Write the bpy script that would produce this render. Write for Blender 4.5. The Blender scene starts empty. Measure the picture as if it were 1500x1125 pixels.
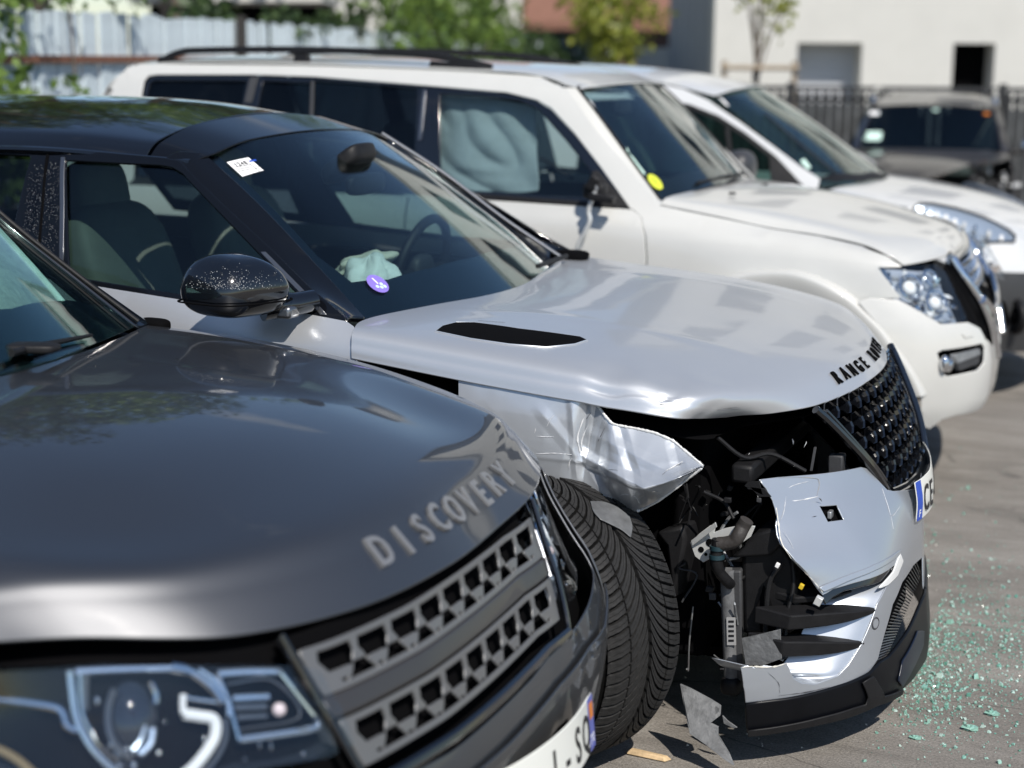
import bpy, bmesh, math, random
import numpy as np
from mathutils import Vector, Matrix
from mathutils.bvhtree import BVHTree
from mathutils.geometry import delaunay_2d_cdt
random.seed(7); rng = np.random.default_rng(7)
SC = bpy.context.scene; COL = SC.collection

# ------------------------------------------------------------------ camera, world, sun, exposure
FPX, PITCH, ROLL, YAW = 2440.0, -.194, .008, .393          # measured lens (pixels of a 1500 px wide frame) and aim
CAM = np.array([1.52, -4.824, 1.804])
_f = np.array([-math.sin(YAW)*math.cos(PITCH), math.cos(YAW)*math.cos(PITCH), math.sin(PITCH)])
_r = np.array([math.cos(YAW), math.sin(YAW), 0]); _u = np.cross(_r, _f)
CR = math.cos(ROLL)*_r+math.sin(ROLL)*_u; CU = np.cross(CR, _f)
cd = bpy.data.cameras.new('camera'); cam = bpy.data.objects.new('camera', cd); COL.objects.link(cam)
cam.matrix_world = Matrix(((CR[0], CU[0], -_f[0], CAM[0]), (CR[1], CU[1], -_f[1], CAM[1]), (CR[2], CU[2], -_f[2], CAM[2]), (0, 0, 0, 1)))
cd.sensor_width = 36; cd.lens = 36*FPX/1500; cd.clip_start = .05; cd.clip_end = 2000
cd.dof.use_dof = True; cd.dof.focus_distance = 4.40; cd.dof.aperture_fstop = 1.9
SC.camera = cam
SUN_DIR = Vector((.62, -.66, 1.0)).normalized()            # towards the sun
W = bpy.data.worlds.new('World'); SC.world = W; W.use_nodes = True
nt = W.node_tree; bg = nt.nodes['Background']
sky = nt.nodes.new('ShaderNodeTexSky'); sky.sky_type = 'NISHITA'; sky.sun_disc = False
sky.sun_elevation = math.asin(SUN_DIR.z); sky.sun_rotation = math.atan2(SUN_DIR.x, SUN_DIR.y)
sky.air_density = 1.0; sky.dust_density = .3; sky.ozone_density = 3.0
tc = nt.nodes.new('ShaderNodeTexCoord'); mp = nt.nodes.new('ShaderNodeMapping'); mp.inputs['Scale'].default_value = (1, 1, 3.2)
nz = nt.nodes.new('ShaderNodeTexNoise'); nz.inputs['Scale'].default_value = 3.4; nz.inputs['Detail'].default_value = 7; nz.inputs['Roughness'].default_value = .55
rp = nt.nodes.new('ShaderNodeValToRGB'); rp.color_ramp.elements[0].position = .63; rp.color_ramp.elements[1].position = .80
mx = nt.nodes.new('ShaderNodeMix'); mx.data_type = 'RGBA'; mx.inputs[7].default_value = (6.5, 6.7, 7.0, 1)
nt.links.new(tc.outputs['Generated'], mp.inputs['Vector']); nt.links.new(mp.outputs[0], nz.inputs['Vector'])
nt.links.new(nz.outputs[0], rp.inputs[0]); nt.links.new(rp.outputs[0], mx.inputs[0])
nt.links.new(sky.outputs[0], mx.inputs[6]); nt.links.new(mx.outputs[2], bg.inputs['Color'])
bg.inputs['Strength'].default_value = .10
sd = bpy.data.lights.new('sun', 'SUN'); sd.energy = 4.6; sd.angle = math.radians(.53); sd.color = (1, .942, .865)
so = bpy.data.objects.new('sun', sd); COL.objects.link(so); so.rotation_euler = SUN_DIR.to_track_quat('Z', 'Y').to_euler(); so.location = (6, -6, 12)
vs = SC.view_settings; vs.view_transform = 'Standard'; vs.look = 'None'; vs.exposure = 0.18; vs.gamma = 1; vs.use_curve_mapping = False
SC.cycles.max_bounces = 10; SC.cycles.transparent_max_bounces = 16; SC.cycles.use_denoising = True
SC.cycles.sample_clamp_indirect = 8

# ------------------------------------------------------------------ frames of the parked vehicles: x forward, y to its left, z up
CARS = {'W': (0, 0, 0), 'V': (0, 0, 0), 'P': (-.105, 2.677, -.001), 'D': (-.567, -2.005, -.078), 'B': (.0, 5.03, 0.0)}
def loc(c, p):
    x, y, a = CARS[c]; dx, dy = p[0]-x, p[1]-y; ca, sa = math.cos(a), math.sin(a)
    return np.array([ca*dx+sa*dy, -sa*dx+ca*dy, p[2]])
def ray(c, px, py):
    o = loc(c, CAM); d = loc(c, CAM+_f+CR*(px-750)/FPX-CU*(py-562.5)/FPX)-o
    return o, d/np.linalg.norm(d)
def proj(c, P):
    x, y, a = CARS[c]; ca, sa = math.cos(a), math.sin(a); P = np.asarray(P, float)
    q = np.stack([ca*P[..., 0]-sa*P[..., 1]+x, sa*P[..., 0]+ca*P[..., 1]+y, P[..., 2]], -1)-CAM; z = q@_f
    return 750+FPX*(q@CR)/z, 562.5-FPX*(q@CU)/z
def creases(c, P, lines):
    """sum of sharp folds: (x0, y0, x1, y1, width, height) along surveyed lines"""
    X, Y = proj(c, P); out = np.zeros(X.shape)
    for x0, y0, x1, y1, w, h in lines:
        dx, dy = x1-x0, y1-y0; L2 = dx*dx+dy*dy; t = np.clip(((X-x0)*dx+(Y-y0)*dy)/L2, 0, 1); d = np.hypot(X-x0-t*dx, Y-y0-t*dy)
        out += h*np.clip(1-d/w, 0, 1)*np.clip(4*np.minimum(t+.15, 1.15-t), 0, 1)
    return out
def at(c, px, py, ax, val):
    """point of a surveyed sight line on a plane of the vehicle's own frame"""
    o, d = ray(c, px, py); i = 'XYZ'.index(ax); return o+d*(val-o[i])/d[i]

# ------------------------------------------------------------------ materials
def mat(name, base, rough=.5, metal=0, coat=0, spec=.5, noise=0, nscale=8, bump=0, bscale=60, flake=0, dust=0, coat_rough=.03, aniso=None):
    m = bpy.data.materials.new(name); m.use_nodes = True; n = m.node_tree.nodes; l = m.node_tree.links
    b = n['Principled BSDF']; b.inputs['Base Color'].default_value = (*base, 1); b.inputs['Roughness'].default_value = rough
    b.inputs['Metallic'].default_value = metal; b.inputs['Coat Weight'].default_value = coat; b.inputs['Coat Roughness'].default_value = coat_rough
    b.inputs['Specular IOR Level'].default_value = spec
    t = n.new('ShaderNodeTexCoord'); src = t.outputs['Object']
    col = None
    if noise:
        x = n.new('ShaderNodeTexNoise'); x.inputs['Scale'].default_value = nscale; x.inputs['Detail'].default_value = 8; x.inputs['Roughness'].default_value = .65
        l.new(src, x.inputs['Vector'])
        r = n.new('ShaderNodeValToRGB'); r.color_ramp.elements[0].position = .3; r.color_ramp.elements[1].position = .7
        r.color_ramp.elements[0].color = (*[c*(1-noise) for c in base], 1); r.color_ramp.elements[1].color = (*[min(1, c*(1+noise)) for c in base], 1)
        l.new(x.outputs[0], r.inputs[0]); col = r.outputs[0]
    if flake:
        x = n.new('ShaderNodeTexNoise'); x.inputs['Scale'].default_value = 900; x.inputs['Detail'].default_value = 2; l.new(src, x.inputs['Vector'])
        bp = n.new('ShaderNodeBump'); bp.inputs['Strength'].default_value = flake; bp.inputs['Distance'].default_value = .001; l.new(x.outputs[0], bp.inputs['Height'])
        l.new(bp.outputs[0], b.inputs['Normal'])
    if bump:
        x = n.new('ShaderNodeTexNoise'); x.inputs['Scale'].default_value = bscale; x.inputs['Detail'].default_value = 6; l.new(src, x.inputs['Vector'])
        bp = n.new('ShaderNodeBump'); bp.inputs['Strength'].default_value = bump; bp.inputs['Distance'].default_value = .01; l.new(x.outputs[0], bp.inputs['Height'])
        l.new(bp.outputs[0], b.inputs['Normal'])
    if dust:
        x = n.new('ShaderNodeTexNoise'); x.inputs['Scale'].default_value = 9; x.inputs['Detail'].default_value = 10; x.inputs['Roughness'].default_value = .75; l.new(src, x.inputs['Vector'])
        mr = n.new('ShaderNodeMapRange'); mr.inputs[1].default_value = .35; mr.inputs[2].default_value = .75
        mr.inputs[3].default_value = coat_rough; mr.inputs[4].default_value = coat_rough+dust; l.new(x.outputs[0], mr.inputs[0])
        l.new(mr.outputs[0], b.inputs['Coat Roughness'])
        y = n.new('ShaderNodeTexVoronoi'); y.inputs['Scale'].default_value = 160; l.new(src, y.inputs['Vector'])
        r2 = n.new('ShaderNodeValToRGB'); r2.color_ramp.elements[0].position = .06; r2.color_ramp.elements[1].position = .11
        r2.color_ramp.elements[0].color = (1, 1, 1, 1); r2.color_ramp.elements[1].color = (0, 0, 0, 1); l.new(y.outputs[0], r2.inputs[0])
        k = n.new('ShaderNodeMath'); k.operation = 'MULTIPLY'; k.inputs[1].default_value = min(1, dust*2.2)
        x3 = n.new('ShaderNodeTexNoise'); x3.inputs['Scale'].default_value = 30; l.new(src, x3.inputs['Vector'])
        r3 = n.new('ShaderNodeValToRGB'); r3.color_ramp.elements[0].position = .5; r3.color_ramp.elements[1].position = .7; l.new(x3.outputs[0], r3.inputs[0])
        k2 = n.new('ShaderNodeMath'); k2.operation = 'MULTIPLY'; l.new(r2.outputs[0], k2.inputs[0]); l.new(r3.outputs[0], k2.inputs[1]); l.new(k2.outputs[0], k.inputs[0])
        mm = n.new('ShaderNodeMix'); mm.data_type = 'RGBA'; mm.inputs[6].default_value = (*base, 1); mm.inputs[7].default_value = (.45, .43, .38, 1)
        if col: l.new(col, mm.inputs[6])
        l.new(k.outputs[0], mm.inputs[0]); col = mm.outputs[2]
    if col: l.new(col, b.inputs['Base Color'])
    return m
def glass_mat(name, tint=(.55, .68, .63), refl=1.5, rough=.0):
    m = bpy.data.materials.new(name); m.use_nodes = True; n = m.node_tree.nodes; l = m.node_tree.links
    for q in list(n):
        if q.type == 'BSDF_PRINCIPLED': n.remove(q)
    out = [q for q in n if q.type == 'OUTPUT_MATERIAL'][0]
    tr = n.new('ShaderNodeBsdfTransparent'); tr.inputs[0].default_value = (*tint, 1)
    gl = n.new('ShaderNodeBsdfGlossy'); gl.inputs['Roughness'].default_value = rough; gl.inputs[0].default_value = (1, 1, 1, 1)
    lw = n.new('ShaderNodeLayerWeight'); lw.inputs[0].default_value = .5
    pw = n.new('ShaderNodeMath'); pw.operation = 'POWER'; pw.inputs[1].default_value = 5; l.new(lw.outputs['Facing'], pw.inputs[0])
    r0 = ((refl-1)/(refl+1))**2; fr = n.new('ShaderNodeMath'); fr.operation = 'MULTIPLY_ADD'; fr.inputs[1].default_value = 1-r0; fr.inputs[2].default_value = r0; l.new(pw.outputs[0], fr.inputs[0])
    mx = n.new('ShaderNodeMixShader'); l.new(fr.outputs[0], mx.inputs[0]); l.new(tr.outputs[0], mx.inputs[1]); l.new(gl.outputs[0], mx.inputs[2])
    l.new(mx.outputs[0], out.inputs[0]); return m
SILVER = mat('silver_paint', (.56, .578, .598), .35, .6, .38, noise=.02, nscale=3, flake=.05, dust=.05)
GREY = mat('grey_paint', (.125, .128, .135), .50, 1, 1, flake=.05, dust=.03)
WHITE = mat('white_paint', (.54, .54, .515), .35, 0, .8, noise=.03, nscale=4, dust=.06)
WHITE2 = mat('cool_white_paint', (.58, .59, .59), .35, 0, .8)
DARKCAR = mat('dark_brown_paint', (.022, .018, .017), .35, .3, .8, dust=.08)
GLOSS = mat('gloss_black', (.004, .0045, .006), .12, 0, 1, dust=.05)
DUSTY = mat('dusty_gloss_black', (.004, .0045, .006), .09, 0, 0, spec=.45)
SPECKLED = mat('speckled_gloss_black', (.004, .0045, .006), .09, 0, 0, spec=.45)
BLACK = mat('black_plastic', (.008, .008, .009), .55, spec=.3, noise=.3, nscale=25, bump=.08, bscale=200)
VOID = mat('void_shade_black', (.003, .003, .0035), .9, spec=.05)  # near-black for black trim; also paints shade into cavities and openings
LIPBLK = mat('satin_black', (.003, .0035, .005), .38, spec=.2, noise=.2, nscale=15)
GREYPL = mat('grey_plastic', (.045, .046, .049), .5, spec=.3, noise=.2, bump=.1, bscale=150)
DULL = mat('dull_metal', (.30, .31, .32), .4, .6, noise=.25, nscale=30)
ZINC = mat('bare_zinc', (.62, .63, .62), .38, .35, noise=.1, nscale=20)
CHROME = mat('chrome', (.72, .73, .75), .08, 1)
SATIN = mat('satin_chrome', (.22, .225, .235), .3, .9)
GRILLEGREY = mat('satin_grey_plastic', (.13, .131, .133), .38, .3, .3)
RUBBER = mat('rubber', (.016, .0157, .0155), .68, spec=.35, noise=.4, nscale=40, bump=.25, bscale=220)
GROOVE = mat('groove_shade_rubber', (.005, .005, .005), .9, spec=.05)  # tyre rubber coloured darker to paint the shade in the tread grooves
BROKEN = mat('broken_plastic_edge', (.62, .60, .54), .7, noise=.2, nscale=40)
LINER = mat('torn_liner', (.12, .124, .128), .6, noise=.4, nscale=18, bump=.4, bscale=60)
GLASS_W = glass_mat('windscreen_glass', (.75, .84, .84), 1.48)
GLASS_S = glass_mat('side_glass', (.54, .63, .62), 1.48)
GLASS_D = glass_mat('privacy_glass', (.28, .32, .35), 1.42)
GLASS_C = glass_mat('clear_lens', (.95, .965, .975), 1.42)
SEAT = mat('pale_leather', (.25, .245, .215), .55, noise=.1, nscale=10)
DASH = mat('dash_plastic', (.02, .021, .023), .6, bump=.1, bscale=300)
CURTAIN = mat('curtain_cloth', (.27, .31, .33), .85, noise=.1, nscale=12, bump=.3, bscale=40)
AIRBAG = mat('airbag_cloth', (.66, .68, .65), .9, noise=.15, nscale=12, bump=.35, bscale=22)
PAPER = mat('paper', (.80, .80, .79), .6)
INK = mat('ink', (.01, .01, .012), .5)
INKBLUE = mat('plate_blue', (.02, .07, .42), .4)
VIOLET = mat('violet_print', (.22, .16, .55), .5)
YELLOWGREEN = mat('yellow_green_print', (.62, .68, .05), .5)
PALEGREEN = mat('pale_green_print', (.55, .75, .66), .5)
PLATE = mat('plate_white', (.74, .75, .70), .35, coat=.4)
ORANGE = mat('orange_print', (.65, .2, .02), .5)

# ------------------------------------------------------------------ object helpers
def link(name, me, parent=None, m=None):
    o = bpy.data.objects.new(name, me); COL.objects.link(o)
    if parent is not None: o.parent = parent
    if m is not None and me is not None: me.materials.append(m)
    return o
def tag(o, label=None, cat=None, group=None, kind=None):
    for k, v in (('label', label), ('category', cat), ('group', group), ('kind', kind)):
        if v: o[k] = v
    return o
def thing(name, label, cat, loc3=(0, 0, 0), rz=0, group=None):
    o = bpy.data.objects.new(name, None); COL.objects.link(o); o.location = loc3; o.rotation_euler = (0, 0, rz); o.empty_display_size = .2
    return tag(o, label, cat, group)
def vehicle(name, code, label, cat):
    x, y, a = CARS[code]; return thing(name, label, cat, (x, y, 0), a)
def rawmesh(name, v, f, m=None, parent=None, smooth=False, auto=None):
    me = bpy.data.meshes.new(name); me.from_pydata([tuple(map(float, q)) for q in v], [], [tuple(q) for q in f]); me.update()
    if smooth: me.polygons.foreach_set('use_smooth', [True]*len(me.polygons))
    o = link(name, me, parent, m)
    if auto is not None: me.set_sharp_from_angle(angle=math.radians(auto))
    return o
class MB:
    """collects boxes, prisms and tubes of ONE object"""
    def __init__(s): s.v = []; s.f = []
    def add(s, v, f):
        k = len(s.v); s.v += [np.asarray(q, float) for q in v]; s.f += [tuple(i+k for i in q) for q in f]; return s
    def box(s, c, d, rot=None, tap=1.0):
        q = [np.array([sx*d[0]/2*(tap if sz > 0 else 1), sy*d[1]/2*(tap if sz > 0 else 1), sz*d[2]/2]) for sz in (-1, 1) for sx, sy in ((-1, -1), (1, -1), (1, 1), (-1, 1))]
        if rot is not None: R = np.array(rot.to_3x3() if hasattr(rot, 'to_3x3') else rot); q = [R@k for k in q]
        return s.add([np.asarray(c, float)+k for k in q], [(3, 2, 1, 0), (4, 5, 6, 7), (0, 1, 5, 4), (1, 2, 6, 5), (2, 3, 7, 6), (3, 0, 4, 7)])
    def prism(s, top, off):
        n = len(top); off = np.asarray(off, float)
        return s.add(list(top)+[np.asarray(p)+off for p in top], [tuple(range(n)), tuple(range(2*n-1, n-1, -1))]+[(i, i+n, (i+1) % n+n, (i+1) % n) for i in range(n)])
    def tube(s, pts, r, n=10, closed=False, cap=True):
        pts = [np.asarray(p, float) for p in pts]; N = len(pts); rs = r if hasattr(r, '__len__') else [r]*N
        vs_, fs = [], []; up = None
        for i, p in enumerate(pts):
            t = pts[(i+1) % N]-pts[i-1] if (closed or 0 < i < N-1) else (pts[1]-pts[0] if i == 0 else pts[-1]-pts[-2])
            t = t/(np.linalg.norm(t)+1e-9)
            if up is None:
                up = np.array([0, 0, 1.]) if abs(t[2]) < .9 else np.array([1., 0, 0])
            a = np.cross(t, up); a /= np.linalg.norm(a)+1e-9; up = np.cross(a, t)
            for k in range(n):
                w = 2*math.pi*k/n; vs_.append(p+rs[i]*(math.cos(w)*a+math.sin(w)*up))
        for i in range(N if closed else N-1):
            for k in range(n):
                a0, b0 = i*n+k, i*n+(k+1) % n; j = (i+1) % N; fs.append((a0, b0, j*n+(k+1) % n, j*n+k))
        if cap and not closed: fs += [tuple(range(n-1, -1, -1)), tuple(range((N-1)*n, N*n))]
        return s.add(vs_, fs)
    def build(s, name, m, parent=None, smooth=False, bevel=0, seg=2, auto=40):
        o = rawmesh(name, s.v, s.f, m, parent, smooth, auto if smooth else None)
        if bevel:
            b = o.modifiers.new('b', 'BEVEL'); b.width = bevel; b.segments = seg; b.limit_method = 'ANGLE'; b.angle_limit = math.radians(35)
            o.data.polygons.foreach_set('use_smooth', [True]*len(o.data.polygons)); o.data.set_sharp_from_angle(angle=math.radians(60))
        return o
def cr1(P, n):
    """Catmull-Rom through the points P (k, ...), n steps per span"""
    P = np.asarray(P, float); k = len(P)
    if k == 2: return np.stack([P[0]+(P[1]-P[0])*t for t in np.linspace(0, 1, n+1)])
    E = np.concatenate([[2*P[0]-P[1]], P, [2*P[-1]-P[-2]]]); out = []
    for i in range(k-1):
        p0, p1, p2, p3 = E[i:i+4]
        for t in np.linspace(0, 1, n, endpoint=False):
            out.append(.5*((2*p1)+(-p0+p2)*t+(2*p0-5*p1+4*p2-p3)*t*t+(-p0+3*p1-3*p2+p3)*t**3))
    out.append(P[-1]); return np.array(out)
def linpts(rows, nu, nv):
    def l1(P, n): return np.array([P[i]+(P[i+1]-P[i])*t for i in range(len(P)-1) for t in np.linspace(0, 1, n, endpoint=False)]+[P[-1]])
    A = l1(np.asarray(rows, float), nu); return l1(A.transpose(1, 0, 2), nv).transpose(1, 0, 2)
def netpts(rows, nu, nv):
    A = np.asarray(rows, float); A = cr1(A, nu); A = cr1(A.transpose(1, 0, 2), nv).transpose(1, 0, 2); return A
def gridnormals(A):
    du = np.gradient(A, axis=0); dv = np.gradient(A, axis=1); n = np.cross(du, dv); return n/(np.linalg.norm(n, axis=2, keepdims=True)+1e-12)
def sheet(name, V, N, T, m, parent, thick=.003, roll=1.0):
    """panel with smooth given normals, a rolled edge and a real back"""
    V = np.asarray(V, float); N = np.asarray(N, float); T = [tuple(t) for t in T]
    t0 = T[len(T)//2]; fn = np.cross(V[t0[1]]-V[t0[0]], V[t0[2]]-V[t0[0]])
    if fn@N[t0[0]] < 0: T = [t[::-1] for t in T]
    nV = len(V); verts = [V, V-N*thick]; norms = [N, -N]
    faces = list(T)+[tuple(i+nV for i in t[::-1]) for t in T]
    es = set()
    for t in T:
        for a, b in zip(t, t[1:]+t[:1]): es.add((a, b))
    bd = [(a, b) for a, b in es if (b, a) not in es]
    out = {}
    for a, b in bd:
        d = V[b]-V[a]; 
        for i in (a, b):
            o = np.cross(d, N[i]); out[i] = out.get(i, 0)+o/(np.linalg.norm(o)+1e-9)
    ids = list(out); ix = {v: k for k, v in enumerate(ids)}; K = len(ids)
    B = np.array([out[i]/(np.linalg.norm(out[i])+1e-9) for i in ids]); P = V[ids]; Nn = N[ids]; r = thick*.5*roll
    rings = [(P, Nn), (P+B*r*.7-Nn*(thick*.15), (B*.7+Nn*.7)), (P+B*r-Nn*thick*.5, B), (P+B*r*.7-Nn*thick*.85, (B*.7-Nn*.7)), (P-Nn*thick, -Nn)]
    base = 2*nV
    for q, w in rings: verts.append(q); norms.append(w)
    for k in range(4):
        for a, b in bd:
            i, j = ix[a], ix[b]; faces.append((base+k*K+j, base+k*K+i, base+(k+1)*K+i, base+(k+1)*K+j))
    v = np.concatenate(verts); nn = np.concatenate(norms)
    me = bpy.data.meshes.new(name); me.from_pydata(v.tolist(), [], faces); me.update()
    me.polygons.foreach_set('use_smooth', [True]*len(me.polygons))
    li = np.empty(len(me.loops), dtype=np.int32); me.loops.foreach_get('vertex_index', li)
    me.normals_split_custom_set(nn[li].tolist())
    return link(name, me, parent, m)
def netpanel(name, rows, m, parent, nu=8, nv=8, mirror=False, thick=.003, out=(0, 0, 1), deform=None, other=False):
    rows = [list(map(tuple, r)) for r in rows]
    if mirror: rows = rows+[[(x, -y, z) for x, y, z in r] for r in rows[-2::-1]]
    A = netpts(rows, nu, nv)
    if deform is not None: A = deform(A)
    N = gridnormals(A); 
    if (N*np.asarray(out, float)).sum() < 0: N = -N
    h, w = A.shape[:2]; V = A.reshape(-1, 3); Nf = N.reshape(-1, 3)
    Q = [(i*w+j, i*w+j+1, (i+1)*w+j+1, (i+1)*w+j) for i in range(h-1) for j in range(w-1)]
    o = sheet(name, V, Nf, Q, m, parent, thick)
    if other:
        F = np.array([1, -1, 1]); sheet(name, V*F, Nf*F, Q, m, parent, thick)
    return o
class Hull:
    """a smooth body surface (in memory only) that panels are cut from"""
    def __init__(s, rows, out, nu=14, nv=14, mirror=False, warp=None):
        if mirror: rows = [list(map(tuple, r)) for r in rows]; rows = rows+[[(x, -y, z) for x, y, z in r] for r in rows[-2::-1]]
        A = netpts(rows, nu, nv)
        if warp: A = warp(A)
        N = gridnormals(A)
        if (N*np.asarray(out, float)).sum() < 0: N = -N
        h, w = A.shape[:2]; s.V = A.reshape(-1, 3); s.N = N.reshape(-1, 3)
        s.T = []
        for i in range(h-1):
            for j in range(w-1):
                a, b, c, d = i*w+j, i*w+j+1, (i+1)*w+j+1, (i+1)*w+j; s.T += [(a, b, c), (a, c, d)]
        s.b = BVHTree.FromPolygons(s.V.tolist(), s.T)
    def _hit(s, p, fi):
        a, b, c = s.T[fi]; A, B, C = s.V[a], s.V[b], s.V[c]; p = np.array(p)
        v0, v1, v2 = B-A, C-A, p-A; d00, d01, d11, d20, d21 = v0@v0, v0@v1, v1@v1, v2@v0, v2@v1; de = d00*d11-d01*d01+1e-18
        v = (d11*d20-d01*d21)/de; w = (d00*d21-d01*d20)/de; n = s.N[a]*(1-v-w)+s.N[b]*v+s.N[c]*w
        return p, n/np.linalg.norm(n)
    def cast(s, o, d):
        h = s.b.ray_cast(Vector(o), Vector(d))
        if h[0] is None: return None
        return s._hit(h[0], h[2])
    def px(s, c, x, y):
        o, d = ray(c, x, y); h = s.cast(o, d)
        if h is None:                                   # just beyond the edge: nearest place on the hull
            best = None
            for t in np.linspace(1.5, 14, 120):
                q = s.b.find_nearest(Vector(o+d*t))
                if best is None or q[3] < best[3]: best = q
            h = s._hit(best[0], best[2])
        return h
    def axis(s, p, ax, sg):
        i = 'XYZ'.index(ax); o = np.array(p, float); o[i] = 20*sg; d = np.zeros(3); d[i] = -sg
        h = s.cast(o, d)
        if h is None:
            q = s.b.find_nearest(Vector(p)); h = s._hit(q[0], q[2])
        return h
def densify(pts, step, closed=True):
    out = []
    n = len(pts)
    for i in range(n if closed else n-1):
        a, b = np.asarray(pts[i], float), np.asarray(pts[(i+1) % n], float); k = max(1, int(np.linalg.norm(b-a)/step))
        out += [a+(b-a)*t/k for t in range(k)]
    return out
def rounded(pts, it=2, keep=()):
    """Chaikin smoothing of a closed outline"""
    P = [np.asarray(p, float) for p in pts]
    for _ in range(it):
        Q = []
        for i in range(len(P)): a, b = P[i], P[(i+1) % len(P)]; Q += [a*.75+b*.25, a*.25+b*.75]
        P = Q
    return P
def triangulate(outs, step):
    """2D outlines (first outer, others holes) -> points, triangles, with inner points every step"""
    pts, edges = [], []
    for o in outs:
        k = len(pts); pts += [Vector((float(p[0]), float(p[1]))) for p in o]; edges += [(k+i, k+(i+1) % len(o)) for i in range(len(o))]
    def inside(x, y, o):
        X = np.array([p[0] for p in o]); Y = np.array([p[1] for p in o]); X2 = np.roll(X, -1); Y2 = np.roll(Y, -1)
        c = ((Y > y) != (Y2 > y)) & (x < (X2-X)*(y-Y)/(Y2-Y+1e-12)+X); return bool(c.sum() % 2)
    def dist(x, y):
        best = 1e9
        for o in arrs:
            d = np.hypot(o[:, 0]-x, o[:, 1]-y).min(); best = min(best, d)
        return best
    arrs = [np.array([[p[0], p[1]] for p in o]) for o in outs]
    lo = arrs[0].min(0); hi = arrs[0].max(0)
    k = 0
    for y in np.arange(lo[1]+step*.5, hi[1], step*.87):
        k += 1
        for x in np.arange(lo[0]+(step*.5 if k % 2 else 0), hi[0], step):
            if inside(x, y, outs[0]) and not any(inside(x, y, h) for h in outs[1:]) and dist(x, y) > step*.45: pts.append(Vector((x, y)))
    r = delaunay_2d_cdt(pts, edges, [], 0, 1e-7)
    P = [(p[0], p[1]) for p in r[0]]; T = []
    for f in r[2]:
        cx = sum(P[i][0] for i in f)/len(f); cy = sum(P[i][1] for i in f)/len(f)
        if inside(cx, cy, outs[0]) and not any(inside(cx, cy, h) for h in outs[1:]):
            a = (P[f[1]][0]-P[f[0]][0])*(P[f[2]][1]-P[f[0]][1])-(P[f[1]][1]-P[f[0]][1])*(P[f[2]][0]-P[f[0]][0])
            T.append(tuple(f) if a > 0 else tuple(f[::-1]))
    return P, T
def patch(name, car, hull, outline, m, parent, plane='Y', sg=-1, holes=(), step=.03, edge=.012, thick=.003, off=0, other=False, rnd=0, deform=None, keep=False):
    """cut a panel out of a hull: outline points are sight lines (2 numbers) or points of the vehicle frame (3 numbers)"""
    ii = [k for k in range(3) if k != 'XYZ'.index(plane)]
    def conv(o):
        q = [np.array(hull.px(car, *p)[0]) if len(p) == 2 else np.array(p, float) for p in o]
        if rnd: q = rounded(q, rnd)
        q = densify([p[ii] for p in q], edge); return q
    P, T = triangulate([conv(outline)]+[conv(h) for h in holes], step)
    V, N = [], []
    for p in P:
        q = np.zeros(3); q[ii] = p; h = hull.axis(q, plane, sg); V.append(h[0]); N.append(h[1])
    V = np.array(V); N = np.array(N)
    if deform is not None: V, N = deform(V, N, T)
    V = V+N*off
    o = sheet(name, V, N, T, m, parent, thick) if other != 'only' else None
    if other:
        F = np.array([1, -1, 1]); sheet(name, V*F, N*F, T, m, parent, thick)
    return o
def vnormals(V, T, ref):
    N = np.zeros_like(V)
    for t in T:
        n = np.cross(V[t[1]]-V[t[0]], V[t[2]]-V[t[0]])
        for i in t: N[i] += n
    N /= np.linalg.norm(N, axis=1, keepdims=True)+1e-12
    if (N*ref).sum() < 0: N = -N
    return N
def blob(name, c, axes, m, parent, e=(.6, .6), n=(20, 28), fn=None, smooth=True):
    """rounded solid: superellipsoid with three axis vectors"""
    A = [np.asarray(a, float) for a in axes]; V = []; F = []
    sp = lambda v, p: math.copysign(abs(v)**p, v)
    for i in range(n[0]+1):
        th = -math.pi/2+math.pi*i/n[0]
        for j in range(n[1]):
            ph = 2*math.pi*j/n[1]; a = np.array([sp(math.cos(th), e[0])*sp(math.cos(ph), e[1]), sp(math.cos(th), e[0])*sp(math.sin(ph), e[1]), sp(math.sin(th), e[0])])
            if fn: a = fn(a)
            V.append(np.asarray(c, float)+a[0]*A[0]+a[1]*A[1]+a[2]*A[2])
    for i in range(n[0]):
        for j in range(n[1]): F.append((i*n[1]+j, i*n[1]+(j+1) % n[1], (i+1)*n[1]+(j+1) % n[1], (i+1)*n[1]+j))
    return rawmesh(name, V, F, m, parent, smooth)
def lathe(prof, c, axis, n=48):
    """profile of (along axis, radius) -> verts, faces"""
    ax = Vector(axis).normalized(); a = ax.orthogonal().normalized(); b = ax.cross(a); V, F = [], []
    for h, r in prof:
        for k in range(n):
            w = 2*math.pi*k/n; V.append(np.array(Vector(c)+ax*h+(a*math.cos(w)+b*math.sin(w))*r))
    for i in range(len(prof)-1):
        for k in range(n): F.append((i*n+k, i*n+(k+1) % n, (i+1)*n+(k+1) % n, (i+1)*n+k))
    return V, F
_glyphs = {}
def glyph(ch, bold=.0):
    if (ch, bold) not in _glyphs:
        cu = bpy.data.curves.new('g', 'FONT'); cu.body = ch; cu.size = 1; cu.align_x = 'CENTER'; cu.offset = bold; cu.extrude = .0; cu.resolution_u = 3
        o = bpy.data.objects.new('g', cu); COL.objects.link(o); me = bpy.data.meshes.new_from_object(o.evaluated_get(bpy.context.evaluated_depsgraph_get()))
        v = np.array([q.co[:] for q in me.vertices]) if len(me.vertices) else np.zeros((0, 3)); f = [tuple(p.vertices) for p in me.polygons]
        bpy.data.objects.remove(o); bpy.data.meshes.remove(me); _glyphs[(ch, bold)] = (v, f)
    return _glyphs[(ch, bold)]
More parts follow.
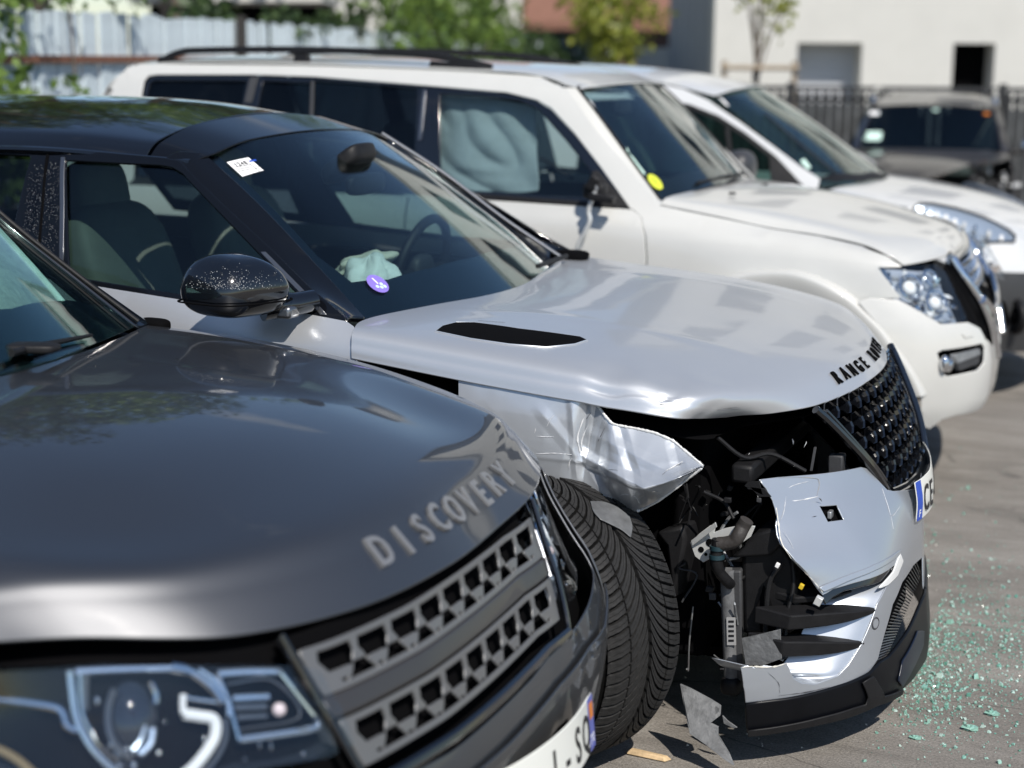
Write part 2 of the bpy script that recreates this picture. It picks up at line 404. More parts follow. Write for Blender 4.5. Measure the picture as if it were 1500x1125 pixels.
def letters(word, place, m, parent, size, name='letter', bold=.0, sx=1.0, thick=.002, join=False, sep=1.0):
    """solid letters; place(i, n) gives origin, right and up of letter i"""
    acc = MB()
    for i, ch in enumerate(word):
        if ch == ' ': continue
        v, f = glyph(ch, bold); o, r_, u_ = [np.asarray(q, float) for q in place(i, len(word))]; n_ = np.cross(r_, u_); n_ /= np.linalg.norm(n_)
        V = [o+r_*q[0]*size*sx+u_*(q[1]-.36)*size+n_*thick for q in v]; k = len(V); V += [q-n_*thick for q in V]
        ed = {}
        for p in f:
            for a, b in zip(p, p[1:]+p[:1]): ed[(a, b)] = 1
        F = list(f)+[(b, a, a+k, b+k) for a, b in ed if (b, a) not in ed]
        if join: acc.add(V, F)
        else: rawmesh(name, V, F, m, parent)
    if join: return acc.build(name, m, parent)

# ------------------------------------------------------------------ ground
def ground_mat():
    m = bpy.data.materials.new('worn_asphalt'); m.use_nodes = True; n = m.node_tree.nodes; l = m.node_tree.links; b = n['Principled BSDF']
    t = n.new('ShaderNodeTexCoord'); mp = n.new('ShaderNodeMapping'); mp.inputs['Rotation'].default_value = (0, 0, -.42); mp.inputs['Scale'].default_value = (.8, 2.6, 1); l.new(t.outputs['Object'], mp.inputs[0])
    a = n.new('ShaderNodeTexNoise'); a.inputs['Scale'].default_value = 1.6; a.inputs['Detail'].default_value = 12; a.inputs['Roughness'].default_value = .72; a.inputs['Distortion'].default_value = .6; l.new(mp.outputs[0], a.inputs[0])
    r = n.new('ShaderNodeValToRGB'); e = r.color_ramp.elements; e[0].position = .33; e[0].color = (.165, .151, .133, 1); e[1].position = .68; e[1].color = (.33, .308, .277, 1)
    k = e.new(.5); k.color = (.24, .22, .195, 1); l.new(a.outputs[0], r.inputs[0])
    g = n.new('ShaderNodeTexNoise'); g.inputs['Scale'].default_value = 140; g.inputs['Detail'].default_value = 5; g.inputs['Roughness'].default_value = .8; l.new(t.outputs['Object'], g.inputs[0])
    mr = n.new('ShaderNodeMapRange'); mr.inputs[1].default_value = .3; mr.inputs[2].default_value = .7; mr.inputs[3].default_value = .45; mr.inputs[4].default_value = 1.55; l.new(g.outputs[0], mr.inputs[0])
    mu = n.new('ShaderNodeMix'); mu.data_type = 'RGBA'; mu.blend_type = 'MULTIPLY'; mu.inputs[0].default_value = 1; l.new(r.outputs[0], mu.inputs[6]); l.new(mr.outputs[0], mu.inputs[7])
    w = n.new('ShaderNodeTexVoronoi'); w.feature = 'DISTANCE_TO_EDGE'; w.inputs['Scale'].default_value = .75
    mp2 = n.new('ShaderNodeMapping'); mp2.inputs['Rotation'].default_value = (0, 0, -.42); mp2.inputs['Scale'].default_value = (.7, 2.6, 1); l.new(t.outputs['Object'], mp2.inputs[0])
    dn = n.new('ShaderNodeTexNoise'); dn.inputs['Scale'].default_value = 3; dn.inputs['Detail'].default_value = 6; l.new(mp2.outputs[0], dn.inputs[0])
    ad = n.new('ShaderNodeMix'); ad.data_type = 'VECTOR'; ad.inputs[0].default_value = .22; l.new(mp2.outputs[0], ad.inputs[4]); l.new(dn.outputs['Color'], ad.inputs[5]); l.new(ad.outputs[1], w.inputs['Vector'])
    cr = n.new('ShaderNodeMapRange'); cr.inputs[1].default_value = .0; cr.inputs[2].default_value = .006; cr.inputs[3].default_value = .45; cr.inputs[4].default_value = 1; l.new(w.outputs[0], cr.inputs[0])
    m2 = n.new('ShaderNodeMix'); m2.data_type = 'RGBA'; m2.blend_type = 'MULTIPLY'; m2.inputs[0].default_value = 1; l.new(mu.outputs[2], m2.inputs[6]); l.new(cr.outputs[0], m2.inputs[7])
    l.new(m2.outputs[2], b.inputs['Base Color']); b.inputs['Roughness'].default_value = .85
    bp = n.new('ShaderNodeBump'); bp.inputs['Strength'].default_value = .9; bp.inputs['Distance'].default_value = .008; l.new(g.outputs[0], bp.inputs['Height']); l.new(bp.outputs[0], b.inputs['Normal'])
    return m
gv = []; gf = []
o = rawmesh('ground', [(-300, -300, 0), (300, -300, 0), (300, 300, 0), (-300, 300, 0)], [(0, 1, 2, 3)], ground_mat()); tag(o, kind='structure')

# ------------------------------------------------------------------ leaves and trees
def leaf_mat(name, c1, c2, trans=.35):
    m = bpy.data.materials.new(name); m.use_nodes = True; n = m.node_tree.nodes; l = m.node_tree.links; b = n['Principled BSDF']; out = [q for q in n if q.type == 'OUTPUT_MATERIAL'][0]
    g = n.new('ShaderNodeNewGeometry'); r = n.new('ShaderNodeValToRGB'); r.color_ramp.elements[0].color = (*c1, 1); r.color_ramp.elements[1].color = (*c2, 1); l.new(g.outputs['Random Per Island'], r.inputs[0])
    l.new(r.outputs[0], b.inputs['Base Color']); b.inputs['Roughness'].default_value = .45
    t = n.new('ShaderNodeBsdfTranslucent'); l.new(r.outputs[0], t.inputs[0]); mx = n.new('ShaderNodeMixShader'); mx.inputs[0].default_value = trans
    l.new(b.outputs[0], mx.inputs[1]); l.new(t.outputs[0], mx.inputs[2]); l.new(mx.outputs[0], out.inputs[0]); return m
LEAF = leaf_mat('leaf_green', (.045, .09, .02), (.17, .26, .05))
LEAFY = leaf_mat('leaf_yellow_green', (.15, .19, .025), (.30, .32, .05))
LEAFD = leaf_mat('leaf_dark', (.02, .045, .014), (.06, .10, .03), .25)
BARK = mat('bark', (.11, .085, .065), .9, noise=.4, nscale=20, bump=.6, bscale=30)
def leafmesh(name, centers, radii, per, size, m, parent, squash=1.0, seed=1, hang=0.0):
    g = np.random.default_rng(seed); P = []
    for c, r in zip(centers, radii):
        k = max(3, int(per*r*r)); d = g.normal(size=(k, 3)); d /= np.linalg.norm(d, axis=1, keepdims=True)
        q = d*(r*g.uniform(.35, 1.05, (k, 1))**.6); q[:, 2] *= squash; P.append(np.asarray(c)+q)
    P = np.concatenate(P); n = len(P)
    a = g.normal(size=(n, 3)); a[:, 2] -= hang; a /= np.linalg.norm(a, axis=1, keepdims=True)
    b = np.cross(a, g.normal(size=(n, 3))); b /= np.linalg.norm(b, axis=1, keepdims=True); s = size*g.uniform(.6, 1.3, (n, 1)); up = np.cross(a, b)
    V = np.stack([P, P+a*s*.55+b*s*.36+up*s*.1, P+a*s*1.1, P+a*s*.55-b*s*.36+up*s*.1], 1).reshape(-1, 3)
    me = bpy.data.meshes.new(name); me.vertices.add(4*n); me.vertices.foreach_set('co', V.ravel()); me.loops.add(4*n); me.loops.foreach_set('vertex_index', np.arange(4*n, dtype=np.int32))
    me.polygons.add(n); me.polygons.foreach_set('loop_start', np.arange(0, 4*n, 4, dtype=np.int32)); me.polygons.foreach_set('loop_total', np.full(n, 4, dtype=np.int32)); me.update(); me.validate()
    o = link(name, me, parent, m); tag(o, kind='stuff'); return o
def tree(name, label, cat, xy, h, cr_, cz, m, seed, leaf=.16, per=260, clumps=34, trunk=.16, group=None, squash=.8):
    g = random.Random(seed); t = thing(name, label, cat, (xy[0], xy[1], 0), 0, group)
    mb = MB(); pts = [(0, 0, 0), (.05*g.uniform(-1, 1)*h/4, .05*h/4, h*.25), (.1*g.uniform(-1, 1), 0, h*.5), (0, .1*g.uniform(-1, 1), h*.8)]
    mb.tube(cr1(pts, 4), [trunk*(1-.6*i/12) for i in range(13)], 10)
    for k in range(7):
        a = g.uniform(0, 6.28); z0 = h*g.uniform(.35, .6); e = np.array([math.cos(a)*cr_*.7, math.sin(a)*cr_*.7, cz+g.uniform(-.3, .5)*cr_*.7])
        mb.tube(cr1([(0, 0, z0), e*[.45, .45, 1]+np.array([0, 0, (z0-e[2])*.4]), e], 4), [trunk*.4*(1-.75*i/8) for i in range(9)], 6)
    mb.build('trunk', BARK, t, True)
    C, R = [], []
    for k in range(clumps):
        d = np.array([g.gauss(0, 1) for _ in range(3)]); d /= np.linalg.norm(d); q = d*cr_*g.uniform(.35, 1)*np.array([1, 1, squash]); C.append(q+np.array([0, 0, cz])); R.append(cr_*g.uniform(.18, .36))
    leafmesh('crown', C, R, per, leaf, m, t, .85, seed); return t
# tall trees beyond the board fence
RV = np.array([_r[0], _r[1]]); DV = np.array([_f[0], _f[1]])/np.linalg.norm(_f[:2])
def wp(dep, px, z=0):
    """ground-plan point at a distance along the street view axis"""
    q = CAM[:2]+DV*dep+RV*dep*(px-750)/FPX; return np.array([q[0], q[1], z])
for i, (dep, px, h, c, cz, mm, lb) in enumerate([
    (15, -170, 9.5, 2.6, 6.6, LEAFD, 'tall dark tree rising behind the near end of the board fence'),
    (18.5, 60, 9.0, 2.7, 6.0, LEAF, 'tall spreading green tree beyond the board fence, past the dark tree'),
    (23, 250, 9, 2.6, 6.0, LEAFD, 'tall dense tree farther along behind the board fence'),
    (27, 420, 9, 2.4, 5.9, LEAF, 'tall green tree behind the far end of the board fence')]):
    tree('tall_tree', lb, 'tree', wp(dep, px)[:2], h, c, cz, mm, 40+i, .16, 190, 46, .2, 'tall trees behind the board fence')

# ------------------------------------------------------------------ pale blue board fence with rusty rail, posts, creepers
BOARD = mat('pale_blue_boards', (.52, .60, .64), .8, noise=.18, nscale=7, bump=.25, bscale=50)
RUST = mat('rusty_iron', (.17, .075, .045), .85, noise=.35, nscale=14)
DKPOST = mat('dark_post', (.03, .027, .025), .8)
FA, FB = np.array([-4.3, -2.1]), np.array([-11.9, 34.5]); fd = (FB-FA)/np.linalg.norm(FB-FA); fn_ = np.array([fd[1], -fd[0]])   # fn_ faces the cars
fence = thing('board_fence', 'pale blue weathered board fence with a rusty rail behind the parked cars', 'fence', (0, 0, 0))
bme = None; L = np.linalg.norm(FB-FA); pitch = .132; nb = int(L/pitch); gz = random.Random(3)
for i in range(nb):
    p = FA+fd*(i+.5)*pitch
    if bme is None:
        mb = MB(); pr = [(-.066, .004), (-.05, .012), (-.01, .009), (.02, .014), (.055, .010), (.066, .004), (.066, -.01), (-.066, -.01)]
        mb.prism([(a, b, 0) for a, b in pr], (0, 0, 2.08)); bo = mb.build('plank', BOARD, fence); bme = bo.data
    else:
        bo = bpy.data.objects.new('plank', bme); COL.objects.link(bo); bo.parent = fence
    j = gz.uniform(-.006, .008); bo.location = (p[0]+fn_[0]*j, p[1]+fn_[1]*j, gz.uniform(-.015, .02)); bo.rotation_euler = (gz.uniform(-.012, .012), gz.uniform(-.006, .006), math.atan2(fd[1], fd[0])+math.pi+gz.uniform(-.03, .03))
def fpt(s, z=0, off=0): q = FA+fd*s+fn_*off; return np.array([q[0], q[1], z])
def fpx(s): q = fpt(s, 2)-CAM; return 750+FPX*(q@CR)/(q@_f)
SPOST = min(np.arange(2, 30, .02), key=lambda s: abs(fpx(s)-340)); SHOUSE = min(np.arange(2, 36, .02), key=lambda s: abs(fpx(s)-480))
mb = MB(); mb.prism([fpt(0, 1.74, .018), fpt(0, 1.79, .018), fpt(0, 1.79, .058), fpt(0, 1.74, .058)], fpt(L, 0)-fpt(0, 0)); mb.build('rail', RUST, fence)
for s in (1.2, SPOST, 21.0, 32.5):
    mb = MB(); c = fpt(s, 1.06, .085); mb.box(c, (.07, .07, 2.14), Matrix.Rotation(math.atan2(fd[1], fd[0]), 3, 'Z')); mb.build('post', DKPOST, fence)
def creeper(label, s0, s1, z0, z1, n, m, seed, off=(.05, .3), leaf=.085, rmin=.1, rmax=.24, per=900):
    g = random.Random(seed); t = thing('creeper', label, 'climbing plant', tuple(fpt((s0+s1)/2, 0, .1)), 0, 'creepers on the board fence'); b0 = np.array(t.location)
    C = [fpt(g.uniform(s0, s1), g.uniform(z0, z1), g.uniform(*off))-b0 for _ in range(n)]; R = [g.uniform(rmin, rmax) for _ in C]
    mb = MB()
    for k in range(5):
        a = fpt(g.uniform(s0, s1), 0, .12)-b0; e = C[g.randrange(len(C))]; mid = (a+e)/2+np.array([g.uniform(-.2, .2), g.uniform(-.3, .3), .1]); mb.tube(cr1([a, mid, e], 5), [.018*(1-.07*i) for i in range(11)], 6)
    mb.build('stem', BARK, t, True); leafmesh('foliage', C, R, per, leaf, m, t, 1, seed, .6); return t
creeper('bright green leafy bush at the foot of the board fence, left of the white SUV', 4.2, 6.3, 1.0, 1.6, 36, LEAF, 1, (.1, .6), .10)
creeper('creeper hanging over the top of the board fence above the bush', 4.6, 8.0, 2.02, 2.5, 20, LEAF, 2, (-.2, .2), .09)
creeper('trailing vine with sparse leaves on the pale boards', 4.9, 6.1, 1.75, 2.1, 12, LEAF, 3, (.03, .12), .08, .05, .13)
creeper('dark leafy growth along the fence top behind the roof rails', 9.5, 14.5, 2.06, 2.2, 20, LEAFD, 4, (-.5, .1), .1)
creeper('thick flowering hedge plant pouring over the fence beyond the roof rails', 14.5, 20.5, 1.75, 2.6, 58, LEAF, 5, (-.3, .5), .12, .2, .42, 420)
creeper('low dense greenery at the far part of the fence near the van roof', 20, 29.5, 1.5, 2.1, 44, LEAFD, 6, (-.2, .5), .13, .2, .4, 420)

# ------------------------------------------------------------------ buildings behind
RENDER = mat('white_render', (.55, .545, .51), .9, noise=.04, nscale=2, bump=.1, bscale=120)
RENDERG = mat('grey_render_shade', (.30, .32, .335), .7, noise=.05, nscale=3)  # grey of roof and sills; on the side wall it paints shade
TILE = mat('brown_roof', (.20, .10, .07), .85, noise=.25, nscale=12)
SHUTTER = mat('pale_shutter', (.50, .52, .55), .6)
WINDARK = mat('dark_glass', (.015, .018, .022), .08)
def wallgrid(o0, ux, uz, w, h, holes, nrm, depth):
    """wall slab w x h with rectangular openings cut right through"""
    xs = sorted({0, w, *[a for q in holes for a in (q[0], q[1])]}); zs = sorted({0, h, *[a for q in holes for a in (q[2], q[3])]}); mb = MB()
    P = lambda x, z, d: o0+ux*x+uz*z-nrm*d
    def solid(i, j):
        if not (0 <= i < len(xs)-1 and 0 <= j < len(zs)-1): return False
        x, z = (xs[i]+xs[i+1])/2, (zs[j]+zs[j+1])/2; return not any(q[0] < x < q[1] and q[2] < z < q[3] for q in holes)
    for i in range(len(xs)-1):
        for j in range(len(zs)-1):
            if not solid(i, j): continue
            a, b, c, d = (xs[i], zs[j]), (xs[i+1], zs[j]), (xs[i+1], zs[j+1]), (xs[i], zs[j+1])
            mb.add([P(*q, 0) for q in (a, b, c, d)], [(0, 1, 2, 3)]); mb.add([P(*q, depth) for q in (a, b, c, d)], [(3, 2, 1, 0)])
            for (di, dj), (p, q) in (((-1, 0), (d, a)), ((1, 0), (b, c)), ((0, -1), (a, b)), ((0, 1), (c, d))):
                if not solid(i+di, j+dj): mb.add([P(*p, 0), P(*q, 0), P(*q, depth), P(*p, depth)], [(0, 3, 2, 1)])
    return mb
Z3 = np.array([0, 0, 1.]); R3 = np.array([RV[0], RV[1], 0]); D3 = np.array([DV[0], DV[1], 0])
bl = thing('white_building', 'white rendered building with side wall greyed for shade, garage shutter and dark doorway', 'building', tuple(wp(24, 1300)))
b0 = np.array(bl.location); c0 = wp(24, 1036)-b0; wid, hei = 13.0, 9.2
m2x = lambda px: (px-1036)*24/FPX
holes = [(m2x(1156), m2x(1249), .9, 2.03), (m2x(1380), m2x(1440), -.0, 2.04)]
upper = [(x, x+1.1, z, z+1.35) for z in (3.6, 6.3) for x in (.9, 3.3, 5.4, 7.9, 10.3)]
wallgrid(c0, R3, Z3, wid, hei, holes+upper, -D3, .56).build('wall', RENDER, bl)
mb = MB(); q = c0+D3*.36; mb.prism([c0+D3*.562, c0+D3*7, c0+D3*7+Z3*hei, c0+D3*.562+Z3*hei], R3*.3); mb.build('side_wall', RENDERG, bl)
for k in range(6):
    mb = MB(); a = c0+D3*(.9+k*1.05)-R3*.018; mb.prism([a, a+D3*.03, a+D3*.03+Z3*hei, a+Z3*hei], R3*.014); mb.build('side_wall_joint', RENDER if False else DULL, bl)
mb = MB(); mb.prism([c0-D3*.15-R3*.15+Z3*hei, c0+D3*8-R3*.15+Z3*hei, c0+D3*8+R3*(wid+.2)+Z3*hei, c0-D3*.15+R3*(wid+.2)+Z3*hei], (0, 0, .25)); mb.build('roof', RENDERG, bl)
def recess(name, q, m_, dep=.30):
    mb = MB(); a = c0+R3*(q[0]-.05)+Z3*(q[2]-.05)+D3*dep; w_, h_ = q[1]-q[0]+.1, q[3]-q[2]+.1
    mb.prism([a, a+R3*w_, a+R3*w_+Z3*h_, a+Z3*h_], D3*.04); return mb.build(name, m_, bl)
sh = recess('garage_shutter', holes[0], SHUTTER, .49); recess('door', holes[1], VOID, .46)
for k in range(9):
    mb = MB(); a = c0+R3*holes[0][0]+Z3*(holes[0][2]+.02+k*.125)+D3*.475; w_ = holes[0][1]-holes[0][0]; mb.prism([a, a+R3*w_, a+R3*w_+Z3*.11, a+Z3*.11], D3*.02); mb.build('slat', SHUTTER, sh)
for q in upper:
    recess('window', q, WINDARK, .2)
    mb = MB(); a = c0+R3*(q[0]-.08)+Z3*(q[2]-.06)-D3*.06; mb.prism([a, a+R3*(q[1]-q[0]+.16), a+R3*(q[1]-q[0]+.16)+Z3*.055, a+Z3*.055], D3*.058); mb.build('window_sill', RENDERG, bl)
# white house and brown-roofed house far behind the fence
hs = thing('white_house', 'white house with dark windows glimpsed behind the hedge', 'house', tuple(wp(34, 620))); h0 = np.array(hs.location)
a = wp(34, 470)-h0; wh = 290*34/FPX
wallgrid(a, R3, Z3, wh, 3.9, [(1.9, 2.5, 2.55, 3.3), (2.9, 3.45, 2.0, 3.0)], -D3, .2).build('wall', RENDER, hs)
for q in [(1.9, 2.5, 2.55, 3.3), (2.9, 3.45, 2.0, 3.0)]:
    mb = MB(); c = a+R3*(q[0]-.03)+Z3*(q[2]-.03)+D3*.15; mb.prism([c, c+R3*(q[1]-q[0]+.06), c+R3*(q[1]-q[0]+.06)+Z3*(q[3]-q[2]+.06), c+Z3*(q[3]-q[2]+.06)], D3*.03); mb.build('window', WINDARK, hs)
mb = MB(); mb.prism([a-R3*.3+Z3*3.9-D3*.3, a+R3*(wh+.3)+Z3*3.9-D3*.3, a+R3*(wh+.3)+Z3*5.4+D3*4, a-R3*.3+Z3*5.4+D3*4], (0, 0, .2)); mb.build('roof', TILE, hs)
br = thing('brown_roofed_house', 'house with a brown tiled roof behind the yellow-green tree', 'house', tuple(wp(40, 870))); h0 = np.array(br.location)
a = wp(40, 762)-h0; wh = 216*40/FPX
mb = MB(); mb.prism([a, a+R3*wh, a+R3*wh+D3*5, a+D3*5], (0, 0, 2.45)); mb.build('wall', mat('brown_wall', (.13, .085, .075), .85, noise=.2), br)
mb = MB(); mb.prism([a-R3*.2+Z3*2.42-D3*.4, a+R3*(wh+.2)+Z3*2.42-D3*.4, a+R3*(wh+.2)+Z3*4.4+D3*2.6, a-R3*.2+Z3*4.4+D3*2.6], (0, 0, .18)); mb.build('roof', TILE, br)
gw = thing('garden_wall', 'low white garden wall beside the grey building side', 'wall', tuple(wp(33, 950))); mb = MB(); g0 = np.array(gw.location); a = wp(33, 925)-g0; mb.prism([a, a+R3*.85, a+R3*.85+Z3*2.0, a+Z3*2.0], D3*.2); mb.build('panel', RENDER, gw)
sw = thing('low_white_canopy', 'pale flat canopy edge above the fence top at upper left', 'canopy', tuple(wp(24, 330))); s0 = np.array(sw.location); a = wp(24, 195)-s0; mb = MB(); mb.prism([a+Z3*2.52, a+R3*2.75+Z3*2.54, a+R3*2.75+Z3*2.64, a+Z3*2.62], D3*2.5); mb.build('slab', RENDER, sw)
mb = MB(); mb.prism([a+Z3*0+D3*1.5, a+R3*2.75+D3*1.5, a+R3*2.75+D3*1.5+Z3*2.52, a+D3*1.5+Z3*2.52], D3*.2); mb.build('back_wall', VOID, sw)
tree('yellow_green_tree', 'yellow-green tree in front of the brown-roofed house', 'tree', wp(24.3, 880)[:2], 3.2, .82, 2.35, LEAFY, 71, .12, 620, 34, .04)
tree('young_tree', 'young street tree tied between two wooden stakes before the white building', 'tree', wp(20, 1098)[:2], 3.3, .52, 2.50, LEAFY, 72, .09, 700, 26, .035, None, .9)
gd = thing('tree_stake_guard', 'wooden stake frame with crossbar around the young tree', 'tree guard', tuple(wp(19.9, 1103))); s0 = np.array(gd.location)
WOOD = mat('grey_timber', (.33, .27, .20), .85, noise=.25, nscale=12)
for px in (1052, 1153):
    mb = MB(); c = wp(19.9, px)-s0; mb.tube([c, c+Z3*1.78], .033, 10); mb.build('stake', WOOD, gd, True)
mb = MB(); a, b = wp(19.9, 1046)-s0+Z3*1.70, wp(19.9, 1158)-s0+Z3*1.70; mb.tube([a-D3*.06, b-D3*.06], .03, 8); mb.build('crossbar', WOOD, gd, True)
mb = MB(); c = wp(19.9, 1098)-s0; mb.box(c+Z3*1.6+D3*.02, (.07, .05, .14)); mb.build('tie', BLACK, gd)

# black picket fence
BLKF = mat('black_fence_paint', (.017, .018, .02), .55)
pf = thing('picket_fence', 'black metal picket fence in front of the white building', 'fence', tuple(wp(18, 1270))); p0 = np.array(pf.location); pm = None
xs = np.arange(1041, 1900, 13.2)
for i, px in enumerate(xs):
    c = wp(18, px)-p0
    if pm is None: mb = MB(); mb.box((0, 0, .74), (.062, .02, 1.46)); po = mb.build('picket', BLKF, pf); pm = po.data
    else: po = bpy.data.objects.new('picket', pm); COL.objects.link(po); po.parent = pf
    po.location = tuple(c); po.rotation_euler = (0, 0, YAW)
for z in (.2, 1.36, 1.48):
    mb = MB(); a, b = wp(18, 1036)-p0+Z3*z+D3*.03, wp(18, 1910)-p0+Z3*z+D3*.03; mb.prism([a, a+D3*.03, a+D3*.03+Z3*.045, a+Z3*.045], b-a); mb.build('rail', BLKF, pf)
for px in (1150, 1457, 1764):
    mb = MB(); c = wp(18, px)-p0; mb.box(c+Z3*.78+D3*.06, (.07, .07, 1.56), Matrix.Rotation(YAW, 3, 'Z')); mb.build('post', BLKF, pf)
lw = thing('low_wall', 'grey low wall seen between the black pickets', 'wall', tuple(wp(20.8, 1270))); l0 = np.array(lw.location); mb = MB(); a = wp(20.8, 1040)-l0; mb.prism([a, a+R3*8, a+R3*8+Z3*1.12, a+Z3*1.3], D3*.18); mb.build('panel', mat('grey_blocks', (.10, .108, .11), .9, noise=.5, nscale=5), lw)
# greenery at the foot of the picket fence
def shrub(label, c, r, n, m, seed, leaf=.07):
    t = thing('shrub', label, 'plant', tuple(c)); g = random.Random(seed)
    C = [np.array([g.uniform(-r, r), g.uniform(-r, r), g.uniform(.1, 1.6*r)]) for _ in range(n)]; mb = MB()
    for q in C[:6]: mb.tube([(0, 0, 0), q*.5+np.array([0, 0, .05]), q], [.015, .01, .005], 5)
    mb.build('stem', BARK, t); leafmesh('foliage', C, [r*.4]*n, 700, leaf, m, t, 1, seed)
shrub('weedy green shrub by the picket fence, right of the dark wrecked car', wp(14.5, 1497), .35, 10, LEAF, 5)

# ================================================================== SILVER SUV (the wrecked one in the middle)
V = vehicle('silver_suv', 'V', 'silver SUV with black roof, crumpled right front wing and torn bumper', 'suv')
vside = Hull([[(-4.2, -.90, .30), (-2.9, -.935, .3), (-1.9, -.935, .3), (-1.2, -.935, .3), (-.55, -.935, .3), (.1, -.93, .3), (.7, -.9, .3)],
              [(-4.2, -.93, .70), (-2.9, -.968, .7), (-1.9, -.968, .7), (-1.2, -.968, .7), (-.55, -.968, .7), (.1, -.968, .7), (.7, -.93, .7)],
              [(-4.2, -.92, .95), (-2.9, -.958, .95), (-1.9, -.958, .95), (-1.2, -.958, .95), (-.55, -.956, .95), (.1, -.95, .95), (.7, -.92, .95)],
              [(-4.2, -.89, 1.06), (-2.9, -.935, 1.06), (-1.9, -.937, 1.06), (-1.2, -.937, 1.06), (-.55, -.93, 1.055), (.1, -.9, 1.04), (.7, -.85, 1.02)],
              [(-4.2, -.84, 1.14), (-2.9, -.895, 1.13), (-1.9, -.90, 1.13), (-1.2, -.90, 1.13), (-.55, -.865, 1.12), (.1, -.8, 1.1), (.7, -.75, 1.08)],
              [(-4.2, -.75, 1.3), (-2.9, -.80, 1.3), (-1.9, -.81, 1.3), (-1.2, -.805, 1.3), (-.55, -.74, 1.3), (.1, -.65, 1.3), (.7, -.6, 1.3)],
              [(-4.2, -.63, 1.48), (-2.9, -.69, 1.48), (-1.9, -.70, 1.49), (-1.2, -.685, 1.49), (-.55, -.6, 1.48), (.1, -.5, 1.48), (.7, -.45, 1.48)],
              [(-4.2, -.55, 1.60), (-2.9, -.60, 1.60), (-1.9, -.60, 1.60), (-1.2, -.58, 1.60), (-.55, -.5, 1.60), (.1, -.4, 1.6), (.7, -.35, 1.6)]], (0, -1, 0))
# bonnet with the dents along its right edge
hood_rows = [
 [(-.545, -.957, 1.014), (-.19, -.957, .977), (.13, -.953, .949), (.33, -.925, .927), (.385, -.845, .912), (.425, -.745, .898)],
 [(-.55, -.948, 1.045), (-.19, -.946, 1.01), (.13, -.94, .98), (.345, -.905, .955), (.415, -.82, .935), (.455, -.715, .90)],
 [(-.56, -.915, 1.083), (-.195, -.912, 1.052), (.125, -.90, 1.022), (.355, -.86, .985), (.455, -.755, .955), (.52, -.64, .898)],
 [(-.595, -.76, 1.09), (-.2, -.75, 1.078), (.13, -.725, 1.05), (.37, -.69, 1.005), (.51, -.60, .962), (.60, -.50, .900)],
 [(-.55, -.45, 1.088), (-.2, -.45, 1.092), (.14, -.43, 1.066), (.39, -.40, 1.022), (.57, -.34, .966), (.65, -.29, .902)],
 [(-.50, -.2, 1.085), (-.2, -.2, 1.094), (.14, -.19, 1.069), (.40, -.18, 1.026), (.59, -.16, .970), (.671, -.14, .908)],
 [(-.485, 0, 1.084), (-.2, 0, 1.094), (.14, 0, 1.07), (.405, 0, 1.028), (.595, 0, .972), (.678, 0, .910)]]
def hood_dents(A):
    A = A.copy(); X, Y, Z = A[..., 0], A[..., 1], A[..., 2]
    def g(cx, cy, rx, ry, amp, ang=0):
        dx, dy = X-cx, Y-cy; u, w = dx*math.cos(ang)+dy*math.sin(ang), -dx*math.sin(ang)+dy*math.cos(ang); return amp*np.exp(-(u/rx)**2-(w/ry)**2)
    d = .45*(g(.16, -.90, .05, .05, -.014)+g(.24, -.885, .045, .07, .008, .4)+g(.31, -.85, .04, .05, -.012, .5)+g(.38, -.79, .05, .04, .006)+g(.10, -.93, .03, .03, .006)+g(.43, -.70, .05, .03, -.005, .6))*np.clip((Z-.925)*25, 0, 1)
    # a raised character line on each side of the bonnet
    for s in (-1, 1): d = d+.0025*np.exp(-((Y*s-.47-.05*(.3-X))/.03)**2)*np.clip((X+.55)*3, 0, 1)*np.clip((.5-X)*4, 0, 1)
    A[..., 2] += d+creases('V', A, [(866, 566, 912, 580, 9, -.005), (905, 582, 985, 592, 8, .004), (990, 572, 955, 597, 9, -.005), (930, 568, 1000, 580, 10, -.003)])*(A[..., 1] < -.5); return A
hood = netpanel('bonnet', hood_rows, SILVER, V, 12, 12, True, .006, (0, 0, 1), hood_dents)
HA = hood_dents(netpts(hood_rows+[[(x, -y, z) for x, y, z in r] for r in hood_rows[-2::-1]], 12, 12))
class GridHull(Hull):
    def __init__(s, A, out):
        N = gridnormals(A)
        if (N*np.asarray(out, float)).sum() < 0: N = -N
        h, w = A.shape[:2]; s.V = A.reshape(-1, 3); s.N = N.reshape(-1, 3); s.T = []
        for i in range(h-1):
            for j in range(w-1): a, b, c, d = i*w+j, i*w+j+1, (i+1)*w+j+1, (i+1)*w+j; s.T += [(a, b, c), (a, c, d)]
        s.b = BVHTree.FromPolygons(s.V.tolist(), s.T)
vhood = GridHull(HA, (0, 0, 1))
patch('bonnet_vent', 'V', vhood, [(638, 486), (648, 478), (668, 473), (695, 473), (760, 482), (830, 491), (850, 494), (860, 499), (842, 505), (800, 509.5), (745, 505), (690, 497)], VOID, V, 'Z', 1, (), .02, .008, .003, .0025, False, 0)
vo_ = [vhood.px('V', *p) for p in [(638, 486), (648, 478), (668, 473), (695, 473), (760, 482), (830, 491), (850, 494), (860, 499), (842, 505), (800, 509.5), (745, 505), (690, 497)]]
MB().tube([p+n*.0015 for p, n in vo_], .0022, 6, True).build('vent_rim', SILVER, V, True)
def onhull(h, p, ax, sg): return h.axis(p, ax, sg)
def bonnet_letter(hull, y0, y1, back, word, up_tilt=1):
    def f(i, n):
        y = y0+(y1-y0)*i/(n-1); return y
    return f
LIPV = [(-.74, .425), (-.64, .52), (-.5, .60), (-.3, .648), (-.14, .671), (0, .678), (.14, .671), (.3, .648), (.5, .60)]
def lipx(y, tab): return float(np.interp(y, [a for a, b in tab], [b for a, b in tab]))
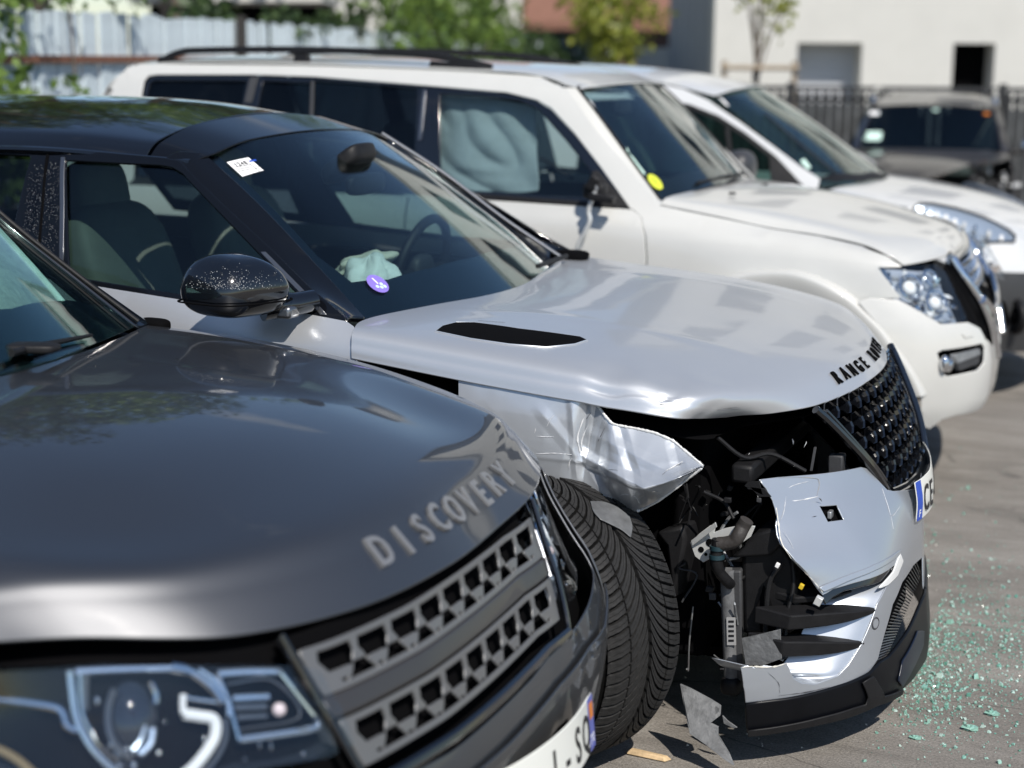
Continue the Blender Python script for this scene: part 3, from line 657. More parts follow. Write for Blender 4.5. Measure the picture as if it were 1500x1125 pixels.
def hood_text(word, y0, y1, back, tab, hull, m, parent, size, bold, sx=1, thick=.004):
    def place(i, n):
        y = y0+(y1-y0)*i/(n-1); dy = .01; x = lipx(y, tab)-back
        p, n_ = hull.axis((x, y, 1), 'Z', 1); t = np.array([lipx(y+.03, tab)-lipx(y-.03, tab), .06, 0]); t -= n_*(t@n_); t /= np.linalg.norm(t); u_ = np.cross(n_, t)
        return p+n_*.0005, t, u_
    letters(word, place, m, parent, size, 'letter', bold, sx, thick)
hood_text('RANGE ROVER', -.30, .33, .034, LIPV, vhood, VOID, V, .056, .024, .9)

# windscreen, roof, pillars
ws_rows = [
 [(-.632, -.725, 1.083), (-.80, -.685, 1.215), (-1.02, -.63, 1.375), (-1.235, -.575, 1.512)],
 [(-.565, -.52, 1.082), (-.76, -.50, 1.24), (-.985, -.46, 1.40), (-1.205, -.42, 1.54)],
 [(-.515, -.25, 1.08), (-.72, -.24, 1.25), (-.955, -.22, 1.418), (-1.18, -.2, 1.556)],
 [(-.50, 0, 1.08), (-.705, 0, 1.253), (-.945, 0, 1.422), (-1.172, 0, 1.56)]]
wsc = netpanel('windscreen', ws_rows, GLASS_W, V, 8, 8, True, .004, (1, 0, 1))
vws = Hull(ws_rows, (1, 0, 1), 12, 12, True)
patch('windscreen_band', 'V', vws, [(-.632, -.725, 1.08), (-.565, -.52, 1.08), (-.515, -.25, 1.08), (-.50, 0, 1.08), (-.515, .25, 1.08), (-.565, .52, 1.08), (-.632, .725, 1.08),
      (-.70, .71, 1.1), (-.665, .52, 1.1), (-.63, .25, 1.1), (-.615, 0, 1.1), (-.63, -.25, 1.1), (-.665, -.50, 1.1), (-.715, -.63, 1.1), (-.82, -.64, 1.2), (-1.21, -.535, 1.5), (-1.235, -.575, 1.51), (-.80, -.685, 1.2)], GLOSS, V, 'Z', 1, (), .05, .02, .001, -.006)
roof_front = [(-1.242, -.60, 1.517), (-1.215, -.44, 1.545), (-1.188, -.22, 1.56), (-1.178, 0, 1.565)]
def roofrows(xs, tab):
    """rows from the side to the middle, one column per station"""
    ys = (-.685, -.655, -.60, -.44, -.22, 0); return [[(x+dx[k], y*sc, z[k]) for x, z, sc, dx in tab] for k, y in enumerate(ys)]
zc = lambda top, s=1: [top-.155*s, top-.118*s, top-.085*s, top-.042*s, top-.011*s, top]
fx = [-.055, -.04, -.02, -.012, -.004, 0]
stations = [(-1.19, [1.49, 1.505, 1.518, 1.547, 1.561, 1.566], .93, fx), (-1.375, [1.497, 1.525, 1.551, 1.588, 1.606, 1.612], .955, [0]*6),
            (-1.39, zc(1.616, .72), .957, [0]*6), (-1.75, zc(1.655, .9), 1, [0]*6), (-2.3, zc(1.662, 1), 1, [0]*6), (-2.9, zc(1.645, 1), .99, [0]*6), (-3.6, zc(1.60, 1), .96, [0]*6), (-3.95, zc(1.56, 1), .93, [0]*6)]
rr = roofrows(None, stations)
netpanel('roof_header', [r[:2] for r in rr], DUSTY, V, 6, 8, True, .006, (0, 0, 1))
netpanel('panoramic_roof', [[q for q in r[2:]] for r in rr], GLOSS, V, 6, 6, True, .006, (0, 0, 1))
for s in (1, -1):
    a = cr1([(q[0], s*q[1]*1.0, q[2]) for q in rr[0][:2]] + [(q[0], s*q[1], q[2]) for q in rr[0][3:7]], 6)
    MB().tube([p+np.array([0, s*.004*0, .0]) for p in a], .012, 8).build('roof_gutter', GLOSS, V, True)
# black band of the glasshouse with its window openings, both sides
fwin = [(95, 236), (98, 233), (235, 240), (252, 243), (268, 252), (290, 276), (384, 374), (430, 422), (462, 452), (400, 444), (272, 434), (118, 409), (100, 404)]
rwin = [(-200, 215), (44, 226), (46, 232), (20, 335), (12, 385), (-200, 350)]
patch('glasshouse_frame', 'V', vside, [(-210, 206), (0, 213), (150, 224), (240, 232), (262, 237), (285, 262), (344, 318), (400, 370), (450, 420), (508, 470), (470, 463), (400, 449), (272, 439), (140, 418), (90, 410), (-210, 370)], SPECKLED, V, 'Y', -1, (fwin, rwin), .06, .02, .010, .0, True)
patch('front_door_glass', 'V', vside, [(88, 226), (245, 233), (262, 240), (300, 278), (392, 374), (470, 458), (400, 450), (272, 440), (110, 414), (90, 410)], GLASS_S, V, 'Y', -1, (), .07, .03, .003, -.011, True)
patch('rear_door_glass', 'V', vside, [(-205, 210), (52, 222), (18, 395), (-205, 358)], GLASS_D, V, 'Y', -1, (), .08, .03, .003, -.011, True)
patch('quarter_divider', 'V', vside, [(383, 370), (389, 370), (478, 461), (470, 461)], SATIN, V, 'Y', -1, (), .05, .02, .004, .004, True)
patch('pillar_trim', 'V', vside, [(90, 231), (95, 231), (94, 300), (93, 384), (88, 384), (89, 300)], SATIN, V, 'Y', -1, (), .05, .02, .004, .003, True)
patch('door_seam', 'V', vside, [(69, 222), (72, 222), (64, 300), (56, 400), (53, 400), (61, 300)], VOID, V, 'Y', -1, (), .05, .02, .002, .0015, True)
# A pillars: from bonnet corner to roof
for s in (1, -1):
    rows = []
    for t, (fr, mid, bk) in enumerate([((-.628, -.728, 1.088), (-.635, -.80, 1.10), (-.61, -.862, 1.105)), ((-.80, -.69, 1.22), (-.83, -.752, 1.222), (-.83, -.80, 1.205)),
                                        ((-1.02, -.635, 1.38), (-1.06, -.685, 1.382), (-1.08, -.716, 1.365)), ((-1.235, -.582, 1.516), (-1.285, -.63, 1.520), (-1.31, -.655, 1.505))]):
        rows.append([(p[0], p[1]*s, p[2]) for p in (fr, mid, bk)])
    netpanel('windscreen_pillar', rows, DUSTY, V, 8, 8, False, .02, (1, -s*1.0, 1))
# pale trim and drip rail beside the far edge of the windscreen
MB().tube(cr1([(-.60, .742, 1.10), (-.81, .70, 1.235), (-1.02, .645, 1.392), (-1.24, .592, 1.53)], 6), .007, 8).build('windscreen_trim', SATIN, V, True)
# silver doors and rear wing
patch('front_door', 'V', vside, [(75, 411), (140, 420), (272, 441), (400, 451), (505, 470.5), (516, 478), (521, 488), (522, 524), (-.545, -.95, .35), (-1.45, -.95, .35), (-1.47, -.95, 1.0)], SILVER, V, 'Y', -1, (), .05, .012, .008, .0, True)
patch('rear_door', 'V', vside, [(-1.485, -.9, 1.155), (-1.485, -.9, .35), (-2.3, -.9, .35), (-2.55, -.9, .75), (-2.55, -.9, 1.165)], SILVER, V, 'Y', -1, (), .06, .02, .006, .0, True)
patch('rear_wing', 'V', vside, [(-2.56, -.9, 1.165), (-2.56, -.9, .75), (-3.2, -.9, .75), (-3.35, -.9, .35), (-3.95, -.9, .45), (-3.95, -.9, 1.13)], SILVER, V, 'Y', -1, (), .06, .02, .006, .0, True)
netpanel('tailgate', [[(-3.93, -.8, .4), (-3.98, -.85, .8), (-3.96, -.84, 1.1), (-3.9, -.66, 1.5)], [(-4.02, 0, .4), (-4.06, 0, .8), (-4.05, 0, 1.1), (-3.95, 0, 1.56)]], SILVER, V, 6, 6, True, .006, (-1, 0, 0))
MB().box((-1.9, 0, .36), (2.9, 1.7, .12)).build('floor_pan', VOID, V)
netpanel('left_wing', [[(-.55, .95, .35), (-.55, .965, .7), (-.55, .957, .95), (-.55, .945, 1.045)], [(-.2, .955, .78), (-.2, .964, .83), (-.2, .957, .9), (-.19, .948, 1.0)], [(.1, .95, .83), (.1, .962, .86), (.1, .955, .9), (.13, .945, .97)], [(.38, .92, .62), (.38, .925, .7), (.36, .925, .8), (.35, .915, .94)], [(.56, .90, .32), (.55, .89, .5), (.52, .86, .68), (.47, .78, .88)]], SILVER, V, 6, 6, False, .004, (0, 1, 0))

patch('door_trim', 'V', vside, [(-.75, -.9, 1.08), (-.75, -.9, .4), (-2.5, -.9, .4), (-2.5, -.9, 1.1)], DASH, V, 'Y', -1, (), .1, .05, .02, -.04, True)
# wing mirror on the right (the left one is gone)
MC = np.array([-.84, -1.055, 1.20])
def mshape(a):
    x, y, z = a; t = (x+1)/2                       # 0 rear, 1 front
    z2 = z*(1.0-.30*t**2) if z > 0 else z*.88
    return np.array([x*(1-.10*max(0, z)), y*(1-.22*max(0, z)), z2])
mr = blob('wing_mirror', MC, ((.098, -.015, 0), (.045, .105, 0), (0, 0, .092)), GLOSS, V, (.72, .48), (28, 40), mshape)
MB().tube([MC+np.array([.102*sx*abs(math.cos(t))**.45+.046*math.copysign(abs(math.sin(t))**.45, math.sin(t)), -.015*sx*abs(math.cos(t))**.45+.108*math.copysign(abs(math.sin(t))**.45, math.sin(t)), -.036]) for t in np.linspace(0, 6.283, 40, endpoint=False) for sx in (math.copysign(1, math.cos(t)),)], .0025, 6, True).build('mirror_split', VOID, mr, True)
MB().tube([(-.79, -1.0, 1.142), (-.73, -.93, 1.143), (-.705, -.875, 1.148)], [.040, .032, .030], 14).build('mirror_arm', GLOSS, mr, True)
MB().box((-.745, -.965, 1.128), (.07, .06, .035)).build('arm_cover', SATIN, mr, bevel=.01)
class MeshCast(Hull):
    def __init__(s, o):
        me = o.data; s.V = np.array([v.co[:] for v in me.vertices]); s.N = np.array([v.normal[:] for v in me.vertices]); s.T = []
        for p in me.polygons:
            q = list(p.vertices); s.T += [(q[0], q[k], q[k+1]) for k in range(1, len(q)-1)]
        s.b = BVHTree.FromPolygons(s.V.tolist(), s.T)
def droplets(hull, car, pts, m, par, r0, r1):
    V_, F_ = [], []
    for x, y in pts:
        o, d = ray(car, x, y); h = hull.cast(o, d)
        if h is None: continue
        p, n = h
        if n@d > 0: n = -n
        r = random.uniform(r0, r1)*random.uniform(.5, 1); a = np.cross(n, [.3, .2, .9]); a /= np.linalg.norm(a); b = np.cross(n, a); k = len(V_)
        for h_, q in ((0, 1), (.35, .85), (.6, .5)):
            for i in range(8): w = i*math.pi/4; V_.append(p+n*r*h_*.9+q*r*(math.cos(w)*a+math.sin(w)*b))
        V_.append(p+n*r*.68*.9); t = k+24
        for j in range(2):
            for i in range(8): F_.append((k+8*j+i, k+8*j+(i+1) % 8, k+8*j+8+(i+1) % 8, k+8*j+8+i))
        F_ += [(k+16+i, k+16+(i+1) % 8, t) for i in range(8)]
    o = rawmesh('water_drops', V_, F_, m, par, True); tag(o, kind='stuff')
DROP = mat('glint_pale_drops', (.30, .30, .29), .2, 0, .8)  # pale colour stands in for sun glints on the drops
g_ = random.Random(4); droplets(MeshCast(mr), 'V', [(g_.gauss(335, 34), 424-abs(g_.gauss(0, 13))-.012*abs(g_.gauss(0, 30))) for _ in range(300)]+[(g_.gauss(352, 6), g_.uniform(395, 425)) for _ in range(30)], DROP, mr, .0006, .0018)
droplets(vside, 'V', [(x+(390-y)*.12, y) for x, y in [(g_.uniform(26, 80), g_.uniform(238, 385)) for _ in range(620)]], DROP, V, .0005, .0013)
# wiper
MB().tube([(-.535, .35, 1.115), (-.55, .66, 1.115)], .009, 8).build('wiper', BLACK, V, True)
blob('scuttle_end', (-.59, .80, 1.10), ((.07, 0, 0), (0, .05, 0), (0, 0, .02)), VOID, V)

from mathutils import noise as mnoise
# cabin
def seat(x, y, par):
    st = blob('seat', (x, y, .72), ((.28, 0, 0), (0, .25, 0), (0, 0, .11)), SEAT, par, (.5, .5))
    bk = blob('seat_back', (x-.30, y, 1.0), ((.10, 0, .03), (0, .24, 0), (-.12, 0, .33)), SEAT, st, (.5, .55))
    blob('headrest', (x-.42, y, 1.37), ((.055, 0, .01), (0, .13, 0), (-.02, 0, .10)), SEAT, st, (.6, .6))
    MB().tube([(x-.41, y-.05, 1.22), (x-.42, y-.05, 1.36)], .007, 8).tube([(x-.41, y+.05, 1.22), (x-.42, y+.05, 1.36)], .007, 8).build('headrest_post', CHROME, st, True)
seat(-1.35, -.38, V); seat(-1.35, .38, V)
blob('rear_seat', (-2.3, 0, .95), ((.16, 0, 0), (0, .62, 0), (-.08, 0, .30)), SEAT, V, (.4, .3))
blob('dashboard', (-.72, 0, .93), ((.26, 0, .03), (0, .70, 0), (0, 0, .12)), DASH, V, (.5, .35))
MB().box((-1.0, 0, .7), (.7, .22, .3)).build('centre_console', DASH, V, bevel=.04)
sw_ = MB(); cs = np.array([-.98, .37, 1.07]); A1, A2 = np.array([.25, 0, .97]), np.array([0, 1., 0])
sw_.tube([cs+.19*(math.cos(t)*A1+math.sin(t)*A2) for t in np.linspace(0, 6.283, 40, endpoint=False)], .017, 10, True)
for t in (math.pi/2, -math.pi/2, math.pi): sw_.tube([cs, cs+.185*(math.cos(t)*A1+math.sin(t)*A2)], .016, 8)
sw_.build('steering_wheel', BLACK, V, True); blob('wheel_hub', cs-np.array([.0, 0, 0]), ((.03, 0, 0), (0, .07, 0), (0, 0, .06)), DASH, V)
blob('rear_view_mirror', (-1.01, .02, 1.395), ((.02, 0, 0), (0, .12, 0), (0, 0, .035)), BLACK, V, (.5, .5)); blob('sensor_pod', (-1.06, 0, 1.46), ((.07, 0, .05), (0, .09, 0), (-.01, 0, .03)), BLACK, V, (.5, .5))
# burst airbag lying on the dashboard
def rumple(a):
    r = 1+.10*math.sin(7*a[0]+3*a[1])+.08*math.sin(9*a[1]-4*a[2])-.16*abs(mnoise.noise(Vector((a[0]*4, a[1]*4, a[2]*4+3))))-.05*abs(math.sin(11*math.atan2(a[1], a[0])+3*a[2])); return a*r
blob('burst_airbag', (-.80, -.36, 1.115), ((.09, 0, 0), (0, .09, .02), (0, 0, .095)), AIRBAG, V, (.9, .9), (24, 32), rumple)
blob('airbag_cloth', (-.86, -.28, 1.175), ((.08, .03, .02), (0, .10, 0), (.01, 0, .035)), mat('tan_cloth', (.55, .52, .42), .9), V, (.9, .9), (20, 24), rumple)
# stickers behind the glass
stk = patch('windscreen_label', 'V', vws, [(332, 238), (364, 231), (386, 250), (355, 259)], PAPER, V, 'Z', 1, (), .02, .01, .0006, .0012)
def on_ws(px, py, off=.0025):
    p, n_ = vws.px('V', px, py); return p+n_*off, n_
p0_, n0_ = on_ws(350, 241); pr_, _ = on_ws(372, 236.2); rt = pr_-p0_; rt /= np.linalg.norm(rt); ut = np.cross(n0_, rt)
letters('1248', lambda i, n: (p0_+rt*(.013*(i-1.1)), rt, ut), INK, stk, .024, 'letter', .02, .8, .0004)
for k, (x0, y0, x1, y1) in enumerate([(345, 246, 366, 242), (347, 249, 368, 245), (349, 252, 366, 248), (366, 241, 380, 252), (380, 244, 369, 251)]):
    a, _ = on_ws(x0, y0, .0021); b, _ = on_ws(x1, y1, .0021); MB().tube([a, b], .0007, 4).build('print_line', INK, stk)
tint = patch('label_band', 'V', vws, [(364, 236), (374, 234), (376, 236), (366, 238)], INKBLUE, stk, 'Z', 1, (), .01, .005, .0003, .002)
ca, cn = on_ws(553, 416, .001); cu_ = np.cross(cn, rt)
def disc(c, r_, u_, n_, rad, thick, k=28): return MB().prism([np.asarray(c)+rad*(math.cos(t)*r_+math.sin(t)*u_) for t in np.linspace(0, 6.283, k, endpoint=False)], np.asarray(n_)*thick)
vr = np.array([0, 1., 0]); vr -= cn*(vr@cn); vr /= np.linalg.norm(vr); vu = np.cross(cn, vr)
vg = disc(ca, vr, vu, cn, .036, .0008).build('round_sticker', VIOLET, V)
letters('1', lambda i, n: (ca+cn*.0009+vu*.012, vr, vu), PAPER, vg, .034, 'letter', .02, 1, .0004)
for dx, dy in ((-.012, -.008), (.010, -.006), (0, -.016), (.014, -.018)): disc(ca+cn*.001+vr*dx+vu*dy, vr, vu, cn, .006, .0004, 10).build('leaf_print', PALEGREEN, vg)

# ---------------- crumpled right wing
ed_top = [(672, 556), (700, 561), (745, 569), (800, 580), (845, 586), (866, 588), (874, 592), (885, 606), (896, 619), (906, 623), (930, 627), (960, 634), (985, 645), (1005, 661), (1030, 682)]
ed_bot = [(672, 705), (700, 705), (745, 706), (790, 708), (815, 710), (835, 711), (852, 716), (872, 726), (890, 733), (905, 736), (925, 749), (938, 748), (962, 736), (990, 716), (1027, 686)]
# depth of each column: y of the sheet at top, three in between, bottom
ydep = [(-.950, -.964, -.972, -.974, -.968), (-.950, -.964, -.972, -.974, -.968), (-.950, -.964, -.972, -.974, -.968), (-.948, -.962, -.970, -.972, -.966), (-.945, -.955, -.962, -.968, -.962),
        (-.938, -.942, -.946, -.955, -.955), (-.928, -.925, -.928, -.945, -.950), (-.935, -.938, -.948, -.965, -.957), (-.940, -.965, -.985, -1.0, -.960), (-.940, -.970, -.998, -1.015, -.945),
        (-.935, -.972, -1.005, -1.030, -.935), (-.935, -.972, -1.008, -1.036, -.93), (-.940, -.972, -1.005, -1.032, -.955), (-.950, -.975, -1.0, -1.022, -.985), (-.978, -.984, -.990, -.996, -1.0)]
fr_ = []
for (tx, ty), (bx, by), yd in zip(ed_top, ed_bot, ydep):
    col = []
    fo = min(1, max(0, (len(fr_)-5)/4))
    for t, yv in ((0, yd[0]), (.25, yd[1]), (.52, yd[2]), (.70, yd[3]), (.755, yd[3]+.002+.012*fo), (1, yd[4])):
        col.append(at('V', tx+(bx-tx)*t, ty+(by-ty)*t, 'Y', yv))
    fr_.append(col)
FA_ = .4*netpts(fr_, 14, 14)+.6*linpts(fr_, 14, 14)
def ridged(p, f, seed=0):
    from mathutils import noise as nz_
    return nz_.ridged_multi_fractal(Vector((p[0]*f+seed, p[1]*f, p[2]*f)), 1.0, 2.1, 3, 1.0, 2.0)
from mathutils import noise as mnoise
for i in range(FA_.shape[0]):
    for j in range(FA_.shape[1]):
        p = FA_[i, j]; u_ = i/(FA_.shape[0]-1)
        w = .2+.35*math.exp(-((u_-.42)/.12)**2)+.45*(u_ > .5)*math.exp(-((j/(FA_.shape[1]-1)-.75)/.25)**2)
        n_ = mnoise.noise(Vector((p[0]*9, p[1]*3, p[2]*9)))*.004+mnoise.noise(Vector((p[0]*26+5, p[1]*5, p[2]*22)))*.002-abs(mnoise.noise(Vector((p[0]*15+2, 0, p[2]*11+9))))*.008
        FA_[i, j] = p+np.array([.15, -1, .1])*n_*w
FA_[..., 1] -= creases('V', FA_, [(858, 598, 849, 668, 10, -.012), (848, 664, 962, 724, 11, .009), (866, 634, 990, 696, 12, .004), (908, 628, 940, 742, 11, -.005), (986, 650, 1003, 716, 12, -.005), (838, 586, 846, 700, 9, .006), (872, 690, 900, 735, 9, -.007), (790, 600, 842, 662, 12, .003), (925, 690, 1020, 684, 10, -.003), (884, 612, 872, 655, 7, .004)])
FN = gridnormals(FA_)
if FN[..., 1].sum() > 0: FN = -FN
h_, w_ = FA_.shape[:2]
WINGPAINT = mat('scuffed_silver', (.52, .55, .585), .36, .55, 1, noise=.03, nscale=4, flake=.05, dust=.16)
wing = sheet('crumpled_wing', FA_.reshape(-1, 3), FN.reshape(-1, 3), [(i*w_+j, i*w_+j+1, (i+1)*w_+j+1, (i+1)*w_+j) for i in range(h_-1) for j in range(w_-1)], WINGPAINT, V, .004)
wing['label'] = 'crumpled and torn right front wing'
vwing = GridHull(FA_, (0, -1, 0))
BARE = mat('bare_torn_metal', (.80, .80, .78), .5, .2)
e0 = FA_[:, 0]; k0 = int(len(e0)*.40); MB().tube([p+np.array([0, -.002, 0]) for p in e0[k0:]], [.0034*(.6+.6*random.random()) for _ in e0[k0:]], 6).build('torn_edge', BARE, wing, True)
e1_ = FA_[:, -1]; k1 = int(len(e1_)*.76); MB().tube([p+np.array([0, -.002, 0]) for p in e1_[k1:]], [.0026*(.6+.6*random.random()) for _ in e1_[k1:]], 6).build('torn_edge', BARE, wing, True)
MB().tube([p+np.array([0, -.002, .001]) for p in e0[6:k0]], .0016, 6).build('folded_edge', WINGPAINT, wing, True)
SCUFF = mat('white_scuff', (.62, .63, .64), .6, .2)
DKSC = mat('dark_scratch', (.05, .05, .055), .7)
def strip(hull, car, pts, w, m, parent, off=.001, name='scratch'):
    P = [hull.px(car, *p) for p in pts]; C = cr1([p[0] for p in P], 5); n = len(C); mb = MB(); N0 = P[0][1]
    up = None; vs_ = []
    for i, p in enumerate(C):
        t = C[min(i+1, n-1)]-C[max(i-1, 0)]; q = hull.b.find_nearest(Vector(p)); _, nn = hull._hit(q[0], q[2]); b = np.cross(t, nn); b /= np.linalg.norm(b)+1e-9
        ww = w*.55*(.25+.75*math.sin(math.pi*(i+.5)/n))*random.uniform(.3, 1.5); vs_ += [p+b*ww+nn*off, p+nn*(off+.0006), p-b*ww+nn*off]
    F = []
    for i in range(n-1):
        for k in range(2): F.append((i*3+k, i*3+k+1, i*3+k+4, i*3+k+3))
    return rawmesh(name, vs_, F, m, parent)
for pts, w, m_ in [([(855, 612), (846, 640), (850, 664)], .006, SCUFF), ([(862, 622), (852, 645), (853, 662)], .003, SCUFF), ([(785, 665), (812, 664), (838, 666)], .0022, SCUFF), ([(786, 639), (800, 640), (812, 640)], .002, SCUFF),
                   ([(886, 627), (876, 647)], .0016, DKSC), ([(866, 604), (859, 614)], .0022, DKSC), ([(970, 696), (985, 684), (1003, 678)], .0014, DKSC), ([(975, 690), (1000, 676)], .002, SCUFF), ([(892, 688), (905, 689)], .0012, DKSC),
                   ([(801, 625), (806, 615), (812, 608)], .0015, SCUFF), ([(783, 634), (785, 627)], .0015, SCUFF), ([(832, 692), (835, 675), (845, 668)], .002, SCUFF), ([(935, 728), (955, 720), (970, 722)], .004, mat('smeared_dirt', (.33, .33, .32), .6)), ([(905, 727), (915, 724), (930, 727), (937, 738)], .0016, SCUFF)]:
    strip(vwing, 'V', pts, w, m_, wing)
strip(vhood, 'V', [(965, 592), (975, 593)], .001, DKSC, hood); strip(vhood, 'V', [(1050, 600), (1065, 598), (1085, 597)], .0012, DKSC, hood); strip(vhood, 'V', [(700, 470), (740, 473)], .0009, DKSC, hood)
# inner black structure behind the missing headlight
arch = []
for t in np.linspace(.95, math.pi*.98, 16):
    arch.append([(-.02+.46*math.cos(t), y, .38+.46*math.sin(t)) for y in (-.93, -.75, -.55)])
netpanel('wheel_arch_liner', arch, VOID, V, 2, 4, False, .006, (0, -1, 0))
MB().box((.30, .0, .52), (.10, 1.25, .66)).build('front_panel', VOID, V, bevel=.02)
MB().box((-.05, 0, .55), (.6, 1.1, .6)).build('engine_block', VOID, V, bevel=.05)
netpanel('under_bonnet_tray', [[(-.5, -.90, .95), (.1, -.88, .90), (.36, -.80, .85), (.42, -.6, .84)], [(-.5, 0, 1.0), (.1, 0, .98), (.45, 0, .86), (.60, 0, .82)]], VOID, V, 6, 6, True, .006, (0, 0, 1))
MB().box((-.1, 0, .17), (1.2, 1.0, .03)).build('undertray', VOID, V)
MB().box((.48, -.1, .42), (.07, 1.1, .10)).build('crash_beam', BLACK, V, bevel=.01)
MB().box((.46, -.25, .74), (.06, .9, .05)).build('slam_panel', BLACK, V, bevel=.01)

# ---------------- torn bumper, grille, plate, inner parts of the silver SUV
zc_ = [.05, .15, .25, .4, .5, .6, .7, .8, .9]
def frows(tab, zs): return [[(x, y, z) for x, z in zip(xs, zs)] for y, xs in tab]
vfront = Hull(frows([(-.95, [.36, .40, .43, .42, .39, .34, .30, .28, .26]), (-.92, [.44, .48, .51, .49, .46, .41, .36, .33, .31]), (-.85, [.57, .61, .63, .61, .57, .51, .44, .41, .39]), (-.75, [.69, .72, .72, .705, .665, .605, .525, .495, .465]),
   (-.65, [.76, .79, .79, .775, .74, .675, .605, .57, .535]), (-.55, [.81, .835, .825, .822, .80, .74, .672, .635, .59]), (-.4, [.845, .862, .855, .845, .835, .80, .735, .70, .65]), (-.2, [.862, .875, .865, .852, .848, .835, .785, .74, .685]), (0, [.868, .88, .87, .857, .852, .842, .80, .755, .70])], zc_), (1, 0, 0), 10, 8, True, lambda A: np.stack([A[..., 0]-.15*np.clip(A[..., 1]+.14, 0, 1), A[..., 1], A[..., 2]], -1))
bump_out = [(1113, 703), (1140, 700), (1180, 697), (1225, 692), (1262, 685), (1271, 687), (1285, 702), (1300, 718), (1309, 720), (.79, -.15, .61), (.8, 0, .608), (.79, .15, .61), (.77, .285, .625), (.7, .42, .77), (.66, .5, .85), (.5, .75, .74), (.3, .94, .70), (.4, .945, .20), (.7, .75, .19), (.85, .3, .27), (.86, 0, .30), (.85, -.12, .31),
            (1352, 812), (1338, 828), (1322, 852), (1308, 885), (1297, 925), (1286, 965), (1272, 985), (1240, 1000), (1200, 1012), (1160, 1021), (1130, 1025), (1093, 1029), (1090, 1005), (1086, 978), (1095, 976), (1105, 979), (1120, 976), (1135, 978), (1152, 972), (1157, 984), (1162, 995), (1175, 1002), (1195, 1003),
            (1228, 990), (1243, 975), (1262, 945), (1275, 915), (1286, 885), (1300, 858), (1313, 832), (1316, 822), (1300, 835), (1270, 848), (1245, 855), (1222, 862), (1208, 871), (1200, 862), (1192, 852), (1180, 838), (1163, 822), (1152, 806), (1145, 796), (1141, 783), (1139, 768), (1140, 757), (1136, 745), (1131, 733), (1122, 716)]
def torn(V_, N_, T_):
    V2 = V_.copy()
    for i, p in enumerate(V_):
        t = math.exp(-((p[1]+.80)/.10)**2)*(p[2] > .42); V2[i] = p+N_[i]*(.010*t*math.sin(p[2]*38)+.0025*mnoise.noise(Vector((p[0]*9, p[1]*9, p[2]*9)))*math.exp(-((p[1]+.7)/.2)**2))
    return V2, vnormals(V2, T_, N_)
SILVERB = mat('bumper_silver', (.43, .46, .50), .34, .6, .7, noise=.02, nscale=3, flake=.05, dust=.06)
bumper = patch('bumper', 'V', vfront, bump_out, SILVERB, V, 'X', 1, ([(1200, 741), (1226, 739), (1237, 762), (1213, 765)],), .028, .009, .0045, 0, False, 0, torn); bumper['label'] = 'silver bumper cover torn off at its right corner'
patch('washer_recess', 'V', vfront, [(1197, 738), (1229, 736), (1240, 765), (1211, 768)], VOID, bumper, 'X', 1, (), .03, .02, .003, -.02)
MB().box(vfront.px('V', 1222, 753)[0]-np.array([.012, -.008, .004]), (.012, .03, .02)).build('washer_jet', DULL, bumper, bevel=.003)
# broken pale edges where the cover snapped
for pts in ([(1086, 978), (1100, 976), (1120, 977), (1137, 976), (1153, 971)], [(1113, 703), (1124, 718), (1136, 742), (1140, 768), (1145, 796), (1163, 822), (1192, 852), (1206, 870)]):
    strip(vfront, 'V', pts, .004, BROKEN, bumper, .0015, 'broken_edge')
for pts, w, m_ in [([(1140, 700), (1190, 700), (1200, 707), (1196, 728)], .0016, mat('dirt_smear', (.30, .29, .27), .7)), ([(1140, 726), (1160, 712), (1185, 705)], .002, SCUFF), ([(1152, 720), (1148, 750), (1142, 765)], .0014, SCUFF), ([(1148, 778), (1158, 795), (1165, 812)], .0013, SCUFF),
                   ([(1292, 716), (1300, 740), (1306, 756), (1318, 742)], .0016, SCUFF), ([(1137, 735), (1170, 733), (1200, 727)], .003, SCUFF), ([(1305, 756), (1308, 775)], .001, SCUFF), ([(1190, 757), (1196, 756)], .0012, DKSC),
                   ([(1125, 985), (1140, 1000), (1142, 1015)], .0010, DKSC), ([(1140, 1019), (1180, 1014), (1215, 1006)], .0022, DKSC)]:
    strip(vfront, 'V', pts, w, m_, bumper)
patch('lower_crease', 'V', vfront, [(1200, 861), (1235, 846), (1280, 828), (1318, 806), (1316, 812), (1282, 834), (1240, 851), (1206, 866)], SILVERB, bumper, 'X', 1, (), .03, .012, .004, .0045)
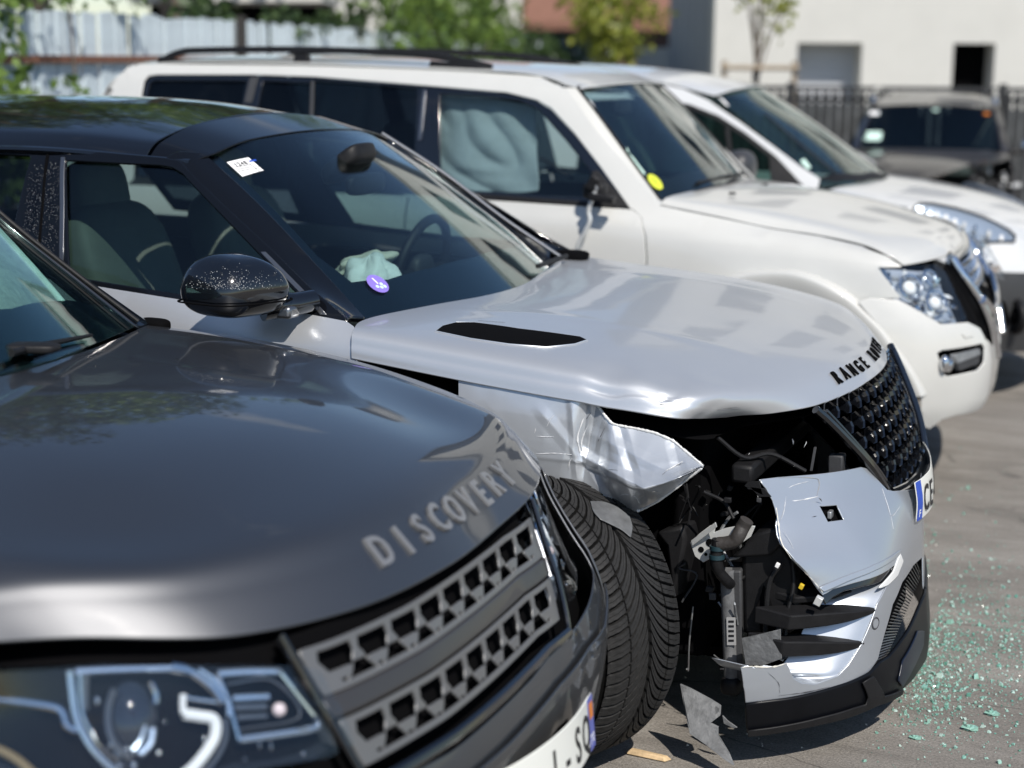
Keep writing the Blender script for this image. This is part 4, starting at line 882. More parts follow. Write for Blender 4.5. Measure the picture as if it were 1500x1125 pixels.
# scoop behind the side opening: silver wall running inward, dark back
scp_o = [(1313, 832), (1300, 858), (1286, 885), (1275, 915), (1262, 945), (1243, 975), (1228, 990), (1195, 1003), (1175, 1002), (1160, 990)]
rows = []
for k, q in enumerate(scp_o):
    p, n_ = vfront.px('V', *q); d = np.array([-.05, -.030, .004]) if k < 7 else np.array([-.07, .0, .006]); rows.append([p-n_*.004, p+d*.7, p+d*1.7, p+d*3.0])
netpanel('scoop_wall', rows, SILVERB, bumper, 5, 5, False, .003, (.3, -1, 0))
patch('scoop_back', 'V', vfront, [(1165, 830), (1318, 812), (1300, 900), (1240, 1000), (1150, 1000), (1140, 900)], VOID, V, 'X', 1, (), .05, .03, .004, -.13)
def blade(name, p_in, p_out, w, hgt, m, par, bend=.0):
    """wedge-shaped slat from its broken inner end to the pointed outer end"""
    a, b = np.array(p_in), np.array(p_out); mb = MB(); n = 8; prev = None; V_ = []
    for i in range(n+1):
        t = i/n; c = a+(b-a)*t+np.array([.02*math.sin(math.pi*t), 0, 0]); ww = w*(1-.80*t**1.6); hh = hgt*(1-.70*t**2)
        V_ += [c+np.array([0, 0, hh*.5]), c+np.array([-ww, .015, hh*.5+.008]), c+np.array([-ww, .015, -hh*.5+.002]), c+np.array([-.006, 0, -hh*.5])]
    F = [(0, 1, 2, 3), tuple(4*n+k for k in (3, 2, 1, 0))]+[(4*i+k, 4*i+4+k, 4*i+4+(k+1) % 4, 4*i+(k+1) % 4) for i in range(n) for k in range(4)]
    o = rawmesh(name, V_, F, m, par); b_ = o.modifiers.new('b', 'BEVEL'); b_.width = .004; b_.segments = 2; return o
hp = lambda x, y, o_=0: (lambda q: q[0]+q[1]*o_)(vfront.px('V', x, y))
blade('slat', hp(1168, 916, -.03), hp(1283, 896, .002), .10, .040, BLACK, bumper)
blade('slat', hp(1156, 956, -.03), hp(1267, 945, .002), .10, .042, BLACK, bumper)
blade('slat', hp(1190, 880, -.07), hp(1262, 868, -.03), .08, .018, BLACK, bumper)
# daytime-light blade and pale light guide
patch('light_blade', 'V', vfront, [(1208, 872), (1214, 864), (1240, 857), (1275, 848), (1305, 833), (1312, 838), (1300, 849), (1270, 857), (1240, 864), (1222, 874), (1212, 884)], GLOSS, bumper, 'X', 1, (), .03, .009, .006, -.006)
patch('light_guide', 'V', vfront, [(1318, 812), (1322, 822), (1314, 842), (1300, 856), (1287, 861), (1298, 850), (1308, 838), (1314, 822)], mat('pale_light_guide', (.68, .69, .68), .25, coat=.6), bumper, 'X', 1, (), .03, .009, .006, .003)
sp, sn = vfront.px('V', 1282, 913); sa = np.cross(sn, [0, 0, 1.]); sa /= np.linalg.norm(sa); sb = np.cross(sa, sn)
mb = MB().tube([sp+sn*.001+.0155*(math.cos(t)*sa+math.sin(t)*sb) for t in np.linspace(0, 6.283, 30, endpoint=False)], .0016, 6, True); mb.build('parking_sensor', DKSC, bumper, True)
disc(sp+sn*.0004, sa, sb, sn, .0125, .0018).build('sensor_face', SILVERB, bumper)
# lower mesh and gloss black lip
MESHM = mat('mesh_plastic', (.05, .05, .052), .35, coat=.4)
patch('intake_back', 'V', vfront, [(1276, 990), (1290, 960), (1303, 905), (1325, 850), (1345, 815), (1358, 800), (1352, 880), (1325, 930), (1305, 965)], VOID, V, 'X', 1, (), .04, .02, .004, -.05)
im = None
for k in range(34):
    t = k/33; a = np.array([1281, 980])*(1-t)+np.array([1347, 822])*t; b = np.array([1303, 968])*(1-t)+np.array([1356, 842])*t
    pts = []
    for j in range(13):
        u_ = j/12; q = a+(b-a)*u_; p, n_ = vfront.px('V', *q); pts.append(p-n_*(.012+.006*math.sin(j*math.pi))+np.array([0, 0, .007*math.sin(j*math.pi*.5*2+k*math.pi)]))
    MB().tube(pts, .0020, 5).build('mesh_strand', MESHM, bumper, True)
patch('front_lip', 'V', vfront, [(1094, 1031), (1130, 1027), (1160, 1023), (1200, 1014), (1240, 1002), (1272, 987), (1286, 972), (1300, 963), (1318, 940), (1338, 905), (1351, 875), (1362, 835), (.858, -.10, .3), (.86, .2, .29), (.85, .5, .24), (.7, .75, .18), (.4, .945, .19), (.4, .945, .06), (.7, .75, .08), (.85, .4, .10), (.87, 0, .11), (.87, -.3, .105), (1312, 1012), (1280, 1025), (1245, 1040), (1200, 1052), (1150, 1062), (1096, 1070)], LIPBLK, V, 'X', 1, (), .03, .012, .012, .008)
patch('lip_facet', 'V', vfront, [(1310, 995), (1316, 968), (1338, 925), (1347, 925), (1346, 945), (1330, 980), (1316, 1003)], mat('sky_tinted_black', (.006, .010, .022), .3, spec=.4), V, 'X', 1, (), .03, .012, .006, .014)  # blue in the colour paints the sky reflected in this facet
patch('lip_rim', 'V', vfront, [(1094, 1066), (1150, 1058), (1200, 1047), (1245, 1034), (1262, 1029), (1266, 1018), (1258, 998), (1272, 990), (1288, 1018), (1315, 1008), (1313, 1014), (1280, 1028), (1245, 1043), (1200, 1055), (1150, 1065), (1095, 1073)], BLACK, V, 'X', 1, (), .03, .012, .006, .018)
# grille
zg = [.56, .62, .7, .78, .86, .93]
vgr = Hull(frows([(-.62, [.70, .68, .655, .625, .59, .555]), (-.5, [.745, .728, .705, .672, .635, .60]), (-.3, [.782, .768, .748, .715, .675, .64]), (-.15, [.795, .782, .762, .728, .688, .65]), (0, [.80, .787, .768, .733, .693, .655])], zg), (1, 0, 0), 10, 10, True)
gr = patch('grille', 'V', vgr, [(.66, -.53, .885), (.77, -.295, .622), (.78, -.15, .606), (.78, 0, .602), (.78, .15, .606), (.77, .295, .622), (.66, .53, .885), (.67, .3, .895), (.68, 0, .90), (.67, -.3, .895)], VOID, V, 'X', 1, (), .05, .02, .004, -.045)
for kz in range(6):
    for ky in range(-7, 8):
        y = ky*.082+(.041 if kz % 2 else 0); z = .640+kz*.048; lim = .275+(.86-.275-.335)*(z-.625)/.26*.93
        if abs(y) > lim+.0 or z > .895: continue
        pts = []
        for (dy, dz) in ((-.036, .004), (-.020, .021), (.008, .023), (.020, .010), (.036, .004), (.036, -.010), (.020, -.025), (-.008, -.023), (-.020, -.012), (-.036, -.008)):
            p, n_ = vgr.axis((0, y+dy*1.12, z+dz*.98), 'X', 1); pts.append((p, n_))
        mb = MB(); n8 = len(pts); Vv = [p+n_*.002 for p, n_ in pts]+[p+(pts[0][0]*0)+n_*(-.002) for p, n_ in pts]
        c_ = sum(p for p, _ in pts)/n8; Vv += [c_+(p-c_)*.72-n_*.030 for p, n_ in pts]+[c_+(p-c_)*.88-n_*.002 for p, n_ in pts]
        F = []
        for i in range(n8):
            j = (i+1) % n8; F += [(i, j, 3*n8+j, 3*n8+i), (3*n8+i, 3*n8+j, 2*n8+j, 2*n8+i), (j, i, n8+i, n8+j)]
        o = rawmesh('grille_cell', Vv, F, MESHM if False else GLOSS, gr)
def gframe(pts_, w, m, name, off=.004):
    P = [vgr.axis((0, y, z), 'X', 1) for y, z in densify(pts_, .03, False)+[np.array(pts_[-1])]]; MB().tube([p+n_*off for p, n_ in P], w, 8).build(name, m, gr, True)
for s in (-1, 1):
    gframe([(s*.545, .893), (s*.52, .868), (s*.40, .735), (s*.315, .632), (s*.28, .615)], .012, GLOSS, 'grille_frame', .012)
    gframe([(s*.50, .882), (s*.385, .745), (s*.29, .640)], .007, GLOSS, 'grille_frame', .010)
gframe([(-.30, .615), (-.15, .600), (0, .596), (.15, .600), (.30, .615)], .013, GLOSS, 'grille_frame', .012)
gframe([(-.28, .63), (-.15, .617), (0, .613), (.15, .617), (.28, .63)], .006, GLOSS, 'grille_frame', .014)
# licence plate, slightly bowed round the nose
zz = [.46, .56, .68, .76]
def plx(y): return .868-.09*abs(y/.5)**2.0-.15*max(0, y+.14)
pl_rows = [[(plx(y)+.006-.18*max(0, z-.60), y, z) for z in (.545, .60, .655)] for y in (-.262, -.2, -.1, 0, .1, .2, .262)]
vplate = netpanel('licence_plate', pl_rows, PLATE, V, 4, 4, False, .003, (1, 0, 0)); vph = Hull(pl_rows, (1, 0, 0), 6, 6)
patch('blue_band', 'V', vph, [(1, -.262, .545), (1, -.262, .655), (1, -.222, .655), (1, -.222, .545)], INKBLUE, vplate, 'X', 1, (), .02, .02, .0006, .0012)
def plate_text(word, y0, step, z, hull, m, par, size, sx):
    def place(i, n):
        p, n_ = hull.axis((0, y0+step*i, z), 'X', 1); t = np.array([0, 1., 0]); t -= n_*(t@n_); t /= np.linalg.norm(t); return p+n_*.0004, t, np.cross(n_, t)
    letters(word, place, m, par, size, 'character', .012, sx, .0012)
plate_text('CE-0', -.185, .062, .60, vph, INK, vplate, .105, .75)
plate_text('F', -.242, .03, .565, vph, PAPER, vplate, .03, .9)
# things showing in the broken corner
cool = MB().prism([at('V', 1060, 836, 'Y', -.735), at('V', 1086, 836, 'Y', -.735), at('V', 1088, 1000, 'Y', -.735), at('V', 1062, 1000, 'Y', -.735)], (-.01, .09, 0)).build('oil_cooler', DULL if False else GREYPL, V, bevel=.006)
a, b = at('V', 1061, 836, 'Y', -.737), at('V', 1070, 836, 'Y', -.737)
MB().tube([at('V', 1066, 834, 'Y', -.725), at('V', 1072, 1000, 'Y', -.725)], .021, 12).build('cooler_tank', mat('grey_tank', (.13, .133, .138), .45, noise=.3, nscale=30), cool, True)
blob('cooler_foot', at('V', 1072, 1003, 'Y', -.725), ((.028, 0, 0), (0, .03, 0), (0, 0, .026)), BLACK, cool)
MB().prism([at('V', 1064, 905, 'Y', -.750), at('V', 1077, 905, 'Y', -.750), at('V', 1078, 945, 'Y', -.750), at('V', 1065, 945, 'Y', -.750)], (0, .004, 0)).build('barcode_label', mat('grey_label', (.33, .33, .33), .6), cool)
for k in range(5): MB().prism([at('V', 1067, 909+k*7, 'Y', -.7512), at('V', 1075, 909+k*7, 'Y', -.7512), at('V', 1075, 912+k*7, 'Y', -.7512), at('V', 1067, 912+k*7, 'Y', -.7512)], (0, .001, 0)).build('barcode_line', INK, cool)
MB().prism([at('V', *p, 'Y', -.715) for p in ((1086, 812), (1120, 780), (1140, 782), (1146, 800), (1165, 830), (1172, 915), (1158, 930), (1088, 930))], (-.02, .14, 0)).build('washer_tank', BLACK, V, bevel=.012)
MB().prism([at('V', *p, 'Y', -.735) for p in ((1070, 818), (1105, 782), (1140, 772), (1148, 795), (1128, 815))], (0, .1, .0)).build('headlight_mount', BLACK, V, bevel=.008)
def sheetpoly(name, pts, m, par, thick=(0, .004, 0), bevel=.0008): return MB().prism([np.array(p) for p in pts], thick).build(name, m, par, bevel=bevel)
A_ = lambda x, y, v=-.76, ax='Y': at('V', x, y, ax, v)
br_ = sheetpoly('steel_bracket', [A_(1011, 795), A_(1024, 782), A_(1040, 770), A_(1049, 768), A_(1046, 780), A_(1062, 774), A_(1090, 769), A_(1106, 771), A_(1100, 786), A_(1080, 800), A_(1052, 812), A_(1030, 824), A_(1018, 815)], ZINC, V, (.0, .006, 0))
sheetpoly('bracket_flange', [A_(1012, 792, -.77), A_(1048, 765, -.79), A_(1050, 772, -.79), A_(1014, 800, -.77)], ZINC, br_)
for x, y, r_ in ((1027, 805, .008), (1034, 812, .0045), (1040, 795, .011)):
    c = A_(x, y, -.7605); disc(c, np.array([1., 0, 0]), np.array([0, 0, 1.]), np.array([0, -1., 0]), r_, .001, 16).build('bolt_hole', VOID, br_)
MB().tube(cr1([A_(1094, 762, -.79), A_(1088, 772, -.79), A_(1082, 784, -.80), A_(1076, 792, -.80), A_(1064, 796, -.80), A_(1052, 797, -.80)], 5), .0185, 14).build('rubber_hose', mat('hose_rubber', (.035, .031, .029), .6, bump=.2, bscale=90), V, True)
MB().tube(cr1([A_(1052, 790, -.80), A_(1050, 806, -.80), A_(1049, 822, -.80), A_(1054, 838, -.79), A_(1064, 850, -.77), A_(1070, 856, -.75)], 5), [.016]*6+[.0165]*8+[.0145]*12, 14).build('hose_elbow', BLACK, V, True)
for x, y in ((1051, 802), (1050, 815)): MB().tube([A_(x, y-3, -.80), A_(x, y+3, -.80)], .0205, 14).build('hose_clip', mat('teal_clip', (.012, .035, .045), .45), V, True)
MB().tube(cr1([A_(1145, 825, -.74), A_(1128, 850, -.75), A_(1122, 900, -.76), A_(1120, 960, -.77)], 6), .007, 8).build('cable', BLACK, V, True)
MB().tube(cr1([A_(1160, 820, -.72), A_(1162, 860, -.73), A_(1152, 905, -.75), A_(1150, 950, -.77)], 6), .0055, 8).build('cable', BLACK, V, True)
MB().tube(cr1([A_(1148, 905, -.75), A_(1140, 930, -.77), A_(1150, 965, -.78)], 6), .009, 8).build('cable', GREYPL, V, True)
crump = [A_(1086, 935, -.80), A_(1110, 930, -.82), A_(1143, 922, -.80), A_(1145, 965, -.82), A_(1118, 975, -.81), A_(1092, 974, -.82)]
sheetpoly('torn_liner_flap', crump, LINER, V, (0, .004, 0))
for x, y, m_, s_ in ((1139, 828, PAPER, .010), (1174, 859, mat('yellow_clip', (.6, .42, .02), .5), .011), (1147, 913, PAPER, .009), (1199, 880, ZINC, .018), (1150, 952, BROKEN, .014), (1146, 962, BROKEN, .014)):
    MB().box(A_(x, y, -.77), (s_, s_, s_*1.2), Matrix.Rotation(.4, 3, 'Y')).build('snapped_clip', m_, V, bevel=.001)
for pts in ([(1112, 705), (1095, 706), (1090, 712), (1118, 726)], [(1098, 713), (1120, 716), (1130, 728), (1112, 728)]): sheetpoly('snapped_tab', [A_(x, y, -.74) for x, y in pts], BLACK, V)
sheetpoly('headlight_strut', [A_(1192, 655, -.48), A_(1196, 655, -.48), A_(1190, 690, -.50), A_(1186, 690, -.50)], GREYPL, V); MB().box(A_(1226, 680, -.42), (.04, .05, .06)).build('lamp_plug', GREYPL, V, bevel=.005)
MB().tube(cr1([A_(1050, 640, -.7), A_(1090, 670, -.66), A_(1130, 665, -.6), A_(1180, 690, -.56)], 6), .006, 8).build('loom', BLACK, V, True)
MB().tube(cr1([A_(1030, 720, -.75), A_(1060, 735, -.72), A_(1075, 760, -.74)], 6), .005, 8).build('loom', BLACK, V, True)
MB().prism([A_(x, y, -.70) for x, y in ((960, 780), (1000, 770), (1005, 790), (998, 830), (985, 880), (975, 800))], (.02, .12, 0)).build('strut_cover', BLACK, V, bevel=.01)
g_ = random.Random(12)
for k in range(26):
    x, y = g_.uniform(1000, 1230), g_.uniform(630, 880); v_ = g_.uniform(-.66, -.5); c = A_(x, y, v_); d = np.array([g_.gauss(0, .012), g_.gauss(0, .006), g_.gauss(0, .012)])
    MB().prism([c, c+d, c+d*.6+np.array([.003, 0, .002])], (0, .002, 0)).build('paint_chip', SCUFF if k % 3 else DULL, V)
g_ = random.Random(31)
for k in range(16):
    x, y = g_.uniform(1000, 1110), g_.uniform(700, 960); v_ = g_.uniform(-.74, -.6); P_ = [A_(x, y, v_)]
    for _ in range(3): x += g_.gauss(0, 26); y += g_.gauss(10, 26); P_.append(A_(min(1118 if y < 820 else 1160, max(995, x)), min(980, max(680, y)), v_+g_.gauss(0, .02)))
    MB().tube(cr1(P_, 6), g_.uniform(.0015, .0045), 6).build('loose_wire', [BLACK, GREYPL, BLACK, DULL][k % 4], V, True)
for k in range(14):
    x, y = g_.uniform(1030, 1112), g_.uniform(700, 930)
    MB().box(A_(x, y, g_.uniform(-.74, -.62)), (g_.uniform(.008, .022), g_.uniform(.008, .02), g_.uniform(.006, .022)), Matrix.Rotation(g_.uniform(-.6, .6), 3, 'Y')).build('snapped_clip', [BLACK, GREYPL, BLACK][k % 3], V, bevel=.002)
# ---------------- front wheel, steered and knocked back
steer = .42; WC = np.array([.0, -.945, .372]); AX = np.array([-math.sin(steer), -math.cos(steer), 0])     # axis points to the outer face
prof = [(-.105, .235), (-.125, .25), (-.137, .285), (-.137, .315), (-.128, .340), (-.115, .3535), (-.09, .3585), (-.04, .361), (0, .3615), (.04, .361), (.09, .3585), (.115, .3535), (.128, .340), (.137, .315), (.137, .285), (.125, .25), (.105, .235)]
prof = [(h_*1.0, r_*1.035) for h_, r_ in prof]
def wheel(parent, c, ax, tread, name='wheel', rim=True):
    v, f = lathe(prof, c, ax, 96); ty = rawmesh(name, v, f, RUBBER, parent, True)
    if tread: ty.data.materials[0] = GROOVE
    if rim:
        v, f = lathe([(-.10, .236), (-.10, .225), (.05, .21), (.085, .215), (.105, .236)], c, ax, 64); rm = rawmesh('rim', v, f, SATIN, ty, True)
        a3 = Vector(ax); e1 = a3.orthogonal().normalized(); e2 = a3.cross(e1); mb = MB()
        for k in range(5):
            for dk in (-.14, .14):
                w = 6.283*k/5+dk; d = np.array(e1*math.cos(w)+e2*math.sin(w)); mb.tube([np.array(c)+np.array(ax)*.06+d*.03, np.array(c)+np.array(ax)*.085+d*.21], [.022, .014], 6)
        mb.tube([np.array(c)+np.array(ax)*.02, np.array(c)+np.array(ax)*.075], .05, 16); mb.build('spoke', SATIN, ty, True)
    if not tread: return ty
    e1 = np.array([0, 0, 1.]); e2 = np.cross(ax, e1); PITCH_N = 75; dth = 2*math.pi/PITCH_N
    rad = lambda s: .3835-.018*max(0, (abs(s)-.07)/.06)**2.2-.0008*(abs(s)/.07)
    slant = lambda s: .30*(1-math.exp(-abs(s)/.040))+.02*abs(s)/.13
    fwd = np.cross(e1, ax)                                   # which way round is up at the front
    def pt(s, th, r_):
        return ax*s+r_*(np.cos(th)*e2+np.sin(th)*e1)
    segs = [(.006, .066), (.071, .131)]
    for side in (-1, 1):
        for bi, (s0, s1) in enumerate(segs):
            protos = []
            V_, F_ = [], []
            for part in ((0, .34), (.39, .72)):
                k0 = len(V_); ns = 8
                for i in range(ns+1):
                    s = s0+(s1-s0)*i/ns; b0 = slant(s)*1.0+(dth*.5 if side > 0 else 0)
                    wob = .006*math.sin(i*2.2)
                    for th, r_ in ((b0+dth*part[0]+wob*.3, rad(s)), (b0+dth*part[1]+wob*.3, rad(s)), (b0+dth*part[1]+.006, (.3645)), (b0+dth*part[0]-.006, .3645)): V_.append((side*s, th, r_))
                for i in range(ns):
                    for q in range(4): F_.append((k0+4*i+q, k0+4*i+(q+1) % 4, k0+4*i+4+(q+1) % 4, k0+4*i+4+q))
                F_ += [(k0+3, k0+2, k0+1, k0), tuple(k0+4*ns+q for q in range(4))]
            me = bpy.data.meshes.new('tread_block'); me.from_pydata([tuple(pt(*q)) for q in V_], [], F_ if side > 0 else [f_[::-1] for f_ in F_]); me.update(); me.materials.append(RUBBER)
            for k in range(PITCH_N):
                o = bpy.data.objects.new('tread_block', me); COL.objects.link(o); o.parent = ty
                o.matrix_local = Matrix.Translation(Vector(c)) @ Matrix.Rotation(dth*(k-PITCH_N/2), 4, Vector(ax))
    return ty
tyre = wheel(V, WC, AX, True); tyc = MeshCast(tyre)
# grey liner scrap lying over the tyre
sc_ = []
for col in ([(866, 734), (870, 748), (880, 760)], [(884, 735), (890, 750), (897, 768)], [(903, 742), (910, 758), (912, 776)], [(922, 756), (926, 770), (924, 786)]):
    r_ = []
    for x, y in col:
        o, d = ray('V', x, y); h = tyc.cast(o, d); r_.append((h[0] if h else at('V', x, y, 'Y', -.95))-d*.028)
    sc_.append(r_)
netpanel('liner_scrap', sc_, mat('grey_scrap', (.15, .155, .16), .4, .3, noise=.3, nscale=25), V, 5, 5, False, .003, (0, -1, .5))
wheel(V, np.array([-.05, .82, .365]), np.array([0, 1., 0]), False); wheel(V, np.array([-2.9, -.82, .365]), np.array([0, -1., 0]), False); wheel(V, np.array([-2.9, .82, .365]), np.array([0, 1., 0]), False)
# torn plastic lying under the corner
tp = thing('torn_plastic_sheet', 'torn grey wheel-arch plastic lying under the silver SUV beside the tyre', 'plastic sheet', (.42, -.9, 0)); t0_ = np.array(tp.location)
sheetpoly('sheet', [at('V', x, y, 'Y', v_)-t0_ for x, y, v_ in ((996, 1003, -.86), (1012, 1010, -.86), (1040, 1025, -.87), (1056, 1035, -.88), (1055, 1048, -.90), (1040, 1060, -.90), (1052, 1066, -.9), (1052, 1078, -.9), (1068, 1105, -.92), (1075, 1122, -.95), (1060, 1112, -.95), (1032, 1090, -.93), (1010, 1075, -.92), (1004, 1045, -.88))], LINER, tp, (0, .006, .002))
sheetpoly('flap', [at('V', x, y, 'Y', -.88)-t0_ for x, y in ((1058, 1048), (1066, 1056), (1080, 1066), (1074, 1067), (1060, 1060))], LINER, tp, (0, .005, 0))

# ================================================================== GREY SUV (nearest)
D = vehicle('grey_suv', 'D', 'dark grey metallic SUV parked nearest the camera with bonnet lettering', 'suv')
dh = [[(-.555, .865, 1.085), (-.27, .875, 1.075), (.02, .88, 1.048), (.23, .872, 1.015), (.36, .85, .978), (.405, .838, .948), (.455, .825, .908)],
      [(-.545, .80, 1.096), (-.25, .80, 1.082), (.04, .79, 1.056), (.28, .77, 1.018), (.425, .745, .980), (.48, .730, .945), (.538, .715, .894)],
      [(-.46, .60, 1.102), (-.14, .59, 1.084), (.17, .575, 1.05), (.43, .56, 1.00), (.585, .55, .970), (.648, .545, .927), (.712, .54, .872)],
      [(-.36, .32, 1.110), (-.04, .31, 1.098), (.27, .30, 1.062), (.53, .295, 1.008), (.68, .29, .968), (.742, .29, .918), (.802, .288, .860)],
      [(-.305, 0, 1.112), (.01, 0, 1.101), (.31, 0, 1.066), (.56, 0, 1.012), (.70, 0, .969), (.76, 0, .918), (.817, 0, .858)]]
dh = [[(x, -y, z) for x, y, z in r] for r in dh]
dl = [[(x, -y, z) for x, y, z in r] for r in dh]
for i, xs in ((0, (.41, .475, .535)), (1, (.51, .585, .655)), (2, (.60, .67, .735)), (3, (.665, .722, .779))):
    for k, x in enumerate(xs): dl[i][4+k] = (x, dl[i][4+k][1], dl[i][4+k][2])
dall = dh+dl[-2::-1]
def warpD(A): A = np.asarray(A, float).copy(); A[..., 0] += np.interp(A[..., 1], [-.95, -.7, -.4, -.17, 0, .15, .3, .5, .65, .78, .88, .95], [0, 0, .015, .012, -.004, -.016, -.026, -.012, .02, .05, .05, .04]); return A
dhood = netpanel('bonnet', dall, GREY, D, 12, 12, False, .008, (0, 0, 1))
HD = GridHull(netpts(dall, 12, 12), (0, 0, 1))
LIPD = [(-.72, .53), (-.54, .715), (-.29, .80), (-.1, .815), (0, .81), (.15, .795), (.29, .778), (.54, .735), (.72, .66)]
hood_text('DISCOVERY', -.15, .455, .052, LIPD, HD, mat('letter_grey', (.30, .30, .30), .35, .6), D, .088, .022, .80, .006)
zf = [.15, .3, .45, .55, .65, .72, .80, .87]
dfront = Hull(frows([(-.94, [.36, .40, .43, .43, .40, .36, .32, .30]), (-.88, [.52, .57, .60, .60, .56, .51, .46, .44]), (-.78, [.67, .72, .75, .75, .71, .655, .60, .57]), (-.65, [.77, .815, .84, .835, .80, .755, .71, .68]),
    (-.5, [.85, .88, .90, .89, .855, .825, .785, .755]), (-.3, [.90, .92, .94, .925, .885, .86, .825, .80]), (0, [.92, .94, .955, .94, .90, .875, .84, .815])], zf), (1, 0, 0), 10, 8, True, warpD)
# black shut gap under the bonnet, radiator back
patch('front_cavity', 'D', dfront, [(1, -.92, .90), (1, -.92, .50), (1, -.45, .48), (1, .45, .48), (1, .92, .50), (1, .92, .90), (1, 0, .88)], VOID, D, 'X', 1, (), .05, .03, .006, -.06)
def dhp(y, z, off=0): p, n_ = dfront.axis((0, y, z), 'X', 1); return p+n_*off
# grille: two bands of pierced satin plastic with a dark bar between
gd_ = patch('grille', 'D', dfront, [(1, -.475, .855), (1, -.40, .615), (1, .40, .615), (1, .475, .855)], VOID, D, 'X', 1, (), .05, .03, .006, -.035)
def band(z0, z1, yl, yr, n):
    holes = []; w = (yr-yl)/n
    for i in range(n):
        a = yl+w*i; b = a+w; m_ = (a+b)/2; hi, lo = z1-.006, z0+.006; mid = lo+(hi-lo)*.48
        holes.append([(a+.004, mid+.014), (a+.010, hi), (b-.010, hi), (b-.004, mid+.014), (b-.020, mid-.008), (a+.020, mid-.008)])
        if i: holes.append([(a-.040, lo), (a+.040, lo), (a+.015, mid-.002), (a-.015, mid-.002)])
        holes.append([(m_-.0065, lo), (m_+.0065, lo), (m_+.010, lo+.009), (m_-.010, lo+.009)])
    return [[(1, y, z) for y, z in h] for h in holes]
patch('grille_band', 'D', dfront, [(1, -.46, .83), (1, -.445, .757), (1, .445, .757), (1, .46, .83)], GRILLEGREY, gd_, 'X', 1, band(.757, .83, -.44, .44, 9), .04, .012, .007, -.002)
patch('grille_band', 'D', dfront, [(1, -.435, .710), (1, -.415, .632), (1, .415, .632), (1, .435, .710)], GRILLEGREY, gd_, 'X', 1, band(.632, .710, -.415, .415, 9), .04, .012, .007, -.002)
patch('grille_bar', 'D', dfront, [(1, -.45, .748), (1, -.44, .722), (1, .44, .722), (1, .45, .748)], mat('brown_black_bar', (.045, .042, .042), .35, .3, .4), gd_, 'X', 1, (), .04, .02, .014, -.002)
for s in (-1, 1):
    P = [dhp(s*y, z, .004) for y, z in ((.487, .862), (.47, .78), (.455, .70), (.43, .615), (.40, .598))]; MB().tube(cr1(P, 4), .007, 8).build('grille_surround', GLOSS, gd_, True)
P = [dhp(y, .600, .004) for y in np.linspace(-.42, .42, 15)]; MB().tube(P, .012, 8).build('grille_surround', GLOSS, gd_, True)
# bumper below the grille
patch('bumper', 'D', dfront, [(1, -.94, .66), (1, -.90, .66), (1, -.80, .62), (1, -.5, .592), (1, -.2, .578), (1, .2, .578), (1, .5, .592), (1, .74, .64), (1, .77, .86), (1, .94, .87), (1, .94, .3), (1, .8, .28), (1, .3, .26), (1, -.3, .26), (1, -.8, .28), (1, -.94, .3)], GREY, D, 'X', 1, ([(1, -.36, .44), (1, -.40, .34), (1, .40, .34), (1, .36, .44)],), .04, .02, .006, 0)
patch('corner_panel', 'D', dfront, [(1, .80, .44), (1, .79, .60), (1, .785, .84), (1, .86, .875), (1, .945, .86), (1, .945, .44)], GREY, D, 'X', 1, (), .04, .02, .006, .014)
patch('bumper_crease', 'D', dfront, [(1, -.60, .545), (1, -.3, .528), (1, 0, .522), (1, .3, .528), (1, .62, .55), (1, .75, .60), (1, .62, .535), (1, .3, .510), (1, 0, .504), (1, -.3, .510), (1, -.6, .53)], GREY, D, 'X', 1, (), .04, .02, .006, .014)
patch('lower_intake', 'D', dfront, [(1, -.42, .46), (1, -.45, .30), (1, .45, .30), (1, .42, .46)], BLACK, D, 'X', 1, (), .05, .03, .006, -.05)
patch('chin', 'D', dfront, [(1, -.93, .285), (1, -.5, .265), (1, 0, .25), (1, .5, .265), (1, .93, .285), (1, .93, .17), (1, 0, .16), (1, -.93, .17)], GREYPL, D, 'X', 1, (), .05, .03, .006, .004)
# licence plate of the grey SUV
dp_rows = [[(.976-.035*abs(y/.26)**2-.10*(z-.42), y, z) for z in (.365, .42, .478)] for y in (-.26, -.13, 0, .13, .26)]
dpl = netpanel('licence_plate', [[(x, y+.155, z) for x, y, z in r] for r in dp_rows], PLATE, D, 4, 4, False, .004, (1, 0, 0)); dph = Hull([[(x, y+.155, z) for x, y, z in r] for r in dp_rows], (1, 0, 0), 6, 6)
patch('blue_band', 'D', dph, [(1, .372, .365), (1, .372, .478), (1, .415, .478), (1, .415, .365)], mat('violet_blue', (.12, .14, .42), .4), dpl, 'X', 1, (), .02, .02, .0008, .0014)
patch('emblem', 'D', dph, [(1, .379, .432), (1, .379, .466), (1, .407, .466), (1, .407, .432)], ORANGE, dpl, 'X', 1, (), .02, .02, .0006, .0026)
plate_text('1-SQ', .155, .063, .42, dph, INK, dpl, .105, .75); plate_text('70', .385, .018, .388, dph, PAPER, dpl, .03, .8)
